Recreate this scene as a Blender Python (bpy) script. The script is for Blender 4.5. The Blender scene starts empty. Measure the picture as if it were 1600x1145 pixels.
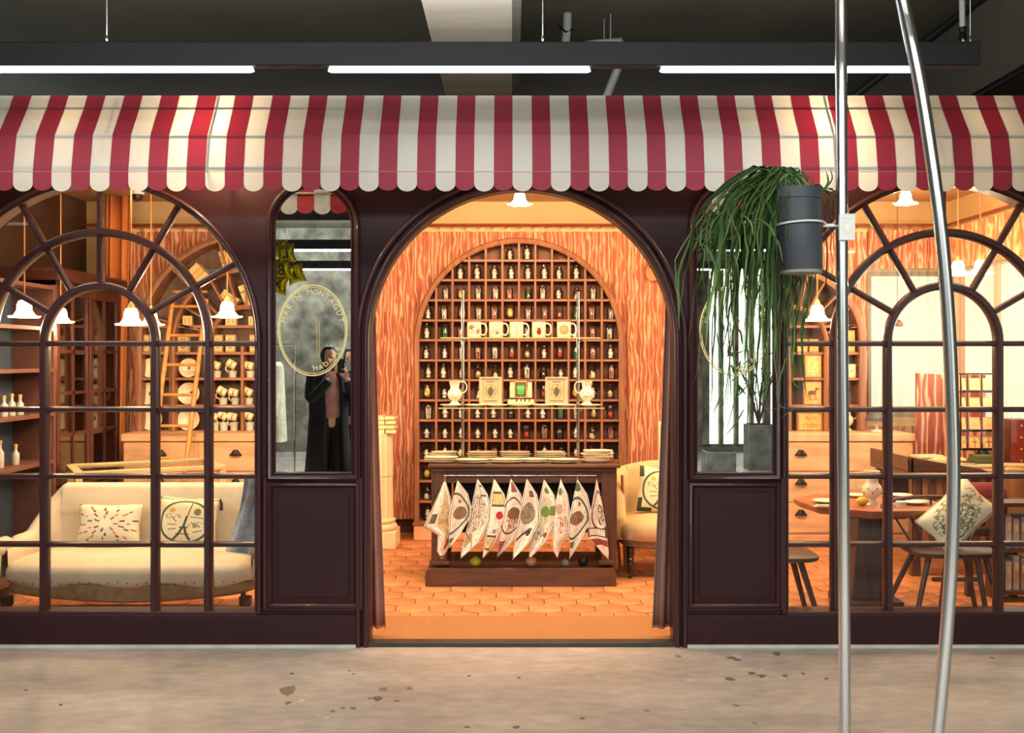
import bpy, math, random
from mathutils import Vector, Matrix
PI = math.pi
R = random.Random(7)
sc = bpy.context.scene
COL = sc.collection

# ------------------------------------------------------------------ camera, world, lights
FX, CX, HY, CH = 1590.0, 800.0, 560.0, 1.5
cam = bpy.data.objects.new('camera', bpy.data.cameras.new('camera'))
cam.data.sensor_width = 36; cam.data.lens = FX/1600*36
cam.data.shift_y = -12.5/1600
cam.location = (0, 0, CH); cam.rotation_euler = (PI/2, 0, 0)
cam.data.clip_start = .05
COL.objects.link(cam); sc.camera = cam

wd = bpy.data.worlds.new('world'); sc.world = wd; wd.use_nodes = True
wd.node_tree.nodes['Background'].inputs[0].default_value = (.75, .85, 1, 1)
wd.node_tree.nodes['Background'].inputs[1].default_value = .6

sc.view_settings.view_transform = 'Standard'
sc.view_settings.look = 'None'
sc.view_settings.exposure = 0.0
sc.view_settings.gamma = 1.0
sc.view_settings.use_curve_mapping = False
sc.cycles.max_bounces = 7
sc.cycles.diffuse_bounces = 3
sc.cycles.glossy_bounces = 4
sc.cycles.transparent_max_bounces = 16
sc.cycles.transmission_bounces = 6
sc.cycles.caustics_reflective = False
sc.cycles.caustics_refractive = False
sc.cycles.sample_clamp_indirect = 4.0

def light(name, kind, loc, power, col, size=None, rot=(0, 0, 0), sy=None):
    d = bpy.data.lights.new(name, kind); d.energy = power; d.color = col
    o = bpy.data.objects.new(name, d); o.location = loc; o.rotation_euler = rot
    if kind == 'AREA':
        d.shape = 'RECTANGLE'; d.size = size; d.size_y = sy or size
    elif size is not None:
        d.shadow_soft_size = size
    COL.objects.link(o)
    return o
WARM = (1.0, .68, .38)
COOL = (.90, .97, 1.0)
# tubes of the hanging light boxes, then added hall fills without fixtures
for yy, xs, p in ((4.4, ((-2.1, 1.2), (-.23, 1.12), (1.15, 1.09)), 11), (-.5, ((-1.9, 1.6), (.6, 1.6), (3, 1.6)), 80), (-2.9, ((-3, 1.6), (-.6, 1.6), (2, 1.6)), 80)):
    for x, w in xs:
        light('tube_light', 'AREA', (x, yy, 2.735 if yy > 4 else 2.675), p, COOL, w, (0, 0, 0), .04)
light('hall_wall_fill', 'AREA', (-3.0, -4.4, 3.4), 90, COOL, 4.5, (-.9, 0, 0), .2)  # added fill to brighten the rear hall wall, no lamp there
light('hall_ceiling_fill', 'AREA', (-.7, 4.40, 2.872), 26, COOL, 5.2, (PI-.55, 0, 0), .04)  # added fill on top of the light box, lifts the dark ceiling
light('hall_front_fill', 'AREA', (.5, -1.5, 3.45), 300, (.96, .98, 1), 9.0, (.95, 0, 0), .3)  # unseen fill added behind the camera to lift floor and foreground
light('shop_window_light', 'AREA', (3.60, 7.6, 1.7), 22, (.95, 1, .85), 1.0, (0, PI/2, 0), 1.1)

# ------------------------------------------------------------------ helpers
def lin(c):
    return tuple(((v/255)/12.92 if v/255 <= .04045 else ((v/255+.055)/1.055)**2.4) for v in c) + (1,)

def newmat(name):
    m = bpy.data.materials.new(name); m.use_nodes = True
    nt = m.node_tree
    return m, nt, nt.nodes['Principled BSDF']

MC = {}
def mat(name, col, rough=.55, metal=0, noise=.12, scale=8, bump=0, stretch=(1, 1, 1), emit=0, coat=0, alpha=1, rnd=0, spec=None, bscale=None):
    """principled material whose colour drifts with noise in object space"""
    if name in MC: return MC[name]
    m, nt, b = newmat(name); L = nt.links; N = nt.nodes
    b.inputs['Roughness'].default_value = rough; b.inputs['Metallic'].default_value = metal
    b.inputs['Coat Weight'].default_value = coat
    if spec is not None: b.inputs['Specular IOR Level'].default_value = spec
    c = lin(col)
    tc = N.new('ShaderNodeTexCoord'); mp = N.new('ShaderNodeMapping'); mp.inputs['Scale'].default_value = stretch
    L.new(tc.outputs['Object'], mp.inputs[0])
    nz = N.new('ShaderNodeTexNoise'); nz.inputs['Scale'].default_value = scale; nz.inputs['Detail'].default_value = 5
    L.new(mp.outputs[0], nz.inputs['Vector'])
    rp = N.new('ShaderNodeValToRGB')
    rp.color_ramp.elements[0].position = .3; rp.color_ramp.elements[1].position = .7
    rp.color_ramp.elements[0].color = tuple(v*(1-noise*1.6) for v in c[:3])+(1,)
    rp.color_ramp.elements[1].color = tuple(min(1, v*(1+noise)) for v in c[:3])+(1,)
    L.new(nz.outputs[0], rp.inputs[0])
    out = rp.outputs[0]
    if rnd:
        oi = N.new('ShaderNodeObjectInfo'); mr = N.new('ShaderNodeMapRange')
        mr.inputs[3].default_value = 1-rnd; mr.inputs[4].default_value = 1+rnd
        L.new(oi.outputs['Random'], mr.inputs[0])
        hs = N.new('ShaderNodeHueSaturation'); L.new(mr.outputs[0], hs.inputs['Value']); L.new(out, hs.inputs['Color']); out = hs.outputs[0]
    L.new(out, b.inputs['Base Color'])
    if emit:
        L.new(out, b.inputs['Emission Color']); b.inputs['Emission Strength'].default_value = emit
    if bump:
        n2 = N.new('ShaderNodeTexNoise'); n2.inputs['Scale'].default_value = bscale or scale*4; n2.inputs['Detail'].default_value = 3
        L.new(mp.outputs[0], n2.inputs['Vector'])
        bp = N.new('ShaderNodeBump'); bp.inputs['Strength'].default_value = bump; bp.inputs['Distance'].default_value = .01
        L.new(n2.outputs[0], bp.inputs['Height']); L.new(bp.outputs[0], b.inputs['Normal'])
    MC[name] = m
    return m

def glassmat(name, tint=(1, 1, 1), k=1.0, base=0.0):
    if name in MC: return MC[name]
    m = bpy.data.materials.new(name); m.use_nodes = True; nt = m.node_tree; nt.nodes.clear(); N = nt.nodes; L = nt.links
    o = N.new('ShaderNodeOutputMaterial'); mx = N.new('ShaderNodeMixShader'); t = N.new('ShaderNodeBsdfTransparent'); g = N.new('ShaderNodeBsdfGlossy')
    t.inputs[0].default_value = tint+(1,); g.inputs['Roughness'].default_value = .02
    f = N.new('ShaderNodeFresnel'); f.inputs[0].default_value = 1.45
    mm = N.new('ShaderNodeMath'); mm.operation = 'MULTIPLY_ADD'; mm.inputs[1].default_value = k; mm.inputs[2].default_value = base
    L.new(f.outputs[0], mm.inputs[0]); L.new(mm.outputs[0], mx.inputs[0]); L.new(t.outputs[0], mx.inputs[1]); L.new(g.outputs[0], mx.inputs[2]); L.new(mx.outputs[0], o.inputs[0])
    MC[name] = m
    return m

def printmat(name, base, elems, rough=.8, transl=0):
    """flat print on cloth or card, laid out in the object's own UV"""
    if name in MC: return MC[name]
    m, nt, b = newmat(name); N = nt.nodes; L = nt.links
    b.inputs['Roughness'].default_value = rough
    tc = N.new('ShaderNodeTexCoord'); sp = N.new('ShaderNodeSeparateXYZ'); L.new(tc.outputs['UV'], sp.inputs[0])
    U, V = sp.outputs[0], sp.outputs[1]
    def M(op, a, b_=0, c_=None):
        n = N.new('ShaderNodeMath'); n.operation = op
        for i, x in enumerate((a, b_, c_)):
            if x is None: continue
            if isinstance(x, (int, float)): n.inputs[i].default_value = x
            else: L.new(x, n.inputs[i])
        return n.outputs[0]
    def dist(cx, cy, rx, ry):
        a = M('DIVIDE', M('SUBTRACT', U, cx), rx); c = M('DIVIDE', M('SUBTRACT', V, cy), ry)
        return M('SQRT', M('ADD', M('MULTIPLY', a, a), M('MULTIPLY', c, c)))
    cur = None
    def rectd(x0, y0, x1, y1):
        return M('MINIMUM', M('MINIMUM', M('SUBTRACT', U, x0), M('SUBTRACT', x1, U)), M('MINIMUM', M('SUBTRACT', V, y0), M('SUBTRACT', y1, V)))
    curcol = None
    for e in elems:
        k = e[0]
        if k == 'disc': k_ = M('LESS_THAN', dist(*e[1:5]), 1)
        elif k == 'ring': k_ = M('LESS_THAN', M('ABSOLUTE', M('SUBTRACT', dist(*e[1:5]), 1)), e[5])
        elif k == 'rect': k_ = M('GREATER_THAN', rectd(*e[1:5]), 0)
        elif k == 'frame': k_ = M('LESS_THAN', M('ABSOLUTE', rectd(*e[1:5])), e[5])
        elif k == 'line':
            x0, y0, x1, y1, w = e[1:6]; dx, dy = x1-x0, y1-y0; l2 = dx*dx+dy*dy
            t = M('MINIMUM', M('MAXIMUM', M('DIVIDE', M('ADD', M('MULTIPLY', M('SUBTRACT', U, x0), dx), M('MULTIPLY', M('SUBTRACT', V, y0), dy)), l2), 0), 1)
            a = M('SUBTRACT', M('SUBTRACT', U, x0), M('MULTIPLY', t, dx)); c = M('SUBTRACT', M('SUBTRACT', V, y0), M('MULTIPLY', t, dy))
            k_ = M('LESS_THAN', M('SQRT', M('ADD', M('MULTIPLY', a, a), M('MULTIPLY', c, c))), w)
        elif k == 'specks':   # ('specks', scale, thr, x0,y0,x1,y1, col)
            v = N.new('ShaderNodeTexVoronoi'); v.inputs['Scale'].default_value = e[1]; L.new(tc.outputs['UV'], v.inputs['Vector'])
            k_ = M('MULTIPLY', M('LESS_THAN', v.outputs['Distance'], e[2]), M('GREATER_THAN', rectd(*e[3:7]), 0))
        elif k == 'scrib':
            v = N.new('ShaderNodeTexNoise'); v.inputs['Scale'].default_value = e[1]; v.inputs['Detail'].default_value = 3; L.new(tc.outputs['UV'], v.inputs['Vector'])
            k_ = M('MULTIPLY', M('LESS_THAN', M('ABSOLUTE', M('SUBTRACT', v.outputs[0], .5)), e[2]), M('LESS_THAN', dist(*e[3:7]), 1))
        mx = N.new('ShaderNodeMix'); mx.data_type = 'RGBA'
        L.new(k_, mx.inputs['Factor'])
        if curcol is None: mx.inputs['A'].default_value = lin(base)
        else: L.new(curcol, mx.inputs['A'])
        mx.inputs['B'].default_value = lin(e[-1]); curcol = mx.outputs['Result']
    if curcol: L.new(curcol, b.inputs['Base Color'])
    else: b.inputs['Base Color'].default_value = lin(base)
    MC[name] = m
    return m

class G:
    """collects geometry for ONE mesh"""
    def __init__(s): s.v = []; s.f = []; s.m = []; s.uv = []
    def add(s, vs, fs, m=0, uvs=None):
        o = len(s.v); s.v += [tuple(v) for v in vs]; s.f += [tuple(i+o for i in f) for f in fs]; s.m += [m]*len(fs)
        s.uv += list(uvs) if uvs else [(0, 0)]*len(vs)
        return s
    def box(s, x0, x1, y0, y1, z0, z1, m=0, M=None):
        vs = [Vector(p) for p in ((x0, y0, z0), (x1, y0, z0), (x1, y1, z0), (x0, y1, z0), (x0, y0, z1), (x1, y0, z1), (x1, y1, z1), (x0, y1, z1))]
        if M: vs = [M @ v for v in vs]
        u = [(0, 0), (1, 0), (1, 0), (0, 0), (0, 1), (1, 1), (1, 1), (0, 1)]
        return s.add(vs, [(0, 3, 2, 1), (4, 5, 6, 7), (0, 1, 5, 4), (1, 2, 6, 5), (2, 3, 7, 6), (3, 0, 4, 7)], m, u)
    def prism(s, poly, y0, y1, m=0, M=None):
        """convex or simple polygon in x,z run from y0 to y1"""
        n = len(poly)
        vs = [Vector((p[0], y0, p[1])) for p in poly]+[Vector((p[0], y1, p[1])) for p in poly]
        if M: vs = [M @ v for v in vs]
        return s.add(vs, [tuple(range(n)), tuple(range(2*n-1, n-1, -1))]+[(i, i+n, (i+1) % n+n, (i+1) % n) for i in range(n)], m)
    def flat(s, poly, z0, z1, m=0, M=None):
        n = len(poly)
        vs = [Vector((p[0], p[1], z0)) for p in poly]+[Vector((p[0], p[1], z1)) for p in poly]
        if M: vs = [M @ v for v in vs]
        return s.add(vs, [tuple(range(n-1, -1, -1)), tuple(range(n, 2*n))]+[(i, (i+1) % n, (i+1) % n+n, i+n) for i in range(n)], m)
    def lathe(s, prof, c=(0, 0, 0), n=20, m=0, M=None, ruf=None):
        vs = []; fs = []; uv = []
        for j, (r, z) in enumerate(prof):
            for i in range(n):
                a = 2*PI*i/n; rr = r*(ruf(a, j) if ruf else 1)
                v = Vector((rr*math.cos(a), rr*math.sin(a), z))
                if M: v = M @ v
                vs.append((v.x+c[0], v.y+c[1], v.z+c[2])); uv.append((i/n, j/max(1, len(prof)-1)))
        for j in range(len(prof)-1):
            for i in range(n): fs.append((j*n+i, j*n+(i+1) % n, (j+1)*n+(i+1) % n, (j+1)*n+i))
        if prof[0][0] > 1e-4: fs.append(tuple(range(n-1, -1, -1)))
        if prof[-1][0] > 1e-4: fs.append(tuple((len(prof)-1)*n+i for i in range(n)))
        return s.add(vs, fs, m, uv)
    def openlathe(s, prof, c=(0, 0, 0), n=20, m=0, M=None, ruf=None):
        a = G(); a.lathe(prof, c, n, m, M, ruf)
        fs = [f for f in a.f if len(f) == 4]
        return s.add(a.v, fs, m, a.uv)
    def tube(s, pts, r, n=8, m=0, cap=True):
        pts = [Vector(p) for p in pts]; k = len(pts); vs = []; fs = []; up = None
        for i, p in enumerate(pts):
            d = (pts[min(i+1, k-1)]-pts[max(i-1, 0)]).normalized()
            if up is None:
                up = Vector((0, 0, 1)) if abs(d.z) < .9 else Vector((1, 0, 0))
            a = d.cross(up).normalized(); b = a.cross(d).normalized(); up = b
            rr = r[i] if isinstance(r, (list, tuple)) else r
            for j in range(n):
                t = 2*PI*j/n; vs.append(p+a*math.cos(t)*rr+b*math.sin(t)*rr)
        for i in range(k-1):
            for j in range(n): fs.append((i*n+j, i*n+(j+1) % n, (i+1)*n+(j+1) % n, (i+1)*n+j))
        if cap: fs += [tuple(range(n-1, -1, -1)), tuple((k-1)*n+j for j in range(n))]
        return s.add(vs, fs, m)
    def sweep(s, path, prof, y, closed=False, m=0):
        """profile (n, d): n along the in-plane normal (left of travel), d towards the viewer"""
        k = len(path); P = [Vector((p[0], 0, p[1])) for p in path]; vs = []; fs = []; q = len(prof)
        for i in range(k):
            a = P[(i-1) % k] if (closed or i > 0) else P[i]; b = P[(i+1) % k] if (closed or i < k-1) else P[i]
            d1 = (P[i]-a); d2 = (b-P[i])
            if d1.length < 1e-9: d1 = d2
            if d2.length < 1e-9: d2 = d1
            d1.normalize(); d2.normalize(); n1 = Vector((-d1.z, 0, d1.x)); n2 = Vector((-d2.z, 0, d2.x))
            nn = (n1+n2); nn.normalize(); nn /= max(.4, nn.dot(n1))
            for (pn, pd) in prof: w = P[i]+nn*pn; vs.append((w.x, y-pd, w.z))
        rng = range(k) if closed else range(k-1)
        for i in rng:
            j = (i+1) % k
            for t in range(q): fs.append((i*q+t, i*q+(t+1) % q, j*q+(t+1) % q, j*q+t))
        if not closed: fs += [tuple(range(q-1, -1, -1)), tuple((k-1)*q+t for t in range(q))]
        return s.add(vs, fs, m)
    def grid(s, fn, nu, nv, m=0):
        vs = []; uv = []
        for j in range(nv+1):
            for i in range(nu+1):
                vs.append(fn(i/nu, j/nv)); uv.append((i/nu, j/nv))
        fs = [(j*(nu+1)+i, j*(nu+1)+i+1, (j+1)*(nu+1)+i+1, (j+1)*(nu+1)+i) for j in range(nv) for i in range(nu)]
        return s.add(vs, fs, m, uv)
    def loft(s, rings, n=20, m=0, cap=True, a0=0, a1=2*PI):
        """rings of (cx, cy, z, rx, ry)"""
        full = abs(a1-a0-2*PI) < 1e-6; vs = []; fs = []; c = n if full else n+1
        for (x, y, z, rx, ry) in rings:
            for i in range(c):
                a = a0+(a1-a0)*i/n; vs.append((x+rx*math.cos(a), y+ry*math.sin(a), z))
        for j in range(len(rings)-1):
            for i in range(n): fs.append((j*c+i, j*c+(i+1) % c, (j+1)*c+(i+1) % c, (j+1)*c+i))
        if cap and full: fs += [tuple(range(n-1, -1, -1)), tuple((len(rings)-1)*c+i for i in range(n))]
        return s.add(vs, fs, m)

WL = {}
def build(name, g, mats, parent=None, world=True, uv=None, smooth=40, bevel=0, solid=0, sub=0, label=None, kind=None, origin=None):
    me = bpy.data.meshes.new(name)
    off = Vector((0, 0, 0))
    if world and parent is not None: off = WL.get(parent.name, Vector((0, 0, 0)))
    if origin is not None: off = Vector(origin)
    me.from_pydata([(v[0]-off.x, v[1]-off.y, v[2]-off.z) for v in g.v], [], g.f)
    mats = mats if isinstance(mats, (list, tuple)) else [mats]
    for m in mats: me.materials.append(m)
    if len(mats) > 1:
        for p, i in zip(me.polygons, g.m): p.material_index = i
    if uv:
        ul = me.uv_layers.new(name='UV')
        if uv == 'xz':
            xs = [v[0] for v in g.v]; zs = [v[2] for v in g.v]; x0, x1, z0, z1 = min(xs), max(xs), min(zs), max(zs)
            for l in me.loops:
                v = g.v[l.vertex_index]; ul.data[l.index].uv = ((v[0]-x0)/(x1-x0+1e-9), (v[2]-z0)/(z1-z0+1e-9))
        else:
            for l in me.loops: ul.data[l.index].uv = g.uv[l.vertex_index]
    if smooth:
        for p in me.polygons: p.use_smooth = True
        me.set_sharp_from_angle(angle=math.radians(smooth))
    o = bpy.data.objects.new(name, me); COL.objects.link(o)
    if parent is not None: o.parent = parent; WL[o.name] = WL.get(parent.name, Vector((0, 0, 0)))
    if origin is not None: o.location = off; WL[o.name] = off
    if solid:
        md = o.modifiers.new('solid', 'SOLIDIFY'); md.thickness = solid; md.offset = 0
    if bevel:
        md = o.modifiers.new('bevel', 'BEVEL'); md.width = bevel; md.segments = 2; md.limit_method = 'ANGLE'; md.angle_limit = math.radians(40)
    if sub:
        md = o.modifiers.new('sub', 'SUBSURF'); md.levels = sub; md.render_levels = sub
    if label: o['label'] = label
    if kind: o['kind'] = kind
    return o

def thing(name, label, cat, loc=(0, 0, 0), rotz=0, group=None):
    o = bpy.data.objects.new(name, None); o.empty_display_size = .05; COL.objects.link(o)
    o.location = loc; o.rotation_euler = (0, 0, rotz); o['label'] = label; o['category'] = cat
    if group: o['group'] = group
    WL[o.name] = Vector(loc)
    return o
def tag(o, label, cat, group=None):
    o['label'] = label; o['category'] = cat
    if group: o['group'] = group
    return o
def struct(name, g, m, label, cat='structure', parent=None, **k):
    o = build(name, g, m, parent, **k); o['kind'] = 'structure'; o['label'] = label; o['category'] = cat
    return o
def sroot(name, label, cat, loc=(0, 0, 0)):
    o = thing(name, label, cat, loc); o['kind'] = 'structure'; return o
def dup(root, loc, rotz=None, label=None, group=None):
    r = root.copy(); COL.objects.link(r); r.location = loc
    if rotz is not None: r.rotation_euler = (0, 0, rotz)
    if label: r['label'] = label
    if group: r['group'] = group
    WL[r.name] = Vector(loc)
    for ch in list(root.children):
        c = ch.copy(); COL.objects.link(c); c.parent = r
        for gch in ch.children:
            d = gch.copy(); COL.objects.link(d); d.parent = c
    return r
def copyobj(o, loc, rotz=None, parent=None):
    c = o.copy(); COL.objects.link(c); c.location = loc
    if rotz is not None: c.rotation_euler = (0, 0, rotz)
    c.parent = parent if parent is not None else o.parent
    return c

def plate(outlines, y0, y1):
    """flat sheet in x,z with holes (even-odd), from y0 to y1"""
    cu = bpy.data.curves.new('tmp', 'CURVE'); cu.dimensions = '2D'; cu.fill_mode = 'BOTH'; cu.extrude = abs(y1-y0)/2
    for ol in outlines:
        sp = cu.splines.new('POLY'); sp.points.add(len(ol)-1); sp.use_cyclic_u = True
        for p, q in zip(sp.points, ol): p.co = (q[0], q[1], 0, 1)
    o = bpy.data.objects.new('tmp', cu); COL.objects.link(o)
    dg = bpy.context.evaluated_depsgraph_get(); me = o.evaluated_get(dg).to_mesh()
    g = G(); mid = (y0+y1)/2
    g.add([(v.co.x, mid-v.co.z, v.co.y) for v in me.vertices], [tuple(p.vertices) for p in me.polygons])
    o.evaluated_get(dg).to_mesh_clear(); bpy.data.objects.remove(o); bpy.data.curves.remove(cu)
    return g
FT = {}
def glyph(ch, size, depth=.001):
    """mesh verts of one character, centred on x, baseline 0, in x,z"""
    k = (ch,)
    if k not in FT:
        cu = bpy.data.curves.new('tmp', 'FONT'); cu.body = ch; cu.size = 1; cu.align_x = 'CENTER'; cu.extrude = .02; cu.resolution_u = 3
        o = bpy.data.objects.new('tmp', cu); COL.objects.link(o)
        dg = bpy.context.evaluated_depsgraph_get(); me = o.evaluated_get(dg).to_mesh()
        FT[k] = ([v.co.copy() for v in me.vertices], [tuple(p.vertices) for p in me.polygons])
        o.evaluated_get(dg).to_mesh_clear(); bpy.data.objects.remove(o); bpy.data.curves.remove(cu)
    vs, fs = FT[k]
    return [Vector((v.x*size, -v.z*size*.5, v.y*size)) for v in vs], fs
def put_text(g, text, x, y, z, size, gap=.62, ang=0, m=0):
    for i, ch in enumerate(text):
        if ch == ' ': continue
        vs, fs = glyph(ch, size); dx = (i-(len(text)-1)/2)*size*gap
        ca, sa = math.cos(ang), math.sin(ang)
        g.add([(x+(v.x+dx)*ca-v.z*sa, y+v.y, z+(v.x+dx)*sa+v.z*ca) for v in vs], fs, m)

def W(px, py, Y): return Vector(((px-CX)*Y/FX, Y, CH+(HY-py)*Y/FX))
def wx(px, Y): return (px-CX)*Y/FX
def wz(py, Y): return CH+(HY-py)*Y/FX
def arc(cx, cz, r, a0, a1, n):
    return [(cx+r*math.cos(a0+(a1-a0)*i/n), cz+r*math.sin(a0+(a1-a0)*i/n)) for i in range(n+1)]
def archpath(cx, cz, r, zb, n=28):
    """from bottom right up, over and down to bottom left"""
    return [(cx+r, zb)]+arc(cx, cz, r, 0, PI, n)+[(cx-r, zb)]
def rnd(a, b): return a+(b-a)*R.random()
ORD = ['top', 'second', 'third', 'fourth', 'fifth', 'sixth', 'seventh', 'eighth', 'ninth', 'tenth', 'eleventh', 'twelfth', 'thirteenth', 'fourteenth']
ORD1 = ['first']+ORD[1:]
# ------------------------------------------------------------------ materials
M_wine = mat('wine_paint', (52, 22, 26), .5, spec=.3, noise=.06, scale=3, bump=.05)
M_winetrim = mat('wine_trim', (60, 29, 33), .38, noise=.04, coat=.15)
M_hallfloor = None
def floor_material():
    m, nt, b = newmat('worn_concrete'); N = nt.nodes; L = nt.links
    tc = N.new('ShaderNodeTexCoord')
    def nz(s, d=6, st=(1, 1, 1)):
        mp = N.new('ShaderNodeMapping'); mp.inputs['Scale'].default_value = st; L.new(tc.outputs['Object'], mp.inputs[0])
        n = N.new('ShaderNodeTexNoise'); n.inputs['Scale'].default_value = s; n.inputs['Detail'].default_value = d; L.new(mp.outputs[0], n.inputs['Vector']); return n.outputs[0]
    r = N.new('ShaderNodeValToRGB'); L.new(nz(1.6, 8, (1, 1.6, 1)), r.inputs[0])
    e = r.color_ramp.elements; e[0].position = .3; e[0].color = lin((172, 160, 149)); e[1].position = .72; e[1].color = lin((204, 193, 180))
    r2 = N.new('ShaderNodeValToRGB'); L.new(nz(9, 5, (1, 2, 1)), r2.inputs[0]); e = r2.color_ramp.elements; e[0].position = .35; e[0].color = (.82, .82, .82, 1); e[1].position = .65; e[1].color = (1.05, 1.04, 1.02, 1)
    mx = N.new('ShaderNodeMix'); mx.data_type = 'RGBA'; mx.blend_type = 'MULTIPLY'; mx.inputs['Factor'].default_value = 1
    L.new(r.outputs[0], mx.inputs['A']); L.new(r2.outputs[0], mx.inputs['B'])
    # thin cracks
    v = N.new('ShaderNodeTexVoronoi'); v.feature = 'DISTANCE_TO_EDGE'; v.inputs['Scale'].default_value = .9
    mp = N.new('ShaderNodeMixRGB'); mp.inputs[0].default_value = .25; L.new(tc.outputs['Object'], mp.inputs[1])
    nn = N.new('ShaderNodeTexNoise'); nn.inputs['Scale'].default_value = 3; L.new(tc.outputs['Object'], nn.inputs['Vector']); L.new(nn.outputs['Color'], mp.inputs[2]); L.new(mp.outputs[0], v.inputs['Vector'])
    lt = N.new('ShaderNodeMath'); lt.operation = 'LESS_THAN'; lt.inputs[1].default_value = .004; L.new(v.outputs['Distance'], lt.inputs[0])
    m3 = N.new('ShaderNodeMath'); m3.operation = 'MULTIPLY'; m3.inputs[1].default_value = .10; L.new(lt.outputs[0], m3.inputs[0])
    mx2 = N.new('ShaderNodeMix'); mx2.data_type = 'RGBA'; L.new(m3.outputs[0], mx2.inputs['Factor']); L.new(mx.outputs['Result'], mx2.inputs['A']); mx2.inputs['B'].default_value = lin((226, 214, 196))
    L.new(mx2.outputs['Result'], b.inputs['Base Color'])
    rr = N.new('ShaderNodeMapRange'); rr.inputs[3].default_value = .38; rr.inputs[4].default_value = .62; L.new(nz(5), rr.inputs[0]); L.new(rr.outputs[0], b.inputs['Roughness'])
    bp = N.new('ShaderNodeBump'); bp.inputs['Strength'].default_value = .15; bp.inputs['Distance'].default_value = .01; L.new(nz(30), bp.inputs['Height']); L.new(bp.outputs[0], b.inputs['Normal'])
    return m
M_hallfloor = floor_material()
M_hallwall = mat('raw_hall_concrete', (138, 134, 120), .85, noise=.45, scale=3.2, bump=.3)
M_ceil = mat('dark_ceiling_concrete', (122, 119, 100), .9, noise=.12, scale=1.5, bump=.25, bscale=12)
M_beam = mat('pale_beam_concrete', (222, 212, 192), .9, noise=.1, scale=2, bump=.25, stretch=(.4, 3, 1))
M_pipe = mat('white_pipe', (185, 186, 178), .45, noise=.05)
M_lightbox = mat('black_light_box', (16, 20, 24), .5, noise=.05)
M_tube = mat('tube_glow', (240, 250, 255), .5, emit=4.5, noise=.0)
M_steel = mat('chrome_steel', (240, 243, 245), .22, metal=1, noise=.02)
M_silver = mat('silver_rod', (205, 200, 190), .2, metal=1, noise=.03)
M_blackmetal = mat('black_metal', (22, 20, 20), .45, metal=.4, noise=.1)
M_cream = mat('cream_plaster', (236, 205, 150), .85, noise=.05, scale=3)
M_shopwall = mat('warm_shop_wall', (222, 188, 135), .85, noise=.05, scale=3)
M_wood = mat('brown_cabinet_wood', (150, 98, 66), .5, noise=.22, scale=5, stretch=(6, 6, .7), bump=.1)
M_woodh = mat('brown_shelf_wood', (160, 106, 74), .5, noise=.2, scale=5, stretch=(.7, 6, 6), bump=.1)
M_woodback = mat('dark_cabinet_back', (140, 96, 74), .65, noise=.2, scale=4, stretch=(5, 5, .8))
M_dark = mat('dark_walnut', (96, 62, 42), .42, noise=.3, scale=5, stretch=(.6, 5, 5), bump=.12, coat=.15)
M_darkv = mat('dark_walnut_upright', (92, 59, 40), .42, noise=.3, scale=5, stretch=(5, 5, .6), bump=.12, coat=.15)
M_red = mat('mahogany', (78, 38, 30), .4, noise=.25, scale=5, stretch=(5, 5, .6), coat=.2)
M_chest = mat('limewashed_pine', (226, 176, 132), .6, noise=.16, scale=4, stretch=(.8, 4, 4), bump=.08)
M_linen = mat('natural_linen', (212, 196, 168), .9, noise=.05, scale=14, bump=.25, bscale=260)
M_linen2 = mat('armchair_linen', (214, 182, 130), .9, noise=.06, scale=14, bump=.25, bscale=260)
M_hess = mat('brown_hessian', (146, 116, 78), .95, noise=.15, scale=30, bump=.3)
M_ebony = mat('black_turned_wood', (30, 24, 22), .35, noise=.1, coat=.3)
M_plaster = mat('column_plaster', (236, 212, 166), .8, noise=.05, scale=6, bump=.1)
M_china = mat('cream_china', (240, 224, 190), .25, noise=.03, coat=.4)
M_china2 = mat('cream_china_shade', (232, 212, 172), .3, noise=.04, coat=.3)
M_bamboo = mat('bamboo', (205, 140, 70), .45, noise=.2, scale=20)
M_coir = mat('coir', (190, 130, 76), .95, noise=.18, scale=150, bump=.6, bscale=300)
M_velvet = mat('mauve_velvet', (186, 128, 110), .9, noise=.12, scale=6, stretch=(4, 4, .6))
M_velvet2 = mat('taupe_velvet', (150, 114, 102), .9, noise=.12, scale=6, stretch=(4, 4, .6))
M_gold = mat('gold_lettering', (224, 190, 110), .45, noise=.03, metal=.2)
M_foil = mat('gold_foil', (190, 180, 40), .22, metal=.85, noise=.06)
M_pot = mat('grey_plastic_pot', (74, 78, 84), .5, noise=.1, scale=12)
M_white = mat('white_plastic', (238, 240, 238), .4, noise=.02)
M_glass = glassmat('window_glass', (.97, .98, .97), .40)
M_jar = glassmat('jar_glass', (.985, .99, .985), .9, .015)
M_paper = mat('cream_paper', (240, 214, 160), .8, noise=.05)
M_card = mat('tan_card', (214, 168, 104), .8, noise=.1)

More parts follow.
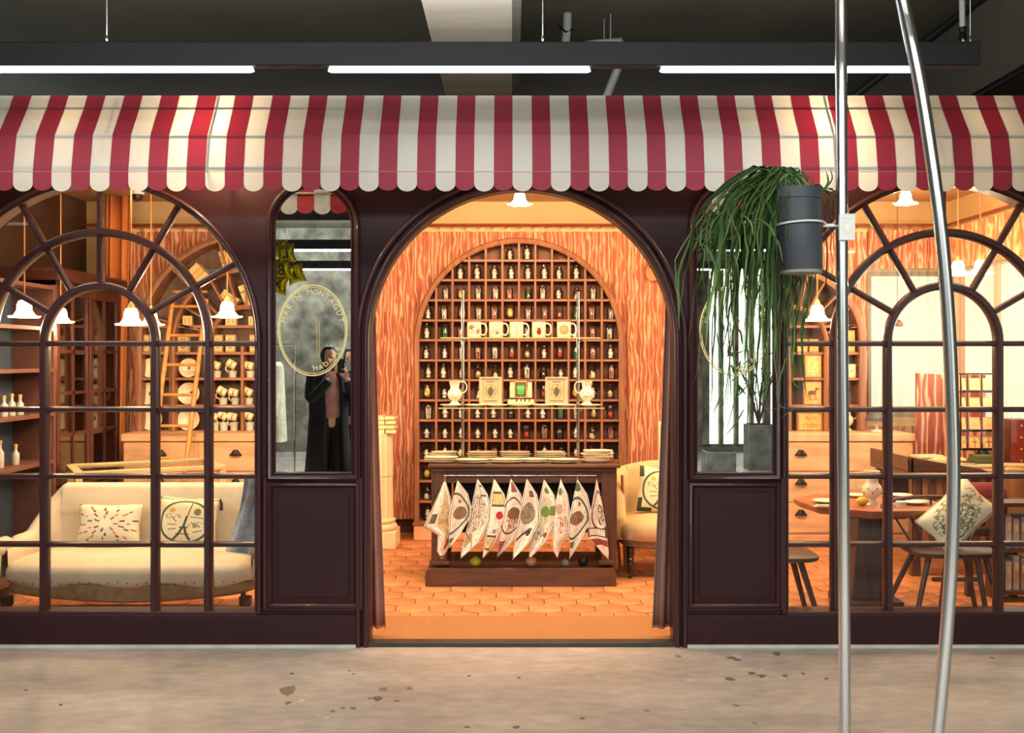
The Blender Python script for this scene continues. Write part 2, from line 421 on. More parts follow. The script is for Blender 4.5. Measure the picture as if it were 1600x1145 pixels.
def awn(name, col, tr):
    m, nt, b = newmat(name); N = nt.nodes; L = nt.links
    b.inputs['Roughness'].default_value = .7
    n = N.new('ShaderNodeTexNoise'); n.inputs['Scale'].default_value = 5; n.inputs['Detail'].default_value = 6
    tc = N.new('ShaderNodeTexCoord'); L.new(tc.outputs['Object'], n.inputs['Vector'])
    rp = N.new('ShaderNodeValToRGB'); c = lin(col); rp.color_ramp.elements[0].color = tuple(v*.92 for v in c[:3])+(1,); rp.color_ramp.elements[1].color = tuple(min(1, v*1.05) for v in c[:3])+(1,)
    L.new(n.outputs[0], rp.inputs[0]); L.new(rp.outputs[0], b.inputs['Base Color'])
    t = N.new('ShaderNodeBsdfTranslucent'); L.new(rp.outputs[0], t.inputs[0]); mx = N.new('ShaderNodeMixShader'); mx.inputs[0].default_value = tr
    o = nt.nodes['Material Output']; L.new(b.outputs[0], mx.inputs[1]); L.new(t.outputs[0], mx.inputs[2]); L.new(mx.outputs[0], o.inputs[0])
    return m
M_awr = awn('crimson_canvas', (140, 36, 54), .2)
M_aww = awn('ivory_canvas', (206, 204, 192), .36)

def grainfab(name, base, line, sx=9, vertical=True):
    """curtain cloth printed with wandering wood-grain lines"""
    m, nt, b = newmat(name); N = nt.nodes; L = nt.links; b.inputs['Roughness'].default_value = .9
    tc = N.new('ShaderNodeTexCoord'); mp = N.new('ShaderNodeMapping'); mp.inputs['Scale'].default_value = (1, 1, .2); L.new(tc.outputs['Object'], mp.inputs[0])
    w = N.new('ShaderNodeTexWave'); w.wave_type = 'BANDS'; w.bands_direction = 'X'; w.inputs['Scale'].default_value = sx; w.inputs['Distortion'].default_value = 8
    w.inputs['Detail'].default_value = 1.5; w.inputs['Detail Scale'].default_value = 2.6; w.inputs['Detail Roughness'].default_value = .5
    L.new(mp.outputs[0], w.inputs['Vector'])
    r = N.new('ShaderNodeValToRGB'); e = r.color_ramp.elements
    e[0].position = 0; e[0].color = lin(tuple(v*.90 for v in base)); e[1].position = 1; e[1].color = lin(line)
    a = e.new(.45); a.color = lin(base); a = e.new(.72); a.color = lin(tuple((p+q)/2 for p, q in zip(base, line)))
    L.new(w.outputs[0], r.inputs[0]); L.new(r.outputs[0], b.inputs['Base Color'])
    return m
M_grain = grainfab('woodgrain_print_cloth', (208, 124, 94), (246, 198, 152))
M_grain2 = grainfab('darker_woodgrain_cloth', (150, 72, 52), (214, 150, 112), 5)

def windowglow(name, strength, cols, scale=1.2):
    m, nt, b = newmat(name); N = nt.nodes; L = nt.links
    tc = N.new('ShaderNodeTexCoord'); n = N.new('ShaderNodeTexNoise'); n.inputs['Scale'].default_value = scale; n.inputs['Detail'].default_value = 3
    L.new(tc.outputs['Object'], n.inputs['Vector']); r = N.new('ShaderNodeValToRGB'); L.new(n.outputs[0], r.inputs[0])
    e = r.color_ramp.elements; e[0].position = .35; e[0].color = lin(cols[0]); e[1].position = .65; e[1].color = lin(cols[1])
    b.inputs['Base Color'].default_value = (.02, .02, .02, 1)
    L.new(r.outputs[0], b.inputs['Emission Color']); b.inputs['Emission Strength'].default_value = strength
    return m
M_daylight = windowglow('daylit_pane', 2.6, ((196, 214, 190), (250, 252, 244)))
M_shopday = windowglow('daylit_shop_pane', 1.15, ((214, 236, 206), (255, 252, 226)))

def sheer():
    m = bpy.data.materials.new('sheer_voile'); m.use_nodes = True; nt = m.node_tree; N = nt.nodes; L = nt.links; b = N['Principled BSDF']
    b.inputs['Base Color'].default_value = lin((250, 240, 214)); t = N.new('ShaderNodeBsdfTransparent'); mx = N.new('ShaderNodeMixShader'); mx.inputs[0].default_value = .72
    L.new(b.outputs[0], mx.inputs[1]); L.new(t.outputs[0], mx.inputs[2]); L.new(mx.outputs[0], N['Material Output'].inputs[0]); return m
M_sheer = sheer()
def antique():
    m, nt, b = newmat('foxed_mirror'); N = nt.nodes; L = nt.links; b.inputs['Metallic'].default_value = 1; b.inputs['Roughness'].default_value = .0
    tc = N.new('ShaderNodeTexCoord'); n = N.new('ShaderNodeTexNoise'); n.inputs['Scale'].default_value = 26; n.inputs['Detail'].default_value = 5; L.new(tc.outputs['Object'], n.inputs['Vector'])
    r = N.new('ShaderNodeValToRGB'); e = r.color_ramp.elements; e[0].position = .36; e[0].color = (.74, .76, .70, 1); e[1].position = .56; e[1].color = (.96, .97, .94, 1); L.new(n.outputs[0], r.inputs[0]); L.new(r.outputs[0], b.inputs['Base Color'])
    return m
M_mirror = antique()

# ------------------------------------------------------------------ the hall shell
X0, X1 = -9.0, 9.0
HB, FY = -5.8, 5.3
XC = .05
struct('floor', G().box(X0, X1, HB, FY+.02, -.1, 0), M_hallfloor, 'worn beige concrete hall floor in front of the shop', 'floor')
# chips and patches in the floor coating, at the places the photograph shows them
chipcols = [(118, 108, 96), (206, 200, 186), (140, 124, 104)]
for k, lst in enumerate(([(456, 1052, 9), (552, 1053, 5), (546, 1048, 5), (590, 1091, 14), (552, 1106, 10), (578, 1091, 6), (733, 1056, 7), (1144, 1028, 16), (1152, 1031, 11), (1212, 1021, 12), (1176, 1052, 13), (1190, 1056, 12), (1226, 1056, 9), (1254, 1052, 8), (1140, 1061, 16), (1290, 1060, 7), (1550, 1028, 6), (810, 1059, 8), (910, 1122, 8), (730, 1136, 10), (808, 1136, 12), (95, 1101, 8), (40, 1078, 8), (450, 1098, 10)],
                         [(470, 1095, 9), (510, 1121, 10), (496, 1117, 6), (1078, 1063, 12), (1150, 1025, 16), (1196, 1060, 8), (1226, 1060, 8), (1190, 1046, 9), (1105, 1021, 8), (1385, 1035, 11), (1428, 1034, 7), (1430, 1062, 7), (740, 1060, 6), (1238, 1047, 4), (815, 1137, 6), (1540, 1095, 5), (1460, 1032, 7)],
                         [(520, 1111, 9), (535, 1106, 8), (600, 1077, 14), (640, 1075, 10), (452, 1079, 30), (1010, 1110, 12), (1180, 1130, 9), (1150, 1102, 10), (620, 1095, 8), (1060, 1025, 10)])):
    for i, (px, py, w) in enumerate(lst):
        Y = CH*FX/(py-HY); x = wx(px, Y); rx = w*.62*Y/FX; ry = rx*rnd(1.0, 1.7)
        n = 9; pl = [(x+rx*rnd(.45, 1.1)*math.cos(2*PI*t/n), Y+ry*rnd(.4, 1.1)*math.sin(2*PI*t/n)) for t in range(n)]
        o = build('chip', G().flat(pl, 0, .0012), mat('chip_%s' % 'abc'[k], chipcols[k], .7), bpy.data.objects['floor'])
struct('wall_rear', G().box(X0, 3.1, HB-.2, HB, 0, 3.9).box(3.1, X1, HB-.2, HB, 0, .12).box(3.1, X1, HB-.2, HB, 3.25, 3.9), M_hallwall, 'raw mottled concrete wall across the hall, seen only in the mirrors', 'wall')
struct('wall_left', G().box(X0-.2, X0, HB, 9.2, 0, 3.9), M_hallwall, 'concrete wall closing the hall on the left', 'wall')
struct('wall_right', G().box(X1, X1+.2, HB, 9.2, 0, 3.9), M_hallwall, 'concrete wall closing the hall on the right', 'wall')
w3 = sroot('window_3', 'tall bright hall window seen as white light in the right mirror', 'window', (6.05, HB, .1))
for i in range(24):
    xa = 3.12+i*.245
    build('pane', G().box(xa+.03, xa+.22, HB-.1, HB-.08, .12, 3.25), M_daylight, w3)
    build('mullion', G().box(xa-.03 if i % 4 else xa-.06, xa+.03 if i % 4 else xa+.05, HB-.14, HB+.05, .12, 3.25), M_hallwall, w3)
# ceiling
struct('ceiling', G().box(X0, X1, HB, 9.5, 3.6, 3.8), M_ceil, 'dark olive concrete hall ceiling above the awning', 'ceiling')
struct('trim_1', G().box(-.43, .0, HB, 9.4, 3.2, 3.6), M_beam, 'pale plastered ceiling beam running away above the doorway', 'beam')
struct('trim_2', G().box(.0, .045, HB, 9.4, 3.2, 3.6), mat('beam_edge', (120, 118, 106), .9), 'narrow plaster edge of the pale ceiling beam', 'beam')
struct('trim_3', G().box(2.73, 4.2, HB, 9.4, 3.07, 3.6), mat('brown_beam', (120, 112, 98), .9, noise=.1, scale=2, bump=.2), 'broad grey brown ceiling beam at the right', 'beam')
#struct('trim_4', G().box(-3.6, -1.5, 6.4, 6.9, 3.35, 3.6), M_ceil, 'dark shallow cross beam of the ceiling at the left', 'beam')
o = build('ceiling_conduit', G().tube([(2.70, HB, 3.57), (2.70, 9.3, 3.57)], .022, 8), mat('dark_conduit', (36, 34, 32), .6), origin=(2.70, 5, 3.57)); tag(o, 'dark conduit run along the upper corner of the right ceiling beam', 'conduit')
o = build('ceiling_conduit', G().tube([(2.76, HB, 3.055), (2.76, 9.3, 3.055)], .02, 8), mat('dark_conduit', (36, 34, 32), .6), origin=(2.76, 5, 3.05)); tag(o, 'dark conduit run along the lower edge of the right ceiling beam', 'conduit')
# pipes
t = thing('white_pipe', 'white hanging drain pipe with an elbow above the light box', 'pipe', W(884, 30, 6.2))
build('drop_pipe', G().tube([W(888, -60, 6.2), W(886, 40, 6.2), W(882, 80, 6.2)], .027, 12), M_pipe, t)
build('cross_pipe', G().tube([W(872, 76, 6.2), W(930, 68, 6.2), W(970, 66, 6.2), W(976, 74, 6.22), W(968, 100, 6.25), W(944, 160, 6.3)], [.02, .024, .027, .028, .026, .026], 12), M_pipe, t)
build('pipe_clamp', G().tube([W(873, 40, 6.2), W(884, 50, 6.17), W(895, 46, 6.2)], .006, 6), M_blackmetal, t)
build('clamp_rod', G().tube([W(944, 0-60, 6.3), W(944, 72, 6.3)], .004, 6), M_pipe, t)
build('clamp_rod', G().tube([W(954, 0-60, 6.2), W(954, 62, 6.2)], .004, 6), M_pipe, t)
t = thing('sprinkler_pipe', 'short grey sprinkler pipe dropping behind the end of the light box', 'pipe', W(1504, 30, 5.0))
build('drop_pipe', G().tube([W(1502, -60, 5.0), W(1504, 52, 5.0)], .014, 10), M_pipe, t)
build('collar', G().lathe([(.0, 0), (.02, 0), (.02, .02), (.016, .025), (.016, .045), (.02, .05), (.02, .06), (0, .06)], W(1504, 62, 5.0), 12), M_blackmetal, t)
build('nozzle', G().tube([W(1504, 60, 5.0), W(1506, 66, 5), W(1512, 70, 5.0)], .008, 8), M_silver, t)

# hanging light boxes
def lightbox(y, z, xa, xb, segs, label, cables):
    t = thing('linear_light', label, 'light', ((xa+xb)/2, y, z+.103), 0)
    build('housing', G().box(xa, xb, y-.03, y+.03, z, z+.103), M_lightbox, t, bevel=.004)
    for a, b in segs:
        build('light_tube', G().tube([(a, y-.005, z-.008), (a+.01, y-.005, z-.012), (b-.01, y-.005, z-.012), (b, y-.005, z-.008)], .0135, 10), M_tube, t)
    for c in cables:
        build('cable', G().tube([(c, y, z+.1), (c, y, 3.598)], .0022, 6), M_pipe, t)
        build('cable_grip', G().lathe([(.004, 0), (.006, .004), (.006, .03), (.003, .034)], (c, y, z+.103), 10), M_silver, t)
Y = 4.4
lightbox(Y, wz(105, Y), wx(-420, Y), wx(1527, Y), [(wx(-420, Y), wx(-120, Y)), (wx(-30, Y), wx(396, Y)), (wx(515, Y), wx(921, Y)), (wx(1032, Y), wx(1425, Y))],
         'long black suspended light box with white tubes above the awning', [wx(167, Y), wx(848, Y), wx(1516, Y)])
lightbox(1.9, 2.68, -5, 3, [(-5, -4.2)], 'unlit black suspended light box nearest overhead, seen in the left mirror', [-4, .6, 2])
lightbox(-.5, 2.69, -5, 4, [(-2.75, -1.75), (-1.4, -.2), (.2, 1.4), (2.4, 3.6)], 'lit black suspended light box behind the visitors, seen in the left mirror', [-4, .6, 2.2])
lightbox(-2.9, 2.69, -5, 4, [(-4.1, -3.2), (-3.0, -1.8), (-1.2, 0), (1.4, 2.6)], 'farthest lit black suspended light box, seen in the left mirror', [-4, .6, 2.2])
# ------------------------------------------------------------------ shop front
SPR = 1.59                      # springing height of every big arch
BX = {1: XC-2.21, 2: XC+2.21}   # window bay centres
RB, RM, RS = .833, .57, .29
ZB = .173
RD = .80
MX = {1: wx(490, FY), 2: wx(1147.5, FY)}
MR, MSP, MB = .213, 2.19, .893
def arched(cx, r, zb, sp, n=40): return archpath(cx, sp, r, zb, n)
outer = [(-4.35, 0), (4.45, 0), (4.45, 2.868), (-4.35, 2.868)]
outl = [[(XC+RD, 0), *arc(XC, SPR, RD, 0, PI, 44), (XC-RD, 0)]]
# door cut open to the ground: outline walks round it
body = [(-4.35, 0), (XC-RD, 0)]+list(reversed(arc(XC, SPR, RD, 0, PI, 44)))+[(XC+RD, 0), (4.45, 0), (4.45, 2.868), (-4.35, 2.868)]
holes = [arched(BX[1], RB, ZB, SPR), arched(BX[2], RB, ZB, SPR)]
struct('wall_front', plate([body]+holes, FY, FY+.10), M_wine, 'dark wine painted timber shop front with arched openings', 'wall')
half = [(-.013, 0), (-.013, .012), (-.004, .022), (.006, .022), (.014, .014), (.02, 0)]
def mould(name, path, parent=None, closed=False, prof=half, y=FY, m=None, label=None, world=True):
    return build(name, G().sweep(path, prof, y, closed), m or M_winetrim, parent, label=label, world=world, smooth=50)
# casings
dt = sroot('door_1', 'open arched doorway in the middle of the wine shop front', 'doorway', (XC, FY, 0))
mould('casing', archpath(XC, SPR, RD+.012, 0, 44), dt)
mould('outer_casing', archpath(XC, SPR, RD+.052, 0, 44), dt)
build('jamb_lining', G().sweep(archpath(XC, SPR, RD, 0, 44), [(0, 0), (.012, 0), (.012, -.10), (0, -.10)], FY), M_winetrim, dt)
build('threshold', G().box(XC-RD, XC+RD, FY-.01, FY+.07, 0, .022), mat('dark_threshold', (72, 66, 56), .45, metal=.3), dt, bevel=.004)
# trims of the front
tr = sroot('trim_5', 'raised mouldings and kick board on the wine shop front', 'moulding', (XC, FY, 0))
for s in (1, 2):
    mx = MX[s]
    mould('panel_moulding', [(mx+.232, .85), (mx-.232, .85), (mx-.232, .21), (mx+.232, .21)][::-1], tr, True, [(-.02, 0), (-.02, .01), (-.008, .022), (.004, .018), (.012, .006), (.02, .006), (.026, 0)])
    build('panel_field', G().box(mx-.185, mx+.185, FY-.006, FY+.01, .255, .805), M_wine, tr, bevel=.003)
    mould('pilaster_moulding', [(mx+.25, .2), (mx+.25, .88)], tr); mould('pilaster_moulding', [(mx-.25, .2), (mx-.25, .88)], tr)
    build('rail', G().box(mx-.26, mx+.26, FY-.016, FY+.01, .862, .878), M_winetrim, tr, bevel=.003)
for xa, xb in ((-4.35, XC-RD-.06), (XC+RD+.06, 4.45)):
    build('kick_board', G().box(xa, xb, FY-.022, FY+.01, .018, .168), M_wine, tr, bevel=.004)
    build('base_strip', G().box(xa, xb, FY-.03, FY+.0, 0, .016), mat('pale_base_strip', (214, 214, 200), .6), tr, label='pale strip at the foot of the shop front')
# windows
def barprof(w, d): return [(-w/2, 0), (-w/2, d*.7), (-w/4, d), (w/4, d), (w/2, d*.7), (w/2, 0)]
def sector(cx, cz, r0, r1, a0, a1, n=8):
    o = arc(cx, cz, r1, a0, a1, n); i = arc(cx, cz, r0, a1, a0, n) if r0 > 0 else [(cx, cz)]
    return o+i
def bay(k, label):
    cx = BX[k]; t = sroot('window_%d' % k, label, 'window', (cx, FY, ZB)); y = FY+.055
    mould('casing', [(cx+RB+.012, ZB)]+arc(cx, SPR, RB+.012, 0, PI, 44)+[(cx-RB-.012, ZB)], t)
    build('sill', G().box(cx-RB, cx+RB, FY-.012, FY+.1, ZB-.012, ZB+.012), M_winetrim, t, bevel=.003)
    build('reveal', G().sweep(archpath(cx, SPR, RB, ZB, 44), [(0, 0), (.014, 0), (.014, -.10), (0, -.10)], FY), M_winetrim, t)
    for r, w in ((RM, .042), (RS, .042)):
        build('arch_bar', G().sweep(archpath(cx, SPR, r, ZB, 36), barprof(w, .05)+[(w*.35, -.02), (-w*.35, -.02)], y), M_winetrim, t, smooth=50)
    for i, a in enumerate((0, 1, 2, 3, 4)):
        an = PI/6*(a+1)
        p = [(cx+RB*math.cos(an), SPR+RB*math.sin(an)), (cx+RS*math.cos(an), SPR+RS*math.sin(an))]
        build('radial_bar', G().sweep(p, barprof(.03, .035)+[(.01, -.02), (-.01, -.02)], y), M_winetrim, t, smooth=50)
    zs = [wz(p, FY) for p in (852, 745, 640, 536.5)]
    for z in zs:
        build('cross_bar', G().sweep([(cx-RB, z), (cx+RB, z)], barprof(.028, .035)+[(.01, -.02), (-.01, -.02)], y), M_winetrim, t, smooth=50)
    xs = [-RB, -RM, -RS, RS, RM, RB]; zz = [ZB+.012]+zs[:3]+[zs[3]]
    e = .004
    for i in range(5):
        for j in range(4):
            build('pane', G().box(cx+xs[i]+e, cx+xs[i+1]-e, y+.001, y+.005, zz[j]+e, zz[j+1]-e), M_glass, t, smooth=0)
    build('pane', G().prism(arc(cx, SPR, RS-e, 0, PI, 20)+[(cx-RS+e, zs[3]+e), (cx+RS-e, zs[3]+e)], y+.001, y+.005), M_glass, t, smooth=0)
    for r0, r1 in ((RS, RM), (RM, RB)):
        for a in range(6):
            build('pane', G().prism(sector(cx, SPR, r0+e, r1-e, PI/6*a+.006, PI/6*(a+1)-.006), y+.001, y+.005), M_glass, t, smooth=0)
    return t
bay(1, 'left arched shop window with fanlight bars, the sofa behind it')
bay(2, 'right arched shop window with fanlight bars, the octagonal table behind it')

# mirrors
M_letter = mat('gold_leaf_letters', (250, 226, 150), .5, noise=.02)
def mirror(k, label):
    mx = MX[k]; t = thing('arched_mirror', label, 'mirror', (mx, FY, MB))
    p = archpath(mx, MSP, MR, MB, 30)
    g = G().prism(p, FY-.009, FY-.004)
    build('mirror_glass', g, M_mirror, t, smooth=0)
    mould('frame', archpath(mx, MSP, MR+.012, MB-.012, 30), t, True, [(-.018, .0), (-.018, .016), (-.004, .030), (.006, .026), (.016, .012), (.022, .018), (.03, .012), (.034, 0)])
    # gold oval and lettering
    cx, cz, a, b = wx(489, FY)+(mx-MX[1]), wz(516, FY), .178, .235
    g = G()
    for q, w in ((1.0, .0035), (.955, .0018)):
        o = [(cx+a*q*math.cos(u/60*2*PI), cz+b*q*math.sin(u/60*2*PI)) for u in range(60)]
        g.sweep(o, [(-w/1, 0), (-w, .001), (w, .001), (w, 0)], FY-.009, True)
    build('gold_oval', g, M_letter, t)
    g = G()
    def ring_text(s, a0, a1, flip=False, q=.79):
        for i, c in enumerate(s):
            if c == ' ': continue
            u = a0+(a1-a0)*i/(len(s)-1); px, pz = cx+a*q*math.cos(u), cz+b*q*math.sin(u)
            nx, nz = math.cos(u)/a, math.sin(u)/b; l = math.hypot(nx, nz); ang = math.atan2(nz/l, nx/l)-PI/2
            if flip: ang += PI; px, pz = cx+a*.90*math.cos(u), cz+b*.90*math.sin(u)
            gl = G(); put_text(gl, c, px, FY-.0095, pz, .036 if flip else .041, ang=ang); build('letter', gl, M_letter, t, smooth=0)
    ring_text('MARIN MONTAGUT', math.radians(164), math.radians(16))
    ring_text('MADAME', math.radians(-84), math.radians(-28), True)
    g.lathe([(0, 0), (.004, 0), (.004, .001), (0, .001)], (0, 0, 0), 10, M=Matrix.Translation((cx+a*.74*math.cos(math.radians(-90)), FY-.0095, cz+b*.80*math.sin(math.radians(-90)))) @ Matrix.Rotation(PI/2, 4, 'X'))
    build('dot', g, M_letter, t, smooth=0)
    # faint gold doorway drawn in the middle of the oval
    g = G()
    for d in (0, .012):
        g.sweep([(cx+.035-d, cz-.14), (cx+.035-d, cz+.04-d), (cx+.01, cz+.075-d), (cx-.015+d, cz+.04-d)], [(-.001, 0), (-.001, .001), (.001, .001), (.001, 0)], FY-.009)
    build('gold_drawing', g, M_gold, t)
mirror(1, 'tall arched foxed mirror left of the doorway, gold oval lettering')
mirror(2, 'tall arched foxed mirror right of the doorway, behind the trailing plant')

# ------------------------------------------------------------------ awning
prof = [(5.30, 2.85), (5.09, 2.815), (5.045, 2.738), (4.935, 2.584), (4.90, 2.405)]
P = .185; hw = P/4
aw = thing('striped_awning', 'crimson and ivory striped barrel awning with scalloped edge', 'awning', (XC, 5.3, 2.4))
def stripe_mesh(x0, x1, zend, r):
    g = G(); n = 10
    for a, b in zip(prof[:-1], prof[1:]): 
        g.add([(x0, a[0], a[1]), (x1, a[0], a[1]), (x1, b[0], b[1]), (x0, b[0], b[1])], [(0, 1, 2, 3)])
    xm = (x0+x1)/2; w = (x1-x0)/2
    pts = [(x1, zend)]+[(xm+w*math.cos(u), zend-r*math.sin(u)) for u in [PI*i/n for i in range(1, n)]]+[(x0, zend)]
    y = prof[-1][0]
    g.add([(x0, y, prof[-1][1]), (x1, y, prof[-1][1])]+[(p[0], y, p[1]) for p in pts], [tuple(range(len(pts)+2))])
    return g
base = {}
for k in range(-36, 37):
    red = k % 2 != 0; key = red
    if key not in base:
        g = stripe_mesh(XC-hw-.0012, XC+hw+.0012, 2.342, .034 if red else .038)
        o = build('stripe_panel', g, M_awr if red else M_aww, aw, smooth=0, label='crimson stripe' if red else 'ivory stripe')
        o.location = (k*P/2, 0 if not red else .001, 0); base[key] = o
    else:
        copyobj(base[key], (k*P/2, 0 if not red else .001, 0))
Mf = mat('awning_frame', (150, 140, 120), .5)
build('hem_seam', G().box(-3.3, 3.4, 4.8978, 4.8985, 2.398, 2.4005), mat('seam_thread', (190, 120, 120), .8), aw)
for (y, z) in ((5.058, 2.720), (4.952, 2.572), (4.912, 2.42), (5.27, 2.82)):
    build('cross_rail', G().tube([(-3.3, y, z), (3.4, y, z)], .007, 8), Mf, aw)
for x in (-2.55, -2.0, -1.47, -.75, XC-.0, .95, 1.56, 2.1, 2.7):
    build('rib', G().tube([(x, 5.29, 2.81), (x, 5.095, 2.775), (x, 5.055, 2.71), (x, 4.955, 2.565), (x, 4.912, 2.42)], .006, 6), Mf, aw)
    build('strut', G().tube([(x, 5.29, 2.45), (x, 4.912, 2.42)], .005, 6), Mf, aw)
for k, (x, p, lab) in enumerate(((-1.50, 22, 'small warm lamp under the awning, left of the left mirror'), (1.56, 18, 'small warm lamp under the awning, right of the right mirror'), (-2.2, 4, 'small warm lamp under the awning above the left window'), (2.35, 3, 'small warm lamp under the awning above the right window'))):
    t = thing('awning_lamp', lab, 'lamp', (x, 5.29, 2.56), group='warm lamps under the awning')
    build('bracket', G().tube([(x, 5.295, 2.56), (x, 5.23, 2.58), (x, 5.2, 2.56)], .006, 8), M_blackmetal, t)
    build('bulb', G().lathe([(0, -.05), (.018, -.04), (.02, -.02), (.008, 0), (0, 0)], (x, 5.2, 2.56), 14), mat('warm_bulb', (255, 200, 120), .5, emit=8, noise=0), t)
    light('awning_bulb_light', 'POINT', (x, 5.16, 2.56), p, WARM, .03)

# ------------------------------------------------------------------ shop room
YB = 8.8; XL, XR, ZC = -3.68, 3.78, 2.856
struct('ceiling', G().box(XL, XR, FY+.1, YB, ZC, ZC+.01), mat('shop_ceiling', (206, 160, 110), .85, noise=.04), 'warm cream ceiling inside the shop', 'ceiling')
struct('wall_back', G().box(XL, 3.06, YB, YB+.1, 0, ZC).box(3.06, XR, YB, YB+.1, 0, 1.0).box(3.06, XR, YB, YB+.1, 2.25, ZC), M_shopwall, 'warm cream back wall of the shop above the curtain', 'wall')
struct('wall_left', G().box(XL-.1, XL, FY+.1, YB, 0, ZC), mat('brown_side_wall', (74, 46, 34), .7), 'left side wall inside the shop', 'wall')
struct('wall_right', G().box(XR, XR+.1, FY+.1, 6.6, 0, ZC).box(XR, XR+.1, 6.6, 8.62, 0, 1.0).box(XR, XR+.1, 6.6, 8.62, 2.25, ZC).box(XR, XR+.1, 8.62, YB, 0, ZC), M_shopwall, 'right side wall inside the shop', 'wall')
struct('baseboard_back', G().box(XL, XR, YB-.02, YB, 0, .1), mat('dark_skirting', (96, 56, 36), .5), 'dark skirting board under the back curtain', 'baseboard')
w = sroot('window_4', 'bright back window of the shop behind sheer curtains', 'window', (3.42, YB, 1))
build('pane', G().box(3.08, 3.76, YB+.03, YB+.04, 1.02, 2.23), M_shopday, w)
build('frame', G().sweep([(3.08, 1.02), (3.76, 1.02), (3.76, 2.23), (3.08, 2.23)], [(-.02, 0), (-.02, .02), (.02, .02), (.02, 0)], YB, True), M_winetrim, w)
w = sroot('window_5', 'bright side window of the shop at the far right', 'window', (XR, 7.6, 1))
build('pane', G().box(XR+.03, XR+.04, 6.62, 8.6, 1.02, 2.23), M_shopday, w)
for y in (6.64, 7.3, 7.95, 8.58): build('mullion', G().box(XR-.01, XR+.03, y-.02, y+.02, 1.0, 2.25), mat('rosy_frame', (196, 110, 80), .5), w)

# hexagonal floor
fl = struct('floor', G().box(XL, XR, FY+.02, YB, -.1, -.004), mat('floor_grout', (120, 74, 48), .9), 'terracotta hexagon tile floor inside the shop', 'floor')
M_hex = mat('terracotta', (212, 142, 92), .5, noise=.22, scale=6, bump=.2, rnd=.2)
s = .115; px_, py_ = s*math.sqrt(3), s*1.5
cells = []
for j in range(22):
    for i in range(-22, 23):
        x = (i+.5*(j % 2))*px_; y = FY+.12+j*py_
        if XL+.05 < x < XR-.05 and y < YB-.05: cells.append((x, y))
def seenpx(c): return 590-30 < 800+c[0]*FX/c[1] < 1060+30
def vis(c):
    p = 800+c[0]*FX/c[1]
    return (5.85 < c[1] < 8.5 and seenpx(c)) or (-10 < p < 400 and 5.3 < c[1] < 8) or (1225 < p < 1600 and 5.3 < c[1] < 8)
near = sorted([c for c in cells if vis(c)], key=lambda c: (0 if seenpx(c) else 1, c[1]))[:300]
ns = set(near)
def hexpts(x, y, r): return [(x+r*math.cos(PI/6+PI/3*i), y+r*math.sin(PI/6+PI/3*i)) for i in range(6)]
hm = None
for (x, y) in near:
    if hm is None:
        hm = build('tile', G().flat(hexpts(0, 0, s-.004), -.005, .0), M_hex, fl, smooth=0, bevel=0)
        o = hm
    else: o = copyobj(hm, (0, 0, 0))
    o.location = (x, y, rnd(-.0012, .0008)); o.rotation_euler = (rnd(-.008, .008), rnd(-.008, .008), 0)
g = G()
for c in cells:
    if c not in ns: g.flat(hexpts(c[0], c[1], s-.003), -.005, 0)
build('tile_field', g, M_hex, fl, smooth=0, kind='stuff')
o = build('doormat', G().box(XC-RD+.005, XC+RD-.005, FY+.075, 5.89, 0, .012), M_coir, bevel=.003, origin=(XC, 5.6, 0)); tag(o, 'wide tan coir doormat just inside the doorway', 'doormat')

# back curtain on rings
def curtain(g, xa, xb, z0, z1, y, pitch=.115, amp=.022, seed=0, flare=0, nz=10):
    n = int((xb-xa)/pitch*8)
    def f(u, v):
        x = xa+(xb-xa)*u; z = z1+(z0-z1)*v
        a = amp*(1-.35*v); ph = 2*PI*x/pitch
        yy = y+a*math.sin(ph+.5*math.sin(x*3.1+seed)*v*2)+.012*math.sin(x*9.7+v*1.3+seed)*v
        return (x+.012*math.sin(x*11+v*3+seed)*v, yy, z-(.010*abs(math.sin(ph/2)) if v == 0 else 0))
    g.grid(f, n, nz)
    return g
ct = thing('woodgrain_curtain', 'long salmon curtain printed with wood grain across the back wall', 'curtain', (-.1, 8.7, 0))
build('cloth', curtain(G(), XL+.35, 3.04, .13, 2.60, 8.70), M_grain, ct, smooth=80)
build('heading', G().grid(lambda u, v: (XL+.35+(3.04-XL-.35)*u, 8.70-.004+.022*math.sin(2*PI*(XL+.35+(3.04-XL-.35)*u)/.115), 2.606-.024*v), 460, 1), mat('curtain_heading', (250, 208, 150), .9), ct, label='pale gathered heading tape')
M_rod = mat('rust_rod', (160, 66, 34), .4, noise=.1)
rod = thing('curtain_rod', 'thin rust coloured rod carrying the back curtain', 'curtain rod', (0, 8.69, 2.64))
build('rod', G().tube([(XL, 8.69, 2.643), (XR-.05, 8.69, 2.643)], .009, 8), M_rod, rod)
build('rod', G().tube([(XR-.06, 8.7, 2.643), (XR-.06, 5.5, 2.643)], .009, 8), M_rod, rod)
rg = None; x = XL+.06
while x < XR-.05:
    if rg is None:
        g = G().tube([(.02*math.cos(a), 0, .02*math.sin(a)) for a in [2*PI*i/14 for i in range(15)]], .0028, 5, cap=False)
        rg = build('ring', g, M_rod, rod, world=False); o = rg
    else: o = copyobj(rg, (0, 0, 0))
    o.location = (x, 0, -.011); o.rotation_euler = (0, 0, .7); x += .115
ct = thing('curtain_valance', 'short salmon valance over the bright windows at the right', 'curtain', (3.4, 8.7, 2.6))
build('cloth', curtain(G(), 3.05, XR-.1, 2.27, 2.61, 8.70, seed=2, nz=4), M_grain, ct, smooth=80)
g0 = curtain(G(), 5.5, 8.66, 2.25, 2.61, 0, seed=4, nz=4); g1 = G().add([(XR-.06+v[1], v[0], v[2]) for v in g0.v], g0.f)
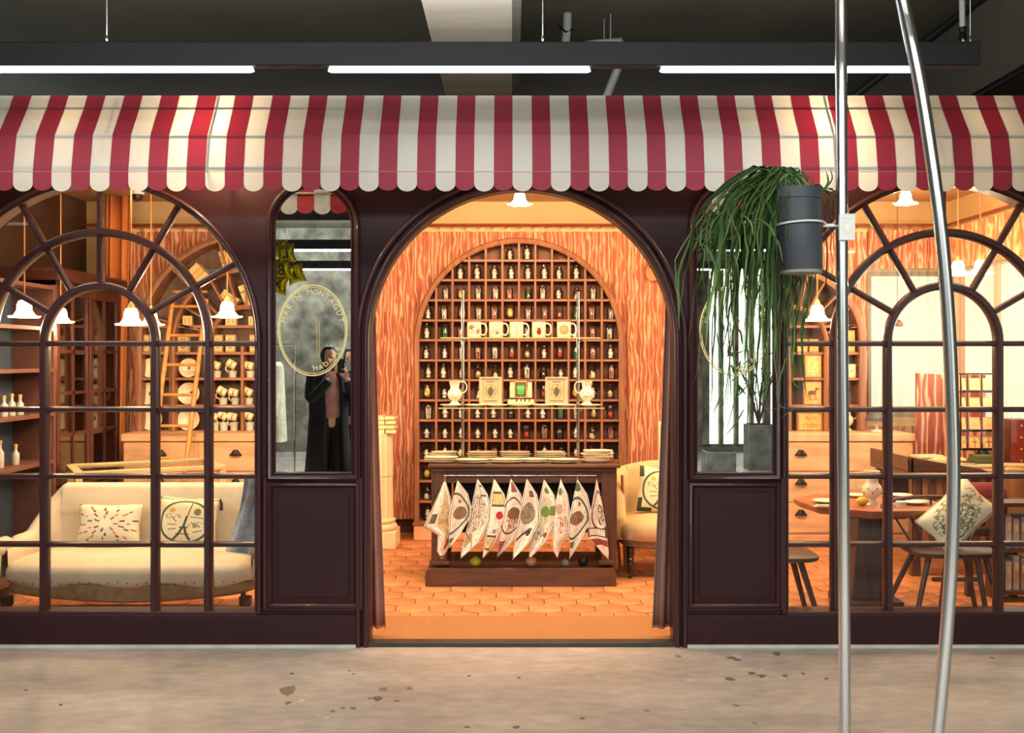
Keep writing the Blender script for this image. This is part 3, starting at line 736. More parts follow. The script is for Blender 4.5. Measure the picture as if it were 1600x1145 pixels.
M_grains = grainfab('side_wall_print_cloth', (224, 140, 98), (250, 206, 152)); 
build('side_cloth', g1, M_grains, ct, smooth=80)
ct = thing('sheer_curtain', 'translucent cream voile curtain in front of the bright windows', 'curtain', (3.4, 8.66, 2.27))
build('cloth', curtain(G(), 3.05, XR-.09, .98, 2.28, 8.74, pitch=.07, amp=.012, seed=3, nz=4), M_sheer, ct, smooth=80)
g0 = curtain(G(), 6.6, 8.6, .98, 2.28, 0, pitch=.07, amp=.012, seed=4, nz=4)
build('side_cloth', G().add([(XR-.03+v[1], v[0], v[2]) for v in g0.v], g0.f), M_sheer, ct, smooth=80)
ct = thing('cafe_curtain', 'striped pinkish half curtain below the bright back window', 'curtain', (3.4, 8.7, .95))
build('cloth', curtain(G(), 3.03, XR-.09, .12, .93, 8.70, pitch=.06, amp=.014, seed=7, nz=4), mat('pink_striped_cloth', (196, 150, 130), .9, noise=.35, scale=30, stretch=(1, 1, .02)), ct, smooth=80)
ct = thing('orange_drape', 'orange gathered drape hanging in the left rear corner', 'curtain', (-3.35, 8.5, 0))
build('cloth', G().grid(lambda u, v: (-3.42+.24*u*(1-.25*v)+.02*math.sin(u*9+v), 8.45+.035*math.sin(u*22)+.01*v, 2.85-2.83*v), 40, 12), mat('orange_drape', (226, 140, 78), .9, noise=.12, scale=5, stretch=(6, 6, .5)), ct, smooth=80, solid=.003)
# door curtains
for sx, m, x0, lab in ((-1, M_velvet, XC-RD+.0, 'mauve velvet door curtain drawn to the left jamb'), (1, M_velvet2, XC+RD-.0, 'taupe velvet door curtain drawn to the right jamb')):
    t = thing('door_curtain', lab, 'curtain', (x0, 5.45, .05), group='velvet curtains inside the doorway')
    def f(u, v, sx=sx, x0=x0):
        z = 2.35-(2.35-.06)*v
        wv = (.012+.062*v**1.6) if sx < 0 else (.015+.085*v**1.3)
        return (x0-sx*wv*(1-u)+sx*.07*u, 5.44+.022*math.sin(u*16)+.03*u, z)
    build('cloth', G().grid(f, 24, 16), m, t, smooth=80, solid=.004)
    build('hem', G().grid(lambda u, v: (f(u, 1)[0], f(u, 1)[1]-.004, .06+.012*v), 24, 1), m, t, smooth=80, solid=.004)

# ------------------------------------------------------------------ pendants
M_shade = mat('glowing_glass_shade', (255, 214, 150), .4, emit=5.5, noise=.0)
M_bulb = mat('bulb_core', (255, 236, 200), .4, emit=14, noise=0)
def pendant(x, y, z, zc, label, power=9, r=.078, group='flower glass lamps'):
    t = thing('flower_pendant', label, 'lamp', (x, y, zc), group=group)
    def ruf(a, j): return 1+(.16*math.cos(6*a) if j >= 4 else .05*math.cos(6*a) if j == 3 else 0)
    sc_ = r/.078
    prof = [(.012, .10), (.03, .095), (.04, .07), (.042, .04), (.055, .015), (.078, .0), (.084, .008)]
    build('glass_shade', G().openlathe([(a*sc_, b*sc_+z) for a, b in prof], (x, y, 0), 36, ruf=ruf), M_shade, t, smooth=80, solid=.002)
    build('bulb', G().lathe([(0, z+.01), (.02, z+.025), (.024, z+.045), (.012, z+.07), (0, z+.075)], (x, y, 0), 14), M_bulb, t)
    build('gallery', G().lathe([(.0, z+.095*sc_), (.022, z+.095*sc_), (.016, z+.12*sc_), (.006, z+.135*sc_), (0, z+.135*sc_)], (x, y, 0), 14), M_gold, t)
    build('cord', G().tube([(x, y, z+.13*sc_), (x, y, zc)], .004, 6), mat('gold_cord', (220, 150, 80), .5), t)
    build('ceiling_rose', G().lathe([(0, zc-.02), (.03, zc-.018), (.045, zc), (0, zc)], (x, y, 0), 16), M_gold, t)
    light('pendant_light', 'POINT', (x, y, z-.03), power, WARM, .05)
PW = 22
for px, py, Y, lab in ((38, 496, 5.85, 'leftmost lit flower glass pendant, above the sofa arm'),
                       (95, 504, 7.0, 'second lit flower glass pendant from the left, hung further back'),
                       (205, 508, 5.9, 'lit flower glass pendant hung in the small window arch, nearer one'),
                       (236, 508, 7.0, 'lit flower glass pendant partly behind the small window arch bar'),
                       (355, 496, 6.3, 'lit flower glass pendant at the right side of the left window'),
                       (1277, 501, 6.4, 'lit flower glass pendant left of the chrome pole in right window'),
                       (1497, 430, 7.0, 'lit flower glass lamp before the bright window, left of a close pair'),
                       (1532, 428, 7.2, 'lit flower glass lamp before the bright window, right of a close pair')):
    pendant(wx(px, Y), Y, wz(py, Y), ZC, lab, PW, .078)
pendant(wx(812, 7.6), 7.6, wz(320, 7.6), ZC, 'short lit flower glass ceiling lamp above the doorway scene', PW*1.3)
pendant(wx(1415, 7.6), 7.6, wz(319, 7.6), ZC, 'short lit flower glass ceiling lamp at the top of the right window', PW)
pendant(wx(470, 7.0), 7.0, 1.9, ZC, 'lit flower glass pendant hidden behind the left mirror', PW)
pendant(wx(1130, 7.0), 7.0, 1.9, ZC, 'lit flower glass pendant hidden behind the right mirror', PW)
# added fill aimed at the shop interior, unseen behind the front wall, no fixtures
light('shop_fill', 'AREA', (0.05, 6.0, 2.60), 72, (1, .70, .43), 1.6, (.8, 0, 0), .5)
light('shop_fill', 'AREA', (-2.3, 6.0, 2.60), 32, (1, .76, .52), 1.6, (.55, 0, 0), .5)
light('shop_fill', 'AREA', (2.3, 6.0, 2.60), 46, (1, .70, .43), 1.6, (.6, 0, 0), .5)
c = thing('dome_camera', 'small black dome camera on the shop ceiling, seen in the left window', 'camera', (wx(215, 7.6), 7.6, ZC))
zc_ = wz(304, 7.6)
build('mount', G().lathe([(0, ZC-.0), (.05, ZC-.0), (.05, zc_+.02), (.045, zc_), (0, zc_)], (wx(215, 7.6), 7.6, 0), 18), M_white, c)
build('dome', G().lathe([(0, zc_-.05), (.02, zc_-.046), (.036, zc_-.03), (.042, zc_), (0, zc_)], (wx(215, 7.6), 7.6, 0), 18), M_ebony, c)
# ------------------------------------------------------------------ central pigeonhole cabinet
CY = 8.40
def cab_common(t, cx, Rr, spr, ztop_clip, zbase, y0, y1, colx, rowz, fw=.045, clipR=None):
    """frame, back, shelf boards and dividers clipped to the arch"""
    Ri = Rr-fw
    build('back_panel', G().prism(archpath(cx, spr, Rr-.01, zbase, 30), y1-.012, y1), M_woodback, t)
    build('arch_frame', G().sweep(archpath(cx, spr, Rr-fw/2, zbase, 40), [(-fw/2, 0), (-fw/2, .012), (-fw/4, .022), (fw/4, .016), (fw/2, .01), (fw/2, 0), (fw/2, -(y1-y0)), (-fw/2, -(y1-y0))], y0), M_wood, t, smooth=50)
    th = .0085
    for z in rowz:
        h = math.sqrt(max(0, Ri*Ri-max(0, z-spr)**2)) if z > spr else Ri
        build('shelf', G().box(cx-h, cx+h, y0+.004, y1-.012, z-th, z+th), M_woodh, t)
    for x in colx:
        zt = spr+math.sqrt(max(0, Ri*Ri-(x-cx)**2))
        build('divider', G().box(x-.0085, x+.0085, y0, y1-.012, zbase, zt), M_wood, t)
def cx_(p): return wx(p, CY)
ccx = cx_(811); CR = (975-646)/2*CY/FX; cspr = wz(536, CY)
cab = thing('pigeonhole_cabinet', 'tall arched wooden pigeonhole cabinet full of small glass jars', 'cabinet', (ccx, CY, 0))
cols = [cx_(p) for p in (681.5, 707, 733, 759, 785, 811, 836.5, 862.5, 888.5, 914.5, 940.5)]
rows_px = [407, 437.5, 469, 500.5, 531.5, 563, 594, 625.5, 657, 688.5, 720, 752, 784, 816]
rows = [wz(p, CY) for p in rows_px]
zb = wz(818, CY)
cab_common(cab, ccx, CR, cspr, 0, zb, CY, CY+.16, cols, rows)
build('plinth', G().box(ccx-CR, ccx+CR, CY-.02, CY+.18, 0, zb-.01), M_chest, cab, bevel=.006)
build('plinth_top', G().box(ccx-CR-.01, ccx+CR+.01, CY-.03, CY+.18, zb-.012, zb+.008), M_wood, cab, bevel=.004)

# jars: shapes with different things inside
def J(name, rad, h, content, stopper=True, tintmat=None):
    t = thing('glass_jar', 'clear glass jar', 'jar', (0, -50, 0), group='specimen jars in the pigeonhole cabinet')
    prof = [(0, .002), (rad, .002), (rad, h*.72), (rad*.72, h*.82), (rad*.62, h*.9), (rad*.68, h)]
    if not stopper: prof = [(0, .002), (rad, .002), (rad, h*.9), (rad*.85, h*.97), (rad*.85, h)]
    build('glass', G().openlathe(prof, n=14), tintmat or M_jar, t, world=False, smooth=60)
    content(t)
    if stopper:
        build('stopper', G().lathe([(0, h*.9), (rad*.55, h*.9), (rad*.6, h*1.02), (rad*.3, h*1.06), (rad*.28, h*1.12), (0, h*1.13)], n=10), M_jar2, t, world=False, smooth=60)
    return t
M_jar2 = glassmat('jar_stopper_glass', (.75, .76, .74), 1.6, .08)
M_lem = mat('lemon_yellow', (226, 186, 60), .6); M_grn = mat('bottle_green_fill', (40, 80, 46), .5); M_redf = mat('red_fill', (206, 74, 50), .6)
M_wht = mat('white_figurine', (240, 230, 210), .5, noise=.05); M_pnk = mat('pink_fill', (216, 150, 130), .6); M_tan = mat('tan_fill', (200, 170, 110), .7)
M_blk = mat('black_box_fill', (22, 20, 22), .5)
def c_fig(m):
    def f(t):
        g = G().lathe([(0, .01), (.017, .012), (.013, .03), (.021, .045), (.015, .056), (.007, .060), (.012, .068), (.010, .076), (0, .080)], n=8)
        g.box(-.02, .02, -.003, .003, .04, .047).box(-.014, -.009, -.004, .004, .045, .07)
        build('figurine', g, m, t, world=False, smooth=50)
    return f
def c_ball(m, r=.022, z=.045):
    def f(t): build('fruit', G().lathe([(0, z-r*1.35), (r*.5, z-r*1.1), (r*.95, z-r*.4), (r, z+.1*r), (r*.75, z+r*.9), (r*.3, z+r*1.25), (0, z+r*1.4)], n=12), m, t, world=False, smooth=70)
    return f
def c_sticks(m):
    def f(t):
        g = G()
        for a in range(5): g.tube([(.013*math.cos(a*1.26), .013*math.sin(a*1.26), .006), (.017*math.cos(a*1.26+.5), .017*math.sin(a*1.26+.5), .075+.005*(a % 3))], .004, 5)
        build('bundle', g, m, t, world=False, kind='stuff')
    return f
def c_fill(m, h=.05):
    def f(t): build('filling', G().lathe([(0, .005), (.028, .005), (.028, h*.9), (.018, h), (0, h*1.06)], n=12), m, t, world=False, smooth=60)
    return f
def c_card(m):
    def f(t):
        build('tag', G().box(-.013, .013, -.030, -.028, .012, .045), M_wht, t, world=False)
        c_fill(m, .03)(t)
    return f
KINDS = {
 'w': ('a white figurine', J('w', .034, .098, c_fig(M_wht))),
 's': ('pale sticks', J('s', .030, .105, c_sticks(M_wht), False)),
 'y': ('a yellow lemon', J('y', .034, .105, c_ball(M_lem, .024), False)),
 'g': ('dark green leaves', J('g', .031, .108, c_fill(M_grn, .08), False)),
 'r': ('a red fruit', J('r', .031, .105, c_ball(M_redf, .018, .035), False)),
 'p': ('pink sticks', J('p', .030, .105, c_sticks(M_pnk), False)),
 't': ('a tan shell', J('t', .033, .100, c_ball(M_tan, .02, .035))),
 'c': ('a white tag', J('c', .031, .098, c_card(M_tan))),
 'b': ('black grains', J('b', .032, .095, c_fill(M_blk, .055))),
 'e': ('a thin white twig', J('e', .035, .094, c_fig(M_wht), True)),
}
LAY = ['.....ww.....', '..wwwwwwww..', '.sysspgswts.'.replace('t', 'c'), 'wsyspysprgps', 'wgpsrgstrcps', 'wwspsrtwrgpw', 'wwwtcwsbewcp', 'yerccgwreywt'[:12], 'swwwwbwwgstr', 'wwwwwwrpbecp', 'wewtptbwcewe', 'y..........w', 'c..........t', 'w..........w']
xe = [cx_(652)]+cols+[cx_(969)]
zr = rows
used = {}
for r_, line in enumerate(LAY):
    zf = zr[r_]+.0085; nj = -1
    for c_, ch in enumerate(line[:12]):
        if ch == '.': continue
        nj += 1
        x = (xe[c_]+xe[c_+1])/2+rnd(-.012, .012)
        nm, root = KINDS[ch]
        lab = 'glass jar with %s, %s pigeonhole row down, %s jar from left' % (nm, ORD1[r_], ORD1[nj])
        if ch not in used: used[ch] = 1; o = root; root.location = (x, CY+.075, zf); root['label'] = lab; root.rotation_euler = (0, 0, 0)
        else:
            o = dup(root, (x, CY+.07+rnd(-.012, .012), zf), rnd(-.6, .6), lab)
            k = rnd(1.02, 1.2); o.scale = (k, k, min(k*rnd(.95, 1.08), 1.22))
for ch, (nm, root) in KINDS.items():
    if ch not in used:
        for c in list(root.children): bpy.data.objects.remove(c)
        bpy.data.objects.remove(root)

# ------------------------------------------------------------------ display table
TY, TB = 6.72, 7.30; TZ = .80; tx = .065
tb = thing('display_table', 'dark walnut display table with open front standing before the cabinet', 'table', (tx, 7.0, 0))
build('table_top', G().box(wx(669, TY), wx(969, TY), TY-.02, TB+.02, TZ-.022, TZ), M_dark, tb, bevel=.006)
build('top_moulding', G().box(wx(674, TY), wx(964, TY), TY, TB, TZ-.05, TZ-.022), M_dark, tb, bevel=.008)
build('apron', G().box(wx(676, TY), wx(962, TY), TY+.015, TY+.04, TZ-.125, TZ-.05), M_dark, tb, bevel=.003)
build('apron', G().box(wx(676, TY), wx(962, TY), TB-.04, TB-.015, TZ-.125, TZ-.05), M_dark, tb)
for sx in (wx(676, TY), wx(962, TY)-.025): build('side_apron', G().box(sx, sx+.025, TY+.015, TB-.015, TZ-.125, TZ-.05), M_dark, tb)
for x0, x1 in ((wx(674, TY), wx(698, TY)), (wx(940, TY), wx(964, TY))):
    for ya in (TY+.004, TB-.09): build('leg', G().box(x0, x1, ya, ya+.085, .13, TZ-.05), M_darkv, tb, bevel=.004)
    build('side_panel', G().box(x0+.03, x0+.045, TY+.06, TB-.05, .14, TZ-.1), M_darkv, tb)
build('plinth', G().prism([(wx(665, TY), 0), (wx(962, TY), 0), (wx(962, TY), .09), (wx(957, TY), .12), (wx(670, TY), .12), (wx(665, TY), .09)], TY-.03, TY+.03), M_dark, tb, bevel=.004)
build('lower_shelf', G().box(wx(668, TY), wx(960, TY), TY+.02, TB, .09, .115), M_dark, tb)
build('foot_block', G().box(wx(671, TY), wx(703, TY), TY-.005, TY+.09, .135, .165), M_dark, tb, bevel=.006); build('foot_block', G().box(wx(935, TY), wx(960, TY), TY-.005, TY+.09, .135, .165), M_dark, tb, bevel=.006)
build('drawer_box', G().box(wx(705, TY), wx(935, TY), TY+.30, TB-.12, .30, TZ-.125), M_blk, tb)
build('towel_rail', G().tube([(wx(694, TY), TY-.03, wz(742, TY)), (wx(932, TY), TY-.03, wz(742, TY))], .0045, 8), M_silver, tb)
for x in (wx(700, TY), wx(926, TY)): build('rail_bracket', G().tube([(x, TY+.02, wz(742, TY)), (x, TY-.03, wz(742, TY))], .004, 8), M_silver, tb)

# tea towels hung from clips
base_ = '#'
TD = [  # px top, py top, left(dx,t), right(dx,t), tip dx, tip py, palette/design, label
 (695, 748, (-33, .60), (17, .42), -5, 873, [('frame', .0, .0, 1, 1, .035, (64, 72, 62)), ('frame', .0, 0, 1, 1, .016, (248, 244, 232)), ('scrib', 14, .02, .62, .5, .22, .42, (186, 160, 90)), ('disc', .62, .52, .17, .34, (226, 204, 150)), ('specks', 16, .3, .48, .2, .76, .84, (170, 140, 70)), ('rect', .12, .44, .34, .56, (92, 92, 84)), ('disc', .7, .18, .13, .07, (190, 80, 66))], 'first tea towel from the left, wide with golden leaves and grey print'),
 (715, 750, (-12, .55), (22, .42), -13, 855, [('ring', .1, .5, .8, .30, .06, (76, 104, 76)), ('scrib', 9, .03, .5, .52, .3, .12, (84, 68, 56)), ('disc', .5, .5, .32, .10, (150, 120, 96)), ('disc', .42, .68, .07, .03, (176, 60, 50)), ('rect', .0, .05, .6, .12, (76, 104, 76))], 'second tea towel from the left, green ring round a brown hand'),
 (746, 747, (-14, .50), (18, .45), -27, 871, [('scrib', 12, .03, .35, .55, .5, .24, (120, 110, 60)), ('frame', .5, .78, .85, .9, .012, (90, 80, 70)), ('disc', .3, .2, .2, .09, (206, 176, 110)), ('line', 0, .3, .9, .12, .008, (150, 120, 90)), ('specks', 22, .2, .3, .3, .8, .7, (90, 84, 70))], 'third tea towel from the left, olive sprigs and small black letters'),
 (772, 747, (-13, .45), (18, .38), -18, 873, [('rect', .2, .66, .85, .82, (220, 214, 140)), ('frame', .2, .66, .85, .82, .014, (90, 90, 60)), ('disc', .62, .54, .17, .05, (190, 40, 40)), ('rect', .2, .12, .75, .28, (230, 214, 150)), ('frame', .2, .12, .75, .28, .012, (70, 66, 50)), ('scrib', 16, .03, .47, .2, .2, .05, (50, 46, 40)), ('disc', .55, .34, .10, .03, (150, 140, 130))], 'fourth tea towel from the left, red heart and yellow label'),
 (798, 747, (-13, .5), (17, .42), -21, 870, [('ring', .45, .52, .52, .23, .055, (120, 56, 62)), ('disc', .5, .55, .3, .08, (120, 110, 70)), ('scrib', 11, .04, .45, .46, .3, .14, (170, 70, 46)), ('rect', .0, .02, .5, .2, (150, 84, 88)), ('rect', .3, .82, .8, .95, (150, 84, 88))], 'fifth tea towel from the left, dark red ring and corner blocks'),
 (823, 747, (-12, .5), (17, .42), -22, 872, [('disc', .42, .55, .34, .14, (172, 168, 140)), ('scrib', 12, .05, .42, .55, .34, .14, (120, 116, 92)), ('rect', .45, .76, .75, .84, (120, 96, 56)), ('line', .1, .22, .8, .36, .02, (70, 56, 44)), ('disc', .7, .32, .12, .05, (60, 46, 40))], 'sixth tea towel from the left, grey green hand print and key'),
 (850, 748, (-13, .5), (20, .42), -24, 872, [('disc', .5, .55, .42, .2, (226, 226, 196)), ('ring', .5, .55, .42, .2, .03, (196, 190, 150)), ('disc', .42, .58, .22, .07, (120, 160, 70)), ('rect', .62, .54, .9, .66, (112, 146, 76)), ('disc', .7, .3, .1, .03, (176, 50, 50)), ('scrib', 14, .04, .4, .28, .4, .06, (80, 100, 50)), ('disc', .5, .85, .2, .04, (110, 140, 70))], 'seventh tea towel from the left, bright green figure in a pale circle'),
 (876, 748, (-12, .52), (15, .42), -5, 872, [('scrib', 10, .04, .45, .45, .28, .14, (176, 110, 60)), ('disc', .3, .62, .2, .07, (190, 176, 140)), ('scrib', 18, .03, .62, .72, .12, .16, (170, 60, 50)), ('disc', .3, .84, .2, .05, (96, 130, 80))], 'eighth tea towel from the left, rust coloured dancing figure'),
 (902, 748, (-12, .62), (21, .44), -12, 872, [('ring', .25, .5, .62, .26, .07, (76, 104, 76)), ('disc', .35, .5, .32, .09, (150, 116, 90)), ('disc', .42, .68, .07, .03, (176, 60, 50)), ('scrib', 9, .03, .4, .5, .3, .1, (84, 60, 50)), ('rect', .0, .12, .5, .2, (84, 110, 84)), ('disc', .3, .9, .4, .06, (84, 110, 84))], 'ninth tea towel from the left, broad green ring on cream'),
 (932.5, 748, (-14, .62), (15, .55), 17, 873, [('ring', .7, .6, .55, .24, .07, (130, 56, 50)), ('scrib', 12, .06, .75, .55, .25, .13, (40, 34, 34)), ('rect', .0, .16, 1, .24, (156, 62, 54)), ('rect', 0, .27, 1, .38, (60, 46, 44)), ('rect', .06, .285, .94, .365, (244, 238, 222)), ('specks', 20, .28, .1, .3, .9, .355, (150, 50, 50))], 'tenth tea towel at the right end, dark red arch and lettering band'),
]
# lay the print on the towel with a dark line near the hems
for k, (pt, pyt, L_, R_, tdx, tpy, el, lab) in enumerate(TD):
    Y = TY-.05-(.012 if k % 2 else 0)
    x0 = wx(pt, Y); zt = wz(pyt, Y); zb_ = wz(tpy, Y); H = zt-zb_; S = Y/FX
    ph = k*1.7
    LP = {0: [(-10, .2), (-33, .60), (-11, .70), (-12, .9)], 9: [(-7, .3), (-14, .6), (-14, .72), (8, .92)], 7: [(-8, .3), (-13, .6), (-12, .78), (-12, .9)]}.get(k, [(-8, .3), (-14, .55), (tdx*.8-2, .86)])
    RP = {0: [(10, .25), (16, .45), (10, .8)], 9: [(8, .3), (14, .6), (18, .9)], 7: [(11, .2), (17, .5), (15, .72), (1, .82), (-1, .9)]}.get(k, [(16, .20), (21, .38), (21, .52), (5+tdx*.1, .80)])
    def f(u, v, x0=x0, zt=zt, H=H, Y=Y, LP=LP, RP=RP, tdx=tdx, ph=ph):
        def edge(p):
            pp = [(0, 0)]+p+[(tdx, 1)]
            for (d0, t0), (d1, t1) in zip(pp[:-1], pp[1:]):
                if v <= t1: q = (v-t0)/(t1-t0); return (d0+(d1-d0)*q)*S
            return tdx*S
        a, b = edge(LP), edge(RP)
        w = (b-a)
        x = x0+a+w*u+.0
        y = Y-.012*math.sin(u*5.5+ph)*min(1, v*3)-.016*math.sin(u*2.6+ph+v*2.)*v+.004*math.sin(u*17)*v
        return (x, y, zt-H*v+.006*math.sin(u*4)*v)
    g = G().grid(f, 16, 30)
    g.uv = [(u, 1-v) for (u, v) in g.uv]
    el2 = el+[('frame', .07, .0, .93, 1.0, .018, (96, 96, 86))] if k in (2, 3, 4, 5, 6) else el+[('frame', .07, -.1, .93, 1.1, .016, (100, 96, 84))]
    el2 = el2+[('scrib', 9, .012, .5, .5, .40, .44, (140, 128, 100))]
    t = thing('tea_towel', lab, 'tea towel', (x0, Y, zt))
    build('cloth', g, printmat('towel_print_%d' % k, (250, 242, 224), el2, .9), t, uv='g', smooth=80, solid=.0015)
    build('hook', G().tube([(x0, Y+.0, zt-.004), (x0, Y-.003, zt+.008), (x0, TY-.036, wz(742, TY)+.004), (x0, TY-.024, wz(742, TY)+.006), (x0, TY-.022, wz(742, TY)-.006)], .002, 6), M_silver, t)

# fruit shapes on the lower shelf
for px, py, r, m, nm, lab in ((743, 872, .034, mat('lemon_green', (180, 180, 50), .5), 'lemon', 'yellow green lemon on the low shelf of the display table'),
                              (830, 876, .036, mat('garlic_skin', (196, 150, 110), .7), 'onion', 'pale round onion in the middle of the low table shelf'),
                              (883, 872, .026, mat('grey_garlic', (150, 140, 126), .7), 'garlic', 'small grey garlic bulb on the low table shelf'),
                              (911, 863, .034, mat('dark_fruit', (30, 32, 26), .5), 'plum', 'dark round plum at the right of the low table shelf')):
    Y = TY+.02+(.06 if py < 870 else 0.03); x = wx(px, Y); z0 = .115
    t = thing(nm, lab, 'fruit', (x, Y, z0))
    build('flesh', G().lathe([(r*math.sin(q)*(1 if nm != 'lemon' else 1.12), r*.95*(1-math.cos(q))) for q in [PI*i/10 for i in range(11)]], (x, Y, z0), 16), m, t, smooth=80)
    build('stem', G().tube([(x, Y, z0+r*1.88), (x+.004, Y, z0+r*1.9+.008)], .003, 6), m, t)

# two silver rods with glass shelves
RY = 6.98
rk = thing('glass_shelf_rack', 'two tall silver rods holding two glass shelves above the table', 'rack', (tx, RY, TZ))
for px, pt in ((723, 456), (903, 458)):
    x = wx(px, RY)
    build('rod', G().tube([(x, RY, TZ), (x, RY, wz(pt, RY))], .0105, 14), M_silver, rk)
    build('finial', G().lathe([(.0105, 0), (.013, .002), (.013, .010), (0, .012)], (x, RY, wz(pt, RY)), 14), M_silver, rk)
    build('base_flange', G().lathe([(.026, 0), (.026, .004), (.012, .008), (.012, .02)], (x, RY, TZ), 16), M_silver, rk)
    for sy in (527.5, 635.5):
        build('shelf_clamp', G().lathe([(.015, -.03), (.015, -.006), (.0105, -.004)], (x, RY, wz(sy, RY)), 12).tube([(x+.01, RY-.01, wz(sy, RY)-.02), (x+.03, RY-.02, wz(sy, RY)-.02)], .006, 8), M_silver, rk)
M_gs = glassmat('shelf_glass', (.80, .86, .78), 1.5, .06)
SZ1, SZ2 = wz(527.5, RY), wz(635.5, RY)
build('glass_shelf', G().box(wx(690, RY), wx(936, RY), RY-.10, RY+.10, SZ1-.008, SZ1), M_gs, rk, bevel=.001)
build('glass_shelf', G().box(wx(687, RY), wx(942, RY), RY-.12, RY+.12, SZ2-.008, SZ2), M_gs, rk, bevel=.001)
for z, a, b_, d in ((SZ1, 690, 936, .10), (SZ2, 687, 942, .12)): build('shelf_edge', G().box(wx(a, RY), wx(b_, RY), RY-d-.002, RY-d, z-.008, z), mat('pale_glass_edge', (200, 170, 120), .3), rk)

def mug_at(name, label, x, y, z, r=.047, h=.105, elems=(), group=None, hand=1, M=None, cat='mug'):
    t = thing(name, label, cat, (x, y, z), group=group)
    g = G().openlathe([(0, .001), (r*.94, .001), (r, .006), (r, h), (r-.004, h), (r-.005, .008), (0, .008)], n=24)
    for i in range(len(g.v)):
        v = g.v[i]; g.uv[i] = (v[0]/(2*r)+.5, v[2]/h)
    build('body', g, printmat('print_'+label[:30], (244, 224, 180), list(elems), .3), t, world=False, uv='g', smooth=50)
    a = [(hand*(r-.003+.036*math.sin(q)), 0, h*.5+h*.38*math.cos(q)) for q in [PI*i/10 for i in range(11)]]
    a = [(hand*(r-.004), 0, h*.9)]+[(hand*(r+.004+.032*math.sin(q)**.8), 0, h*.52+h*.40*math.cos(q)) for q in [PI*i/10 for i in range(1, 10)]]+[(hand*(r-.004), 0, h*.22)]
    build('handle', G().tube(a, .0055, 8), M_china, t, world=False)
    if M: t.matrix_world = Matrix.Translation((x, y, z)) @ M
    return t
mugs = [(742, [('disc', .3, .66, .16, .16, (170, 110, 60)), ('disc', .52, .42, .16, .2, (250, 246, 240)), ('disc', .78, .36, .13, .14, (180, 140, 110)), ('scrib', 10, .04, .5, .5, .4, .3, (110, 80, 60))], 'mug with brown and white clustered heads, first on the upper glass shelf'),
        (776, [('scrib', 6, .03, .5, .5, .3, .34, (110, 100, 90)), ('disc', .6, .3, .12, .10, (130, 116, 100))], 'mug with a grey curling line drawing, second on the upper glass shelf'),
        (808, [('line', .5, .85, .42, .12, .02, (120, 124, 130)), ('line', .5, .85, .6, .12, .02, (120, 124, 130)), ('rect', .44, .36, .57, .4, (120, 124, 130))], 'mug with a thin grey tower drawing, middle of the upper glass shelf'),
        (843, [('disc', .5, .36, .16, .2, (150, 26, 40)), ('line', .38, .52, .3, .8, .02, (190, 150, 60)), ('line', .6, .52, .7, .8, .02, (190, 150, 60)), ('disc', .5, .58, .12, .06, (170, 60, 60))], 'mug with a dark red heart, fourth on the upper glass shelf'),
        (882, [('disc', .5, .5, .34, .32, (206, 160, 100)), ('disc', .5, .48, .16, .16, (222, 184, 130)), ('scrib', 9, .04, .5, .5, .34, .32, (176, 120, 70))], 'mug with a tan lion face, rightmost on the upper glass shelf')]
for px, el, lab in mugs: mug_at('mug', lab, wx(px-1, RY-.03), RY-.03, SZ1, .048, .106, el, 'mugs on the upper glass shelf')

def plate_thing(x, y, z, r, label, group, m=None, tilt=None, name='plate', dots=()):
    t = thing(name, label, 'plate', (x, y, z), group=group)
    build('rim', G().openlathe([(0, .0), (r*.55, .0), (r*.6, .004), (r, .016), (r*.995, .019), (r*.6, .008), (r*.55, .005), (0, .005)], n=28), m or M_china, t, world=False, smooth=60)
    for (dx, dz, rr, c) in dots:
        build('motif', G().lathe([(0, .0056), (rr, .0056), (rr, .0064), (0, .0064)], (dx, dz, 0), 14), c, t, world=False)
    if tilt is not None: t.rotation_euler = tilt
    return t
for i, px in enumerate((705, 743, 777, 813, 849, 884, 922)):
    plate_thing(wx(px, RY-.05), RY-.04, SZ2+.0, .077, 'small cream dish on the lower glass shelf, %s from the left' % ORD1[i], 'dishes on the lower glass shelf')

def pitcher(x, y, z, hand, h, label, dots=True, k=1.0, m=None):
    t = thing('pitcher', label, 'pitcher', (x, y, z))
    pr = [(0, 0), (.25, 0), (.24, .02), (.13, .13), (.12, .16), (.26, .27), (.31, .42), (.27, .56), (.19, .64), (.18, .72), (.24, .98), (.255, 1.0), (.235, 1.0), (.17, .74)]
    build('body', G().openlathe([(a*h, b*h) for a, b in pr], n=28), m or M_china, t, world=False, smooth=60)
    a = [(hand*(.22+.0)*h, 0, .93*h)]+[(hand*(.22+.28*math.sin(q)**.7)*h, 0, (.72+.25*math.cos(q))*h) for q in [PI*i/9 for i in range(1, 9)]]+[(hand*.22*h, 0, .5*h)]
    build('handle', G().tube(a, .025*h, 8), m or M_china, t, world=False)
    if dots:
        Md = mat('grey_dots', (120, 110, 90), .5)
        for j, (zz, rr) in enumerate(((.36, .305), (.50, .30), (.82, .205))):
            for i in range(7):
                an = 2*PI*(i+.5*(j % 2))/7; 
                build('dot', G().lathe([(0, 0), (.024*h, 0), (.02*h, .002), (0, .003)], n=8, M=Matrix.Translation((rr*h*math.cos(an), rr*h*math.sin(an), zz*h)) @ Matrix.Rotation(an, 4, 'Z') @ Matrix.Rotation(PI/2, 4, 'Y')), Md, t, world=False)
    return t
pitcher(wx(711, RY), RY-.04, SZ2+.017, 1, .165, 'plain cream pitcher at the left end of the lower glass shelf', False)
pitcher(wx(916, RY), RY-.04, SZ2+.017, -1, .165, 'dotted cream pitcher at the right end of the lower glass shelf')
grey = (120, 112, 96)
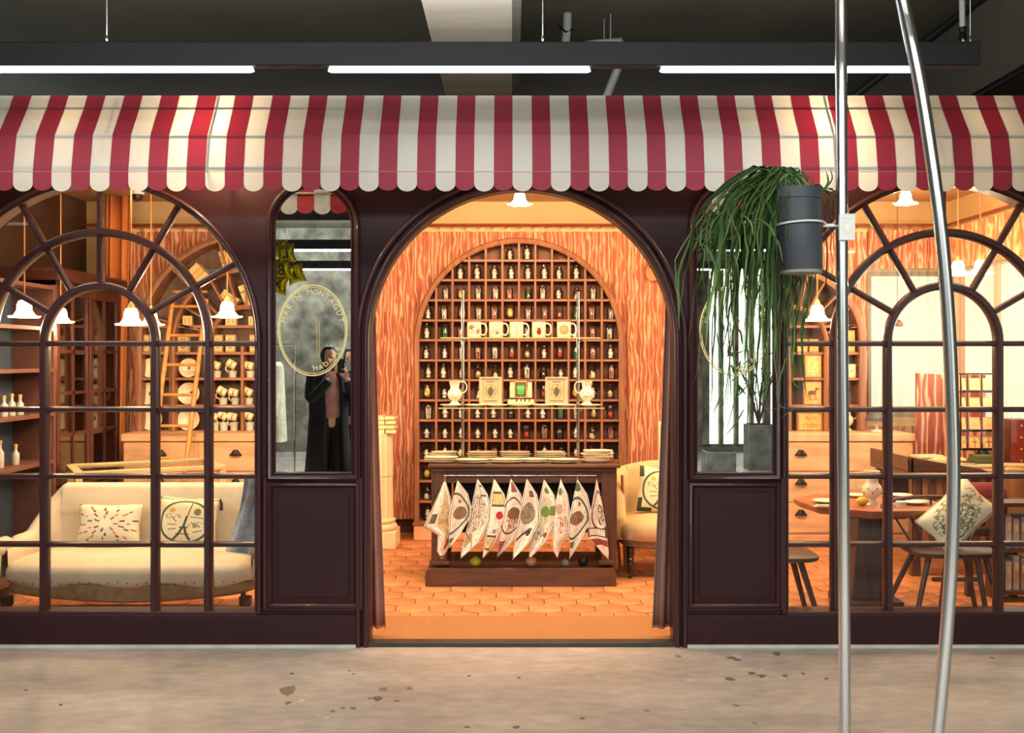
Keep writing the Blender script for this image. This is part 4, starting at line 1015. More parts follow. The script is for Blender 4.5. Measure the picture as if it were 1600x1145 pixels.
for px, lab in ((766.5, 'framed grey ornamental card left of the clover box'), (869.5, 'framed grey ornamental card right of the clover box')):
    x = wx(px, RY); t = thing('framed_card', lab, 'picture', (x, RY+.0, SZ2+.01), group='framed ornamental cards')
    w, h = 16.2*RY/FX, 42*RY/FX
    el = [('rect', .1, .06, .9, .94, (188, 170, 130)), ('frame', .14, .09, .86, .91, .012, grey), ('disc', .5, .5, .33, .28, (130, 118, 92)), ('scrib', 13, .05, .5, .5, .33, .28, (206, 182, 120)), ('disc', .5, .48, .13, .17, (90, 84, 72)), ('rect', .3, .82, .7, .87, grey), ('rect', .2, .12, .8, .17, grey)]
    build('card', G().box(x-w, x+w, RY-.014, RY+.01, SZ2+.016, SZ2+.016+h*1.0), printmat('card_print', (206, 186, 146), el), t, uv='xz', smooth=0)
    build('frame', G().sweep([(x-w, SZ2+.017), (x+w, SZ2+.017), (x+w, SZ2+.015+h), (x-w, SZ2+.015+h)], [(-.006, -.01), (-.006, .006), (.004, .006), (.004, -.01)], RY-.014, True), M_chest, t)
x = wx(814, RY)
t = thing('clover_box', 'open folding box showing a green four leaf clover on the lower shelf', 'box', (x, RY, SZ2+.017))
z0 = SZ2+.017
build('base_tray', G().box(x-21*RY/FX, x+21*RY/FX, RY-.05, RY+.03, z0, z0+.018), M_chest, t, bevel=.003)
build('tray_front', G().box(x-20*RY/FX, x+20*RY/FX, RY-.053, RY-.048, z0, z0+.036), printmat('teeth_print', (236, 206, 150), [('rect', .3, .55, .36, 1, (50, 40, 36)), ('rect', .47, .6, .52, 1, (50, 40, 36)), ('rect', .62, .55, .68, 1, (50, 40, 36)), ('rect', .8, .5, .84, 1, (50, 40, 36)), ('rect', 0, 0, 1, .1, (150, 110, 80))]), t, uv='xz', smooth=0)
zb2 = z0+.045
build('back_board', G().box(x-10*RY/FX, x+9*RY/FX, RY-.022, RY+.0, zb2, zb2+.115), printmat('clover_print', (96, 84, 56), [('disc', .36, .6, .18, .16, (104, 190, 96)), ('disc', .64, .6, .18, .16, (104, 190, 96)), ('disc', .38, .36, .16, .14, (84, 170, 80)), ('disc', .62, .36, .16, .14, (84, 170, 80)), ('line', .5, .5, .5, .08, .03, (84, 160, 80)), ('frame', 0, 0, 1, 1, .06, (190, 160, 110))]), t, uv='xz', smooth=0)
for s_ in (-1, 1):
    build('side_flap', G().box(x+s_*10*RY/FX-(.032 if s_ < 0 else 0), x+s_*10*RY/FX+(.032 if s_ > 0 else 0), RY-.032, RY-.02, zb2, zb2+.11), printmat('flap_print', (226, 200, 150), [('specks', 14, .25, .3, .05, .7, .95, (150, 120, 90)), ('frame', 0, 0, 1, 1, .05, (190, 150, 110))]), t, uv='xz', smooth=0)
build('stand', G().box(x-.02, x+.02, RY-.01, RY+.01, z0+.015, zb2+.01), M_wood, t)

# piles of dishes on the table top
def oval(px, py_, Y, z, rx, lab, k=.55, h=.014):
    x = wx(px, Y); t = thing('serving_dish', lab, 'dish', (x, Y, z), group='cream dishes piled on the display table')
    g = G().openlathe([(0, 0), (.7, 0), (1, h*.8), (.99, h), (.68, .004), (0, .004)], n=26)
    g.v = [(v[0]*rx, v[1]*rx*k, v[2]) for v in g.v]
    build('rim', g, M_china if R.random() < .6 else M_china2, t, world=False, smooth=60)
    return t
piles = [(691, TY+.13, .12, 3, 'left end'), (694, TY+.36, .10, 4, 'left rear'), (740, TY+.10, .115, 2, 'front left of centre'), (755, TY+.36, .11, 4, 'rear behind the left rod'),
         (790, TY+.12, .115, 2, 'front centre'), (806, TY+.36, .11, 4, 'rear centre'), (832, TY+.13, .10, 2, 'front right of centre'), (861, TY+.36, .11, 4, 'rear before the right rod'), (879, TY+.11, .11, 2, 'front beside the right rod')]
hh = .0135
for (px, Y, rx, n, where) in piles:
    for i in range(n):
        oval(px+rnd(-2, 2), 0, Y, TZ+i*hh, rx*rnd(.93, 1.02), 'cream dish piled at the %s of the table, %s from bottom' % (where, ORD1[i]), .62)
for i in range(4):
    oval(932+(2 if i % 2 else -2), 0, TY+.14, TZ+i*.02, .10, 'cream bowl in the tall pile at the right end, %s from bottom' % ORD1[i], .62, .024)
# ------------------------------------------------------------------ dressers with arched hutches
def chest(xa, xb, y0, y1, zt, label):
    t = thing('pine_chest', label, 'chest', ((xa+xb)/2, (y0+y1)/2, 0))
    build('top_board', G().box(xa-.012, xb+.012, y0-.02, y1, zt-.062, zt), M_chest, t, bevel=.006)
    build('carcass', G().box(xa, xb, y0+.004, y1, .03, zt-.062), M_chest, t)
    build('plinth', G().box(xa-.005, xb+.005, y0-.012, y1, 0, .095), M_chest, t, bevel=.005)
    zs = [.853, .603, .359, .114]
    n = 3; w = (xb-xa)/n
    for i in range(n):
        for j in range(3):
            x0, x1, z1, z0 = xa+w*i+.008, xa+w*(i+1)-.008, min(zs[j], zt-.066)-.004, zs[j+1]+.004
            d = build('drawer', G().box(x0, x1, y0-.008, y0+.01, z0, z1), M_chest, t, bevel=.003)
            xm = (x0+x1)/2; zm = z1-.105 if j else z1-.11
            g = G().grid(lambda u, v, xm=xm, zm=zm: (xm+.05*(1-.72*v)*math.cos(PI*(1-u)), y0-.012-.026*math.sin(PI*u)*(1-.35*v), zm+.012+.042*v-.004*(1-v)), 12, 5)
            build('cup_pull', g, M_blackmetal, d, solid=.003, smooth=60)
    return t
CHY = 8.08
chest(wx(1427, CHY)-1.79, wx(1427, CHY), CHY, 8.60, .904, 'pale limewashed pine chest with cup pulls behind the right window')
XLc = 2*XC-wx(1427, CHY)
chest(XLc, XLc+1.79, CHY, 8.60, .904, 'pale limewashed pine chest with cup pulls behind the left window')

HY0, HY1 = 8.34, 8.56
def hutch(cx, radii, rowz, zb, label, colx, th=.011, zsp=1.63):
    t = thing('arched_hutch', label, 'shelf unit', (cx, HY0, zb))
    Rm = max(radii)
    build('back_panel', G().prism(archpath(cx, zsp, Rm-.01, zb, 30), HY1-.012, HY1), mat('hutch_back', (128, 100, 82), .7, noise=.15, scale=4, stretch=(5, 5, .8)), t)
    for r in radii:
        fw = .05 if r == Rm else .036
        build('arch_frame', G().sweep(archpath(cx, zsp, r-fw/2, zb, 36), [(-fw/2, 0), (-fw/2, .014), (0, .024), (fw/2, .014), (fw/2, 0), (fw/2, -.20), (-fw/2, -.20)], HY0), M_wood, t, smooth=50)
    Ri = Rm-.05
    for z in rowz:
        h = Ri if z <= zsp else math.sqrt(max(0, Ri*Ri-(z-zsp)**2))
        build('shelf', G().box(cx-h, cx+h, HY0+.006, HY1-.012, z-th, z+th), M_woodh, t)
    for x in colx:
        build('divider', G().box(x-.011, x+.011, HY0+.004, HY1-.012, zb, zsp), M_wood, t)
    rs = sorted(radii)
    for a in range(1, 12):
        an = PI*a/12
        if a % 2: p = [(cx+rs[0]*math.cos(an), zsp+rs[0]*math.sin(an)), (cx+Ri*math.cos(an), zsp+Ri*math.sin(an))]
        else: p = [(cx+rs[0]*math.cos(an), zsp+rs[0]*math.sin(an)), (cx+rs[-2 if len(rs) > 2 else 1]*math.cos(an), zsp+rs[-2 if len(rs) > 2 else 1]*math.sin(an))]
        build('radial_divider', G().sweep(p, [(-.008, 0), (.008, 0), (.008, -.2), (-.008, -.2)], HY0+.006), M_wood, t)
    return t
hz = [wz(p, 8.34) for p in (634.5, 592, 552, 510)]
hxL = wx(384, 8.34); hxR = wx(1235, 8.34)
hutch(hxL, (.31, .615, .90), hz, .905, 'arched wooden hutch with plates and mugs behind the left window', [wx(p, 8.34) for p in (266, 326, 378, 440, 500)])
hutch(hxR, (.31, .615), hz, .905, 'arched wooden hutch with picture boxes behind the right window', [wx(p, 8.34) for p in (1292, 1235, 1178)])
def zfloor(row): return ([.905]+[z+.011 for z in hz])[row]
# plates stood upright in the left hutch
greyleaf = mat('dark_leaf_motif', (60, 60, 50), .6); redm = mat('rust_motif', (170, 90, 50), .6); grnm = mat('green_motif', (80, 110, 70), .6)
rown = {3: 'upper', 2: 'upper', 1: 'middle', 0: 'lowest'}
for row, pxs in ((2, (236, 296)), (1, (232, 296)), (0, (238, 296))):
    for k, px in enumerate(pxs):
        r = (.080, .092, .092)[2-row]; Y = 8.44
        o = plate_thing(wx(px, Y), Y-.01, zfloor(row)+r*.965, r, 'cream plate on edge in the %s row, %s bay of the left hutch' % (rown[row], ('outer', 'inner')[k]), 'plates in the left hutch', tilt=(PI/2-.16, 0, 0), dots=[((.03, .0, .022, greyleaf) if row == 1 else (.02, .01, .016, grnm)) if (row, k) != (2, 1) else (0, 0, .012, redm)])
mpr = [('rect', .3, .3, .7, .6, (60, 60, 56))]
def tilted(px, row, a, lab, el, r=.042, h=.10, up=0):
    Y = 8.42; return mug_at('mug', lab, wx(px, Y), Y, zfloor(row)+up, r, h, el, 'mugs in the left hutch', 1, Matrix.Rotation(a, 4, 'Y'))
# beakers below, mugs laid in them handle up
def cup(px, row, lab, r=.036, h=.055, Y=8.42):
    t = thing('beaker', lab, 'cup', (wx(px, Y), Y, zfloor(row)), group='beakers in the left hutch')
    build('wall', G().openlathe([(0, 0), (r*.85, 0), (r, h), (r-.003, h), (r*.82, .004), (0, .004)], n=18), mat('pale_beaker', (206, 204, 190), .3), t, world=False, smooth=60)
for row, pxs in ((2, (340, 365, 392)), (1, (331, 350, 369, 390)), (0, (337, 351, 367, 391))):
    for k, px in enumerate(pxs):
        w_ = {2: 'upper', 1: 'middle', 0: 'lowest'}[row]
        if row: cup(px-1, row, 'pale beaker holding a tilted mug, %s row, %s from the left' % (w_, ORD1[k]))
        else: cup(px-1, row, 'pale beaker under a mug in the lowest row, %s from the left' % ORD1[k], h=.07)
        el = [[('disc', .5, .5, .22, .2, (60, 90, 60))], [('rect', .2, .25, .85, .7, (60, 56, 50))], [('rect', .2, .42, .8, .56, (170, 120, 60))], [('disc', .35, .5, .13, .12, (120, 140, 80)), ('disc', .68, .5, .13, .12, (120, 140, 80))]][(k+row) % 4]
        Y = 8.42; a = (-1.25, -1.05, -1.35, -1.15)[k]
        top = zfloor(row)+(.055 if row else .07)
        m_ = mug_at('mug', 'cream printed mug tipped on its side, %s row, %s from the left' % (w_, ORD1[k]), 0, 0, 0, .034, .078, el, 'mugs in the left hutch')
        m_.matrix_world = Matrix.Translation((wx(px, Y)+.02, Y, top+.034)) @ Matrix.Rotation(a, 4, 'Y') @ Matrix.Rotation(PI, 4, 'Z')
# little boxes and cards
def smallbox(px0, px1, py0, py1, Y, lab, cat, el, group, dep=.05, base=(232, 200, 140), name='picture_box', tiltx=0):
    x0, x1, z1, z0 = wx(px0, Y), wx(px1, Y), wz(py0, Y), wz(py1, Y)
    t = thing(name, lab, cat, ((x0+x1)/2, Y, z0), group=group)
    build('body', G().box(x0, x1, Y, Y+dep, z0, z1), mat('card_side_%d_%d' % (base[0], base[1]), base, .8), t, bevel=.002)
    build('front_print', G().box(x0+.002, x1-.002, Y-.0015, Y, z0+.002, z1-.002), printmat('print_'+lab[:40], base, el, .7), t, uv='xz', smooth=0)
    return t
zz = zfloor(3)
for k, (a, b) in enumerate(((221, 233), (277, 295), (334, 347), (352, 367), (390, 400))):
    smallbox(a, b, 523, HY-(zfloor(3)-CH)*FX/8.38, 8.38, 'small cream patterned box above the plates, %s from the left' % ORD1[k], 'box', [('scrib', 8, .06, .5, .5, .35, .35, (150, 110, 70)), ('frame', 0, 0, 1, 1, .08, (190, 150, 90))], 'small boxes in the left hutch')
zz4 = zfloor(4)
for k, (a, b, h) in enumerate(((285, 300, 15), (352, 369, 18), (388, 400, 14))):
    pb = HY-(zz4-CH)*FX/8.38
    smallbox(a, b, pb-h, pb, 8.38, 'small cream box on the top shelf of the left hutch, %s from the left' % ORD1[k], 'box', [('line', .3, .2, .3, .8, .05, (180, 140, 80)), ('line', .7, .2, .7, .8, .05, (180, 140, 80))], 'small boxes in the left hutch')
# book piles leaning in the fan of the left hutch
def bookpile(cx, cz, ang, n, w, th, lab, Y=8.37):
    for i in range(n):
        Mx = Matrix.Translation((cx, Y, cz)) @ Matrix.Rotation(-ang, 4, 'Y') @ Matrix.Translation((0, 0, i*th))
        t = thing('book', '%s book in %s' % (ORD1[i] if n > 1 else 'single', lab), 'book', (0, 0, 0), group=lab)
        c = ((244, 214, 150), (226, 190, 120), (236, 206, 150))[i % 3]
        build('cover', G().box(-w/2, w/2, 0, .15, 0, th*.93), mat('book_%d' % (i % 3), c, .7), t, world=False, bevel=.002)
        build('spine_band', G().box(-w/2+.25*w, -w/2+.32*w, -.0015, .0, .002, th*.9), mat('book_band', (170, 120, 60), .6), t, world=False)
        t.matrix_world = Mx
def fan(deg, r): a = math.radians(deg); return hxL+r*math.cos(a), 1.63+r*math.sin(a)
for deg, r, ang, n, w, th, lab in ((98, .64, .28, 3, .22, .05, 'the pale pile high in the left hutch fan'), (127, .62, .78, 3, .17, .05, 'the pale pile on the slanting divider of left hutch'), (96, .37, -1.2, 2, .20, .045, 'the upright leaning pair in the left hutch fan'), (118, .37, -.62, 4, .15, .022, 'the slim leaning pile in the left hutch fan')):
    x, z = fan(deg, r); bookpile(x, z, ang, n, w, th, lab)
# right hutch
tan = (226, 176, 104)
smallbox(1258, 1284, 554, HY-(zfloor(2)-CH)*FX/8.36, 8.36, 'tan picture box with a swirling print, above the horse box', 'box', [('scrib', 7, .05, .5, .5, .4, .4, (246, 214, 150)), ('frame', 0, 0, 1, 1, .04, (190, 130, 70))], 'picture boxes in the right hutch', base=tan)
smallbox(1257, 1284, 596, HY-(zfloor(1)-CH)*FX/8.36, 8.36, 'tan picture box printed with a brown horse', 'box', [('disc', .45, .52, .24, .10, (110, 70, 40)), ('line', .62, .56, .70, .70, .055, (110, 70, 40)), ('line', .70, .73, .82, .66, .034, (110, 70, 40)), ('line', .29, .5, .26, .23, .026, (110, 70, 40)), ('line', .36, .45, .36, .23, .022, (110, 70, 40)), ('line', .58, .47, .56, .23, .022, (110, 70, 40)), ('line', .64, .48, .68, .24, .022, (110, 70, 40)), ('line', .24, .56, .18, .36, .03, (110, 70, 40)), ('rect', .15, .19, .85, .22, (130, 90, 50)), ('frame', 0, 0, 1, 1, .04, (190, 130, 70))], 'picture boxes in the right hutch', base=tan)
smallbox(1246, 1286, 645, HY-(.905-CH)*FX/8.36, 8.36, 'wide tan box with two oval medallions on the chest top', 'box', [('disc', .5, .72, .3, .14, (150, 110, 50)), ('disc', .5, .3, .3, .14, (150, 110, 50)), ('scrib', 10, .05, .5, .5, .4, .4, (214, 170, 90)), ('frame', 0, 0, 1, 1, .05, (140, 96, 50))], 'picture boxes in the right hutch', base=(206, 160, 92))
for k, (a, b) in enumerate(((1246, 1262), (1265, 1279), (1325, 1336))):
    smallbox(a, b, 530 if k < 2 else 516, HY-(zfloor(3)-CH)*FX/8.36, 8.36, 'small tan box on an upper shelf of right hutch, %s from the left' % ORD1[k], 'box', [('scrib', 7, .06, .5, .5, .35, .35, (170, 120, 70)), ('frame', 0, 0, 1, 1, .08, (190, 140, 90))], 'picture boxes in the right hutch', base=tan)
mug_at('mug', 'plain tan mug in the right hutch beside the chrome pole', wx(1328, 8.40), 8.40, zfloor(2), .05, .11, [('disc', .5, .5, .1, .1, (206, 170, 120))])
pitcher(wx(1322, 8.42), 8.42, .905, 1, .20, 'tan pitcher on the right chest beside the chrome pole', False)
# desk lamp shapes and white bowl left of the bright window
t = thing('round_lamp', 'grey domed table lamp on the right chest before the window', 'lamp', (wx(1370, 8.3), 8.3, .905))
build('base', G().lathe([(0, 0), (.05, 0), (.045, .012), (.01, .02), (.008, .1), (0, .1)], (wx(1370, 8.3), 8.3, .905), 16), M_china, t)
build('shade', G().openlathe([(.09, .09), (.075, .13), (.04, .165), (0, .175)], (wx(1370, 8.3), 8.3, .905), 20), mat('grey_shade', (96, 100, 110), .5), t, solid=.003, smooth=70)
t = thing('wire_hook_lamp', 'small brown bell shade hanging before the bright window', 'lamp', (wx(1402, 8.3), 8.3, wz(500, 8.3)))
build('shade', G().openlathe([(.045, -.05), (.04, -.02), (.02, .0), (0, .005)], (wx(1402, 8.3), 8.3, wz(500, 8.3)), 18), mat('brown_shade', (120, 80, 60), .5), t, solid=.002, smooth=70)
build('cord', G().tube([(wx(1402, 8.3), 8.3, wz(500, 8.3)), (wx(1402, 8.3), 8.3, ZC)], .002, 6), M_blackmetal, t)

# ------------------------------------------------------------------ columns with books
def column(x, y, h, label, fl=True):
    t = thing('plaster_column', label, 'column', (x, y, 0))
    s = .158
    build('plinth', G().box(x-s, x+s, y-s, y+s, 0, .135), M_plaster, t, bevel=.006)
    build('torus', G().lathe([(.13, .135), (.15, .142), (.155, .165), (.14, .185), (.125, .19), (.14, .20), (.142, .215), (.122, .23)], (x, y, 0), 32), M_plaster, t, smooth=60)
    n = 96
    for z0, z1 in ((.23, h*.62), (h*.62+.004, h)):
        g = G().lathe([(.120, z0), (.115, z1)], (x, y, 0), n, ruf=lambda a, j: 1-.07*abs(math.sin(a*8))**.7)
        build('fluted_drum', g, M_plaster, t, smooth=30)
    return t
column(wx(591, 8.15), 8.15, wz(676, 8.15), 'fluted plaster column carrying books at the left of the doorway')
column(wx(1050, 7.88), 7.88, .60, 'short fluted plaster column carrying books behind the armchair')
def books(x, y, z, rowsn, lab, w=.09):
    i = 0
    for r in range(rowsn):
        xx = x-.125
        for k in range(3):
            ww = .082; zz = z+r*.036
            t = thing('book', 'small cream book in %s, %s layer, %s along' % (lab, ('bottom', 'middle', 'top', 'upper')[r], ORD1[k]), 'book', (xx+k*.084+ww/2, y, zz), group=lab)
            t.rotation_euler = (0, 0, rnd(-.12, .12))
            build('pages', G().box(-ww/2+.002, ww/2-.002, -.07, .07, .003, .030), M_paper, t, world=False)
            build('cover', G().box(-ww/2, ww/2, -.072, .072, .0, .004).box(-ww/2, ww/2, -.072, .072, .029, .033), mat('book_cover_%d' % (k), ((206, 170, 110), (226, 196, 140), (190, 150, 100))[k], .7), t, world=False)
books(wx(594, 8.1), 8.13, wz(676, 8.15), 4, 'the pile on the left column')
books(wx(1040, 7.88), 7.88, .60, 3, 'the pile on the right column')
smallbox(1029, 1052, 659, HY-(.60+3*.036-CH)*FX/7.86, 7.86, 'cream picture box with a small print standing on the column books', 'box', [('frame', .12, .1, .88, .9, .02, (170, 150, 110)), ('scrib', 9, .05, .5, .5, .3, .3, (170, 90, 70)), ('disc', .4, .5, .12, .1, (226, 170, 110))], 'picture boxes at the right column', base=(240, 214, 160), dep=.07)
t = thing('wall_hook_plate', 'round orange plate with a dark hook on the curtain, upper right of doorway', 'hook', (wx(1020, 8.62), 8.62, wz(425, 8.62)))
build('plate', G().lathe([(0, 0), (.062, 0), (.058, .02), (0, .024)], M=Matrix.Translation((wx(1020, 8.62), 8.65, wz(425, 8.62))) @ Matrix.Rotation(PI/2, 4, 'X') @ Matrix.Scale(1.3, 4, (0, 1, 0)), n=20), mat('orange_plate', (226, 130, 80), .5), t)
build('hook', G().tube([W(1014, 418, 8.6), W(1019, 411, 8.58), W(1026, 414, 8.6)], .005, 6), M_blackmetal, t)

# ------------------------------------------------------------------ ladder
t = thing('bamboo_ladder', 'tall bamboo ladder leaning on the left hutch', 'ladder', (wx(275, 7.75), 7.75, 0))
def lad(px0, px1, z):
    f = z/2.1; Y = 7.70+.45*f; return Y
Y0, Y1 = 7.68, 8.27
zt_ = 1.98
for pb, pt_, yb in ((243, 252, 0), (294, 306, 0)):
    g = G(); pts = []
    for i in range(15):
        f = i/14; Y = Y0+(Y1-Y0)*f; pts.append((wx(pb+(pt_-pb)*f, 8), Y, zt_*f))
    rr = [.017 if i % 2 else .020 for i in range(15)]
    build('rail', g.tube(pts, rr, 10), M_bamboo, t)
for py in (452, 476, 523, 570, 617, 665, 714, 770):
    z = 1.5-(py-560)*8/1590; f = z/zt_; Y = Y0+(Y1-Y0)*f
    build('rung', G().tube([(wx(243+9*f, 8), Y, z), (wx(294+12*f, 8), Y, z)], .012, 8), M_bamboo, t)

# ------------------------------------------------------------------ left side furniture
t = thing('glazed_cabinet', 'dark mahogany glazed cabinet against the left wall', 'cabinet', (-3.3, 7.75, 0))
xf, ya, yb = -3.20, 7.15, 8.30; zc2 = 2.05
build('carcass', G().box(-3.55, xf-.02, ya, ya+.03, 0, zc2).box(-3.55, xf-.02, yb-.03, yb, 0, zc2).box(-3.57, -3.55, ya, yb, 0, zc2).box(-3.55, xf-.02, ya, yb, zc2-.03, zc2).box(-3.55, xf-.02, ya, yb, .55, .58), M_red, t)
build('cornice', G().box(-3.6, xf+.05, ya-.05, yb+.05, zc2, zc2+.09), M_red, t, bevel=.02)
for k in range(2):
    y0_, y1_ = ya+k*(yb-ya)/2, ya+(k+1)*(yb-ya)/2
    d = build('door', G().box(xf-.02, xf, y0_+.005, y0_+.06, .6, zc2-.03).box(xf-.02, xf, y1_-.06, y1_-.005, .6, zc2-.03).box(xf-.02, xf, y0_+.06, y1_-.06, .6, .66).box(xf-.02, xf, y0_+.06, y1_-.06, zc2-.1, zc2-.03), M_red, t, bevel=.003)
    for z in (.95, 1.25, 1.55): build('glazing_bar', G().box(xf-.015, xf-.002, y0_+.06, y1_-.06, z-.012, z+.012), M_red, d)
    build('glazing_bar', G().box(xf-.015, xf-.002, (y0_+y1_)/2-.012, (y0_+y1_)/2+.012, .66, zc2-.1), M_red, d)
    build('glass', G().box(xf-.012, xf-.009, y0_+.06, y1_-.06, .66, zc2-.1), M_glass, d, smooth=0)
    build('lower_door', G().box(xf-.02, xf, y0_+.01, y1_-.01, .08, .54), M_red, t, bevel=.006)
for z in (.93, 1.25, 1.55): build('shelf', G().box(-3.54, xf-.03, ya+.03, yb-.03, z-.01, z+.01), M_red, t)
t = thing('open_shelf_unit', 'blue backed open shelf unit at the far left behind the glass', 'shelf unit', (-3.2, 6.5, 0))
blue = mat('blue_backing', (62, 78, 100), .6)
build('back', G().box(-3.42, -3.40, 5.85, 6.95, 0, 2.0), blue, t)
M_rosy = mat('rosy_wood', (110, 70, 60), .5, noise=.15, stretch=(5, .7, 5))
for y in (5.85, 6.93): build('upright', G().box(-3.40, -3.12, y, y+.03, 0, 2.0), M_rosy, t)
for z in (.1, .80, 1.12, 1.42, 1.70, 1.98): build('shelf', G().box(-3.40, -3.12, 5.88, 6.93, z-.012, z+.012), M_rosy, t)
for k, (y, z, h) in enumerate(((6.45, 1.132, .12), (6.55, 1.132, .13), (6.66, 1.132, .12), (6.4, .812, .16), (6.6, .812, .12))):
    o = thing('bottle', 'small pale bottle on the blue backed shelves, %s of five' % ORD1[k], 'bottle', (-3.22, y, z), group='bottles on the blue backed shelves')
    build('glass', G().lathe([(0, 0), (.022, 0), (.024, .01), (.024, h*.6), (.01, h*.75), (.01, h), (0, h)], (-3.22, y, z), 14), mat('pale_bottle', (190, 190, 180), .2), o, smooth=50)
    build('cap', G().lathe([(.012, h-.01), (.013, h+.012), (0, h+.014)], (-3.22, y, z), 12), M_gold, o)

# vitrine
t = thing('glass_top_vitrine', 'low display case with pale wood frame and glass top behind the sofa', 'display case', (wx(228, 7.25), 7.25, 0), .50)
def V(g, m, nm, **k): return build(nm, g, m, t, world=False, **k)
M_pale = mat('pale_oak', (206, 178, 130), .5, noise=.15, scale=5, stretch=(.8, 5, 5))
a, b_, zt2 = .47, .28, .745
V(G().box(-a, a, -b_, b_, .42, .50), M_pale, 'tray', bevel=.004)
for s_ in (-1, 1):
    V(G().box(-a, a, s_*b_-.03, s_*b_+.03, zt2-.03, zt2), M_pale, 'top_rail', bevel=.004)
    V(G().box(s_*a-.03, s_*a+.03, -b_, b_, zt2-.031, zt2-.001), M_pale, 'top_rail', bevel=.004)
    for q in (-1, 1): V(G().box(s_*a-.022, s_*a+.022, q*b_-.022, q*b_+.022, 0, zt2-.03), M_pale, 'leg', bevel=.004)
V(G().box(-a+.03, a-.03, -b_+.03, b_-.03, zt2-.014, zt2-.008), M_glass, 'glass_top', smooth=0)
for k in range(4):
    o = thing('trinket_box', 'tiny tan box inside the glass topped case, %s from the left' % ORD1[k], 'box', t.matrix_basis @ Vector((-.33+.2*k, .02*(-1)**k, .50)), .55, group='trinkets in the glass topped case')
    build('body', G().box(-.05, .05, -.04, .04, 0, .03), M_card, o, world=False, bevel=.003); build('lid', G().box(-.052, .052, -.042, .042, .03, .04), mat('brown_lid', (140, 96, 60), .6), o, world=False, bevel=.003)

# ------------------------------------------------------------------ settee
SX, SY = -2.165, 5.98
t = thing('linen_settee', 'low two seat settee in natural linen with turned black legs', 'sofa', (SX, SY, 0))
def rbox(x0, x1, y0, y1, z0, z1, nx, ny, top):
    """soft slab: grid top with crown, closed sides"""
    g = G(); 
    g.grid(lambda u, v: (x0+(x1-x0)*u, y0+(y1-y0)*v, top(u, v)), nx, ny)
    return g
# seat: lofted slab following a rounded plan
def plan(q, inset=0):
    """superellipse plan of the seat"""
    a = 2*PI*q; c, s_ = math.cos(a), math.sin(a); n = 5
    r = (abs(c)**n+abs(s_)**n)**(-1/n)
    return ((.722-inset)*c*r, (.33-inset)*s_*r)
g = G(); N_ = 72; lay = [(.05, .225), (.012, .235), (0, .26), (0, .30), (.012, .33), (.04, .345), (.10, .358), (.2, .372), (.30, .378)]
vs = []; 
for ins, z in lay:
    for i in range(N_):
        x, y = plan(i/N_, ins); vs.append((SX+x, 5.98+y, z+(.012*math.sin(i*.9)*(z < .25))))
fs = [(j*N_+i, j*N_+(i+1) % N_, (j+1)*N_+(i+1) % N_, (j+1)*N_+i) for j in range(len(lay)-1) for i in range(N_)]
fs.append(tuple((len(lay)-1)*N_+i for i in range(N_)))
g.add(vs, fs); build('seat', g, M_linen, t, smooth=60)
g = G(); vs = []
for ins, z in ((.06, .150), (.02, .165), (.012, .20), (.02, .24)):
    for i in range(N_):
        x, y = plan(i/N_, ins); vs.append((SX+x, 5.98+y, z-(.02*math.cos(2*PI*x/1.6) if z < .2 else 0)+.0))
fs = [(j*N_+i, j*N_+(i+1) % N_, (j+1)*N_+(i+1) % N_, (j+1)*N_+i) for j in range(3) for i in range(N_)]
g.add(vs, fs+[tuple(range(N_-1, -1, -1))]); build('hessian_base', g, M_hess, t, smooth=60, label='brown hessian underside')
for i in range(26):
    x = -.66+i*.053; xx, yy = x, -.33
    build('upholstery_tack', G().lathe([(0, 0), (.0045, 0), (.003, .003), (0, .004)], n=6, M=Matrix.Translation((SX+xx, 5.98-.331*(1-abs(x/.722)**5)**.2-.001, .252+.006*math.sin(i*1.7))) @ Matrix.Rotation(PI/2, 4, 'X')), M_ebony, t)
# back: wraps round as wings into arms
def backf(u, v):
    # u along left arm -> back -> right arm
    s_ = -1+2*u; a = abs(s_)
    if a < .62: x = s_/.62*.60; y = .30
    else:
        q = (a-.62)/.38; x = (.60+.135*math.sin(q*PI/2)*1.0)*(1 if s_ > 0 else -1); y = .30-.52*(1-math.cos(min(1, q)*PI/2))-.0
    zt3 = .735 if a < .60 else .735-(.735-.47)*(min(1, (a-.60)/.24))**1.4*1.0
    if a > .9: zt3 = max(.44, zt3-.03)
    return x, y, zt3
def shell(u, w):
    x, y, zt3 = backf(u, 0)
    x2, y2, _ = backf(min(1, u+.01), 0); x1, y1, _ = backf(max(0, u-.01), 0)
    d = Vector((x2-x1, y2-y1, 0)).normalized(); n = Vector((-d.y, d.x, 0))   # outward
    th = .045; z0 = .24
    seq = [(-th, z0), (-th*1.05, (z0+zt3)/2), (-th, zt3-.03), (-th*.5, zt3-.004), (th*.2, zt3), (th*.9, zt3-.012), (th, zt3-.05), (th*.8, (z0+zt3)/2), (th*.6, z0)]
    o, z = seq[int(round(w*(len(seq)-1)))]
    return (SX+x+n.x*o, 5.98+y+n.y*o, z)
g = G().grid(shell, 60, 8)
build('back', g, M_linen, t, smooth=70)
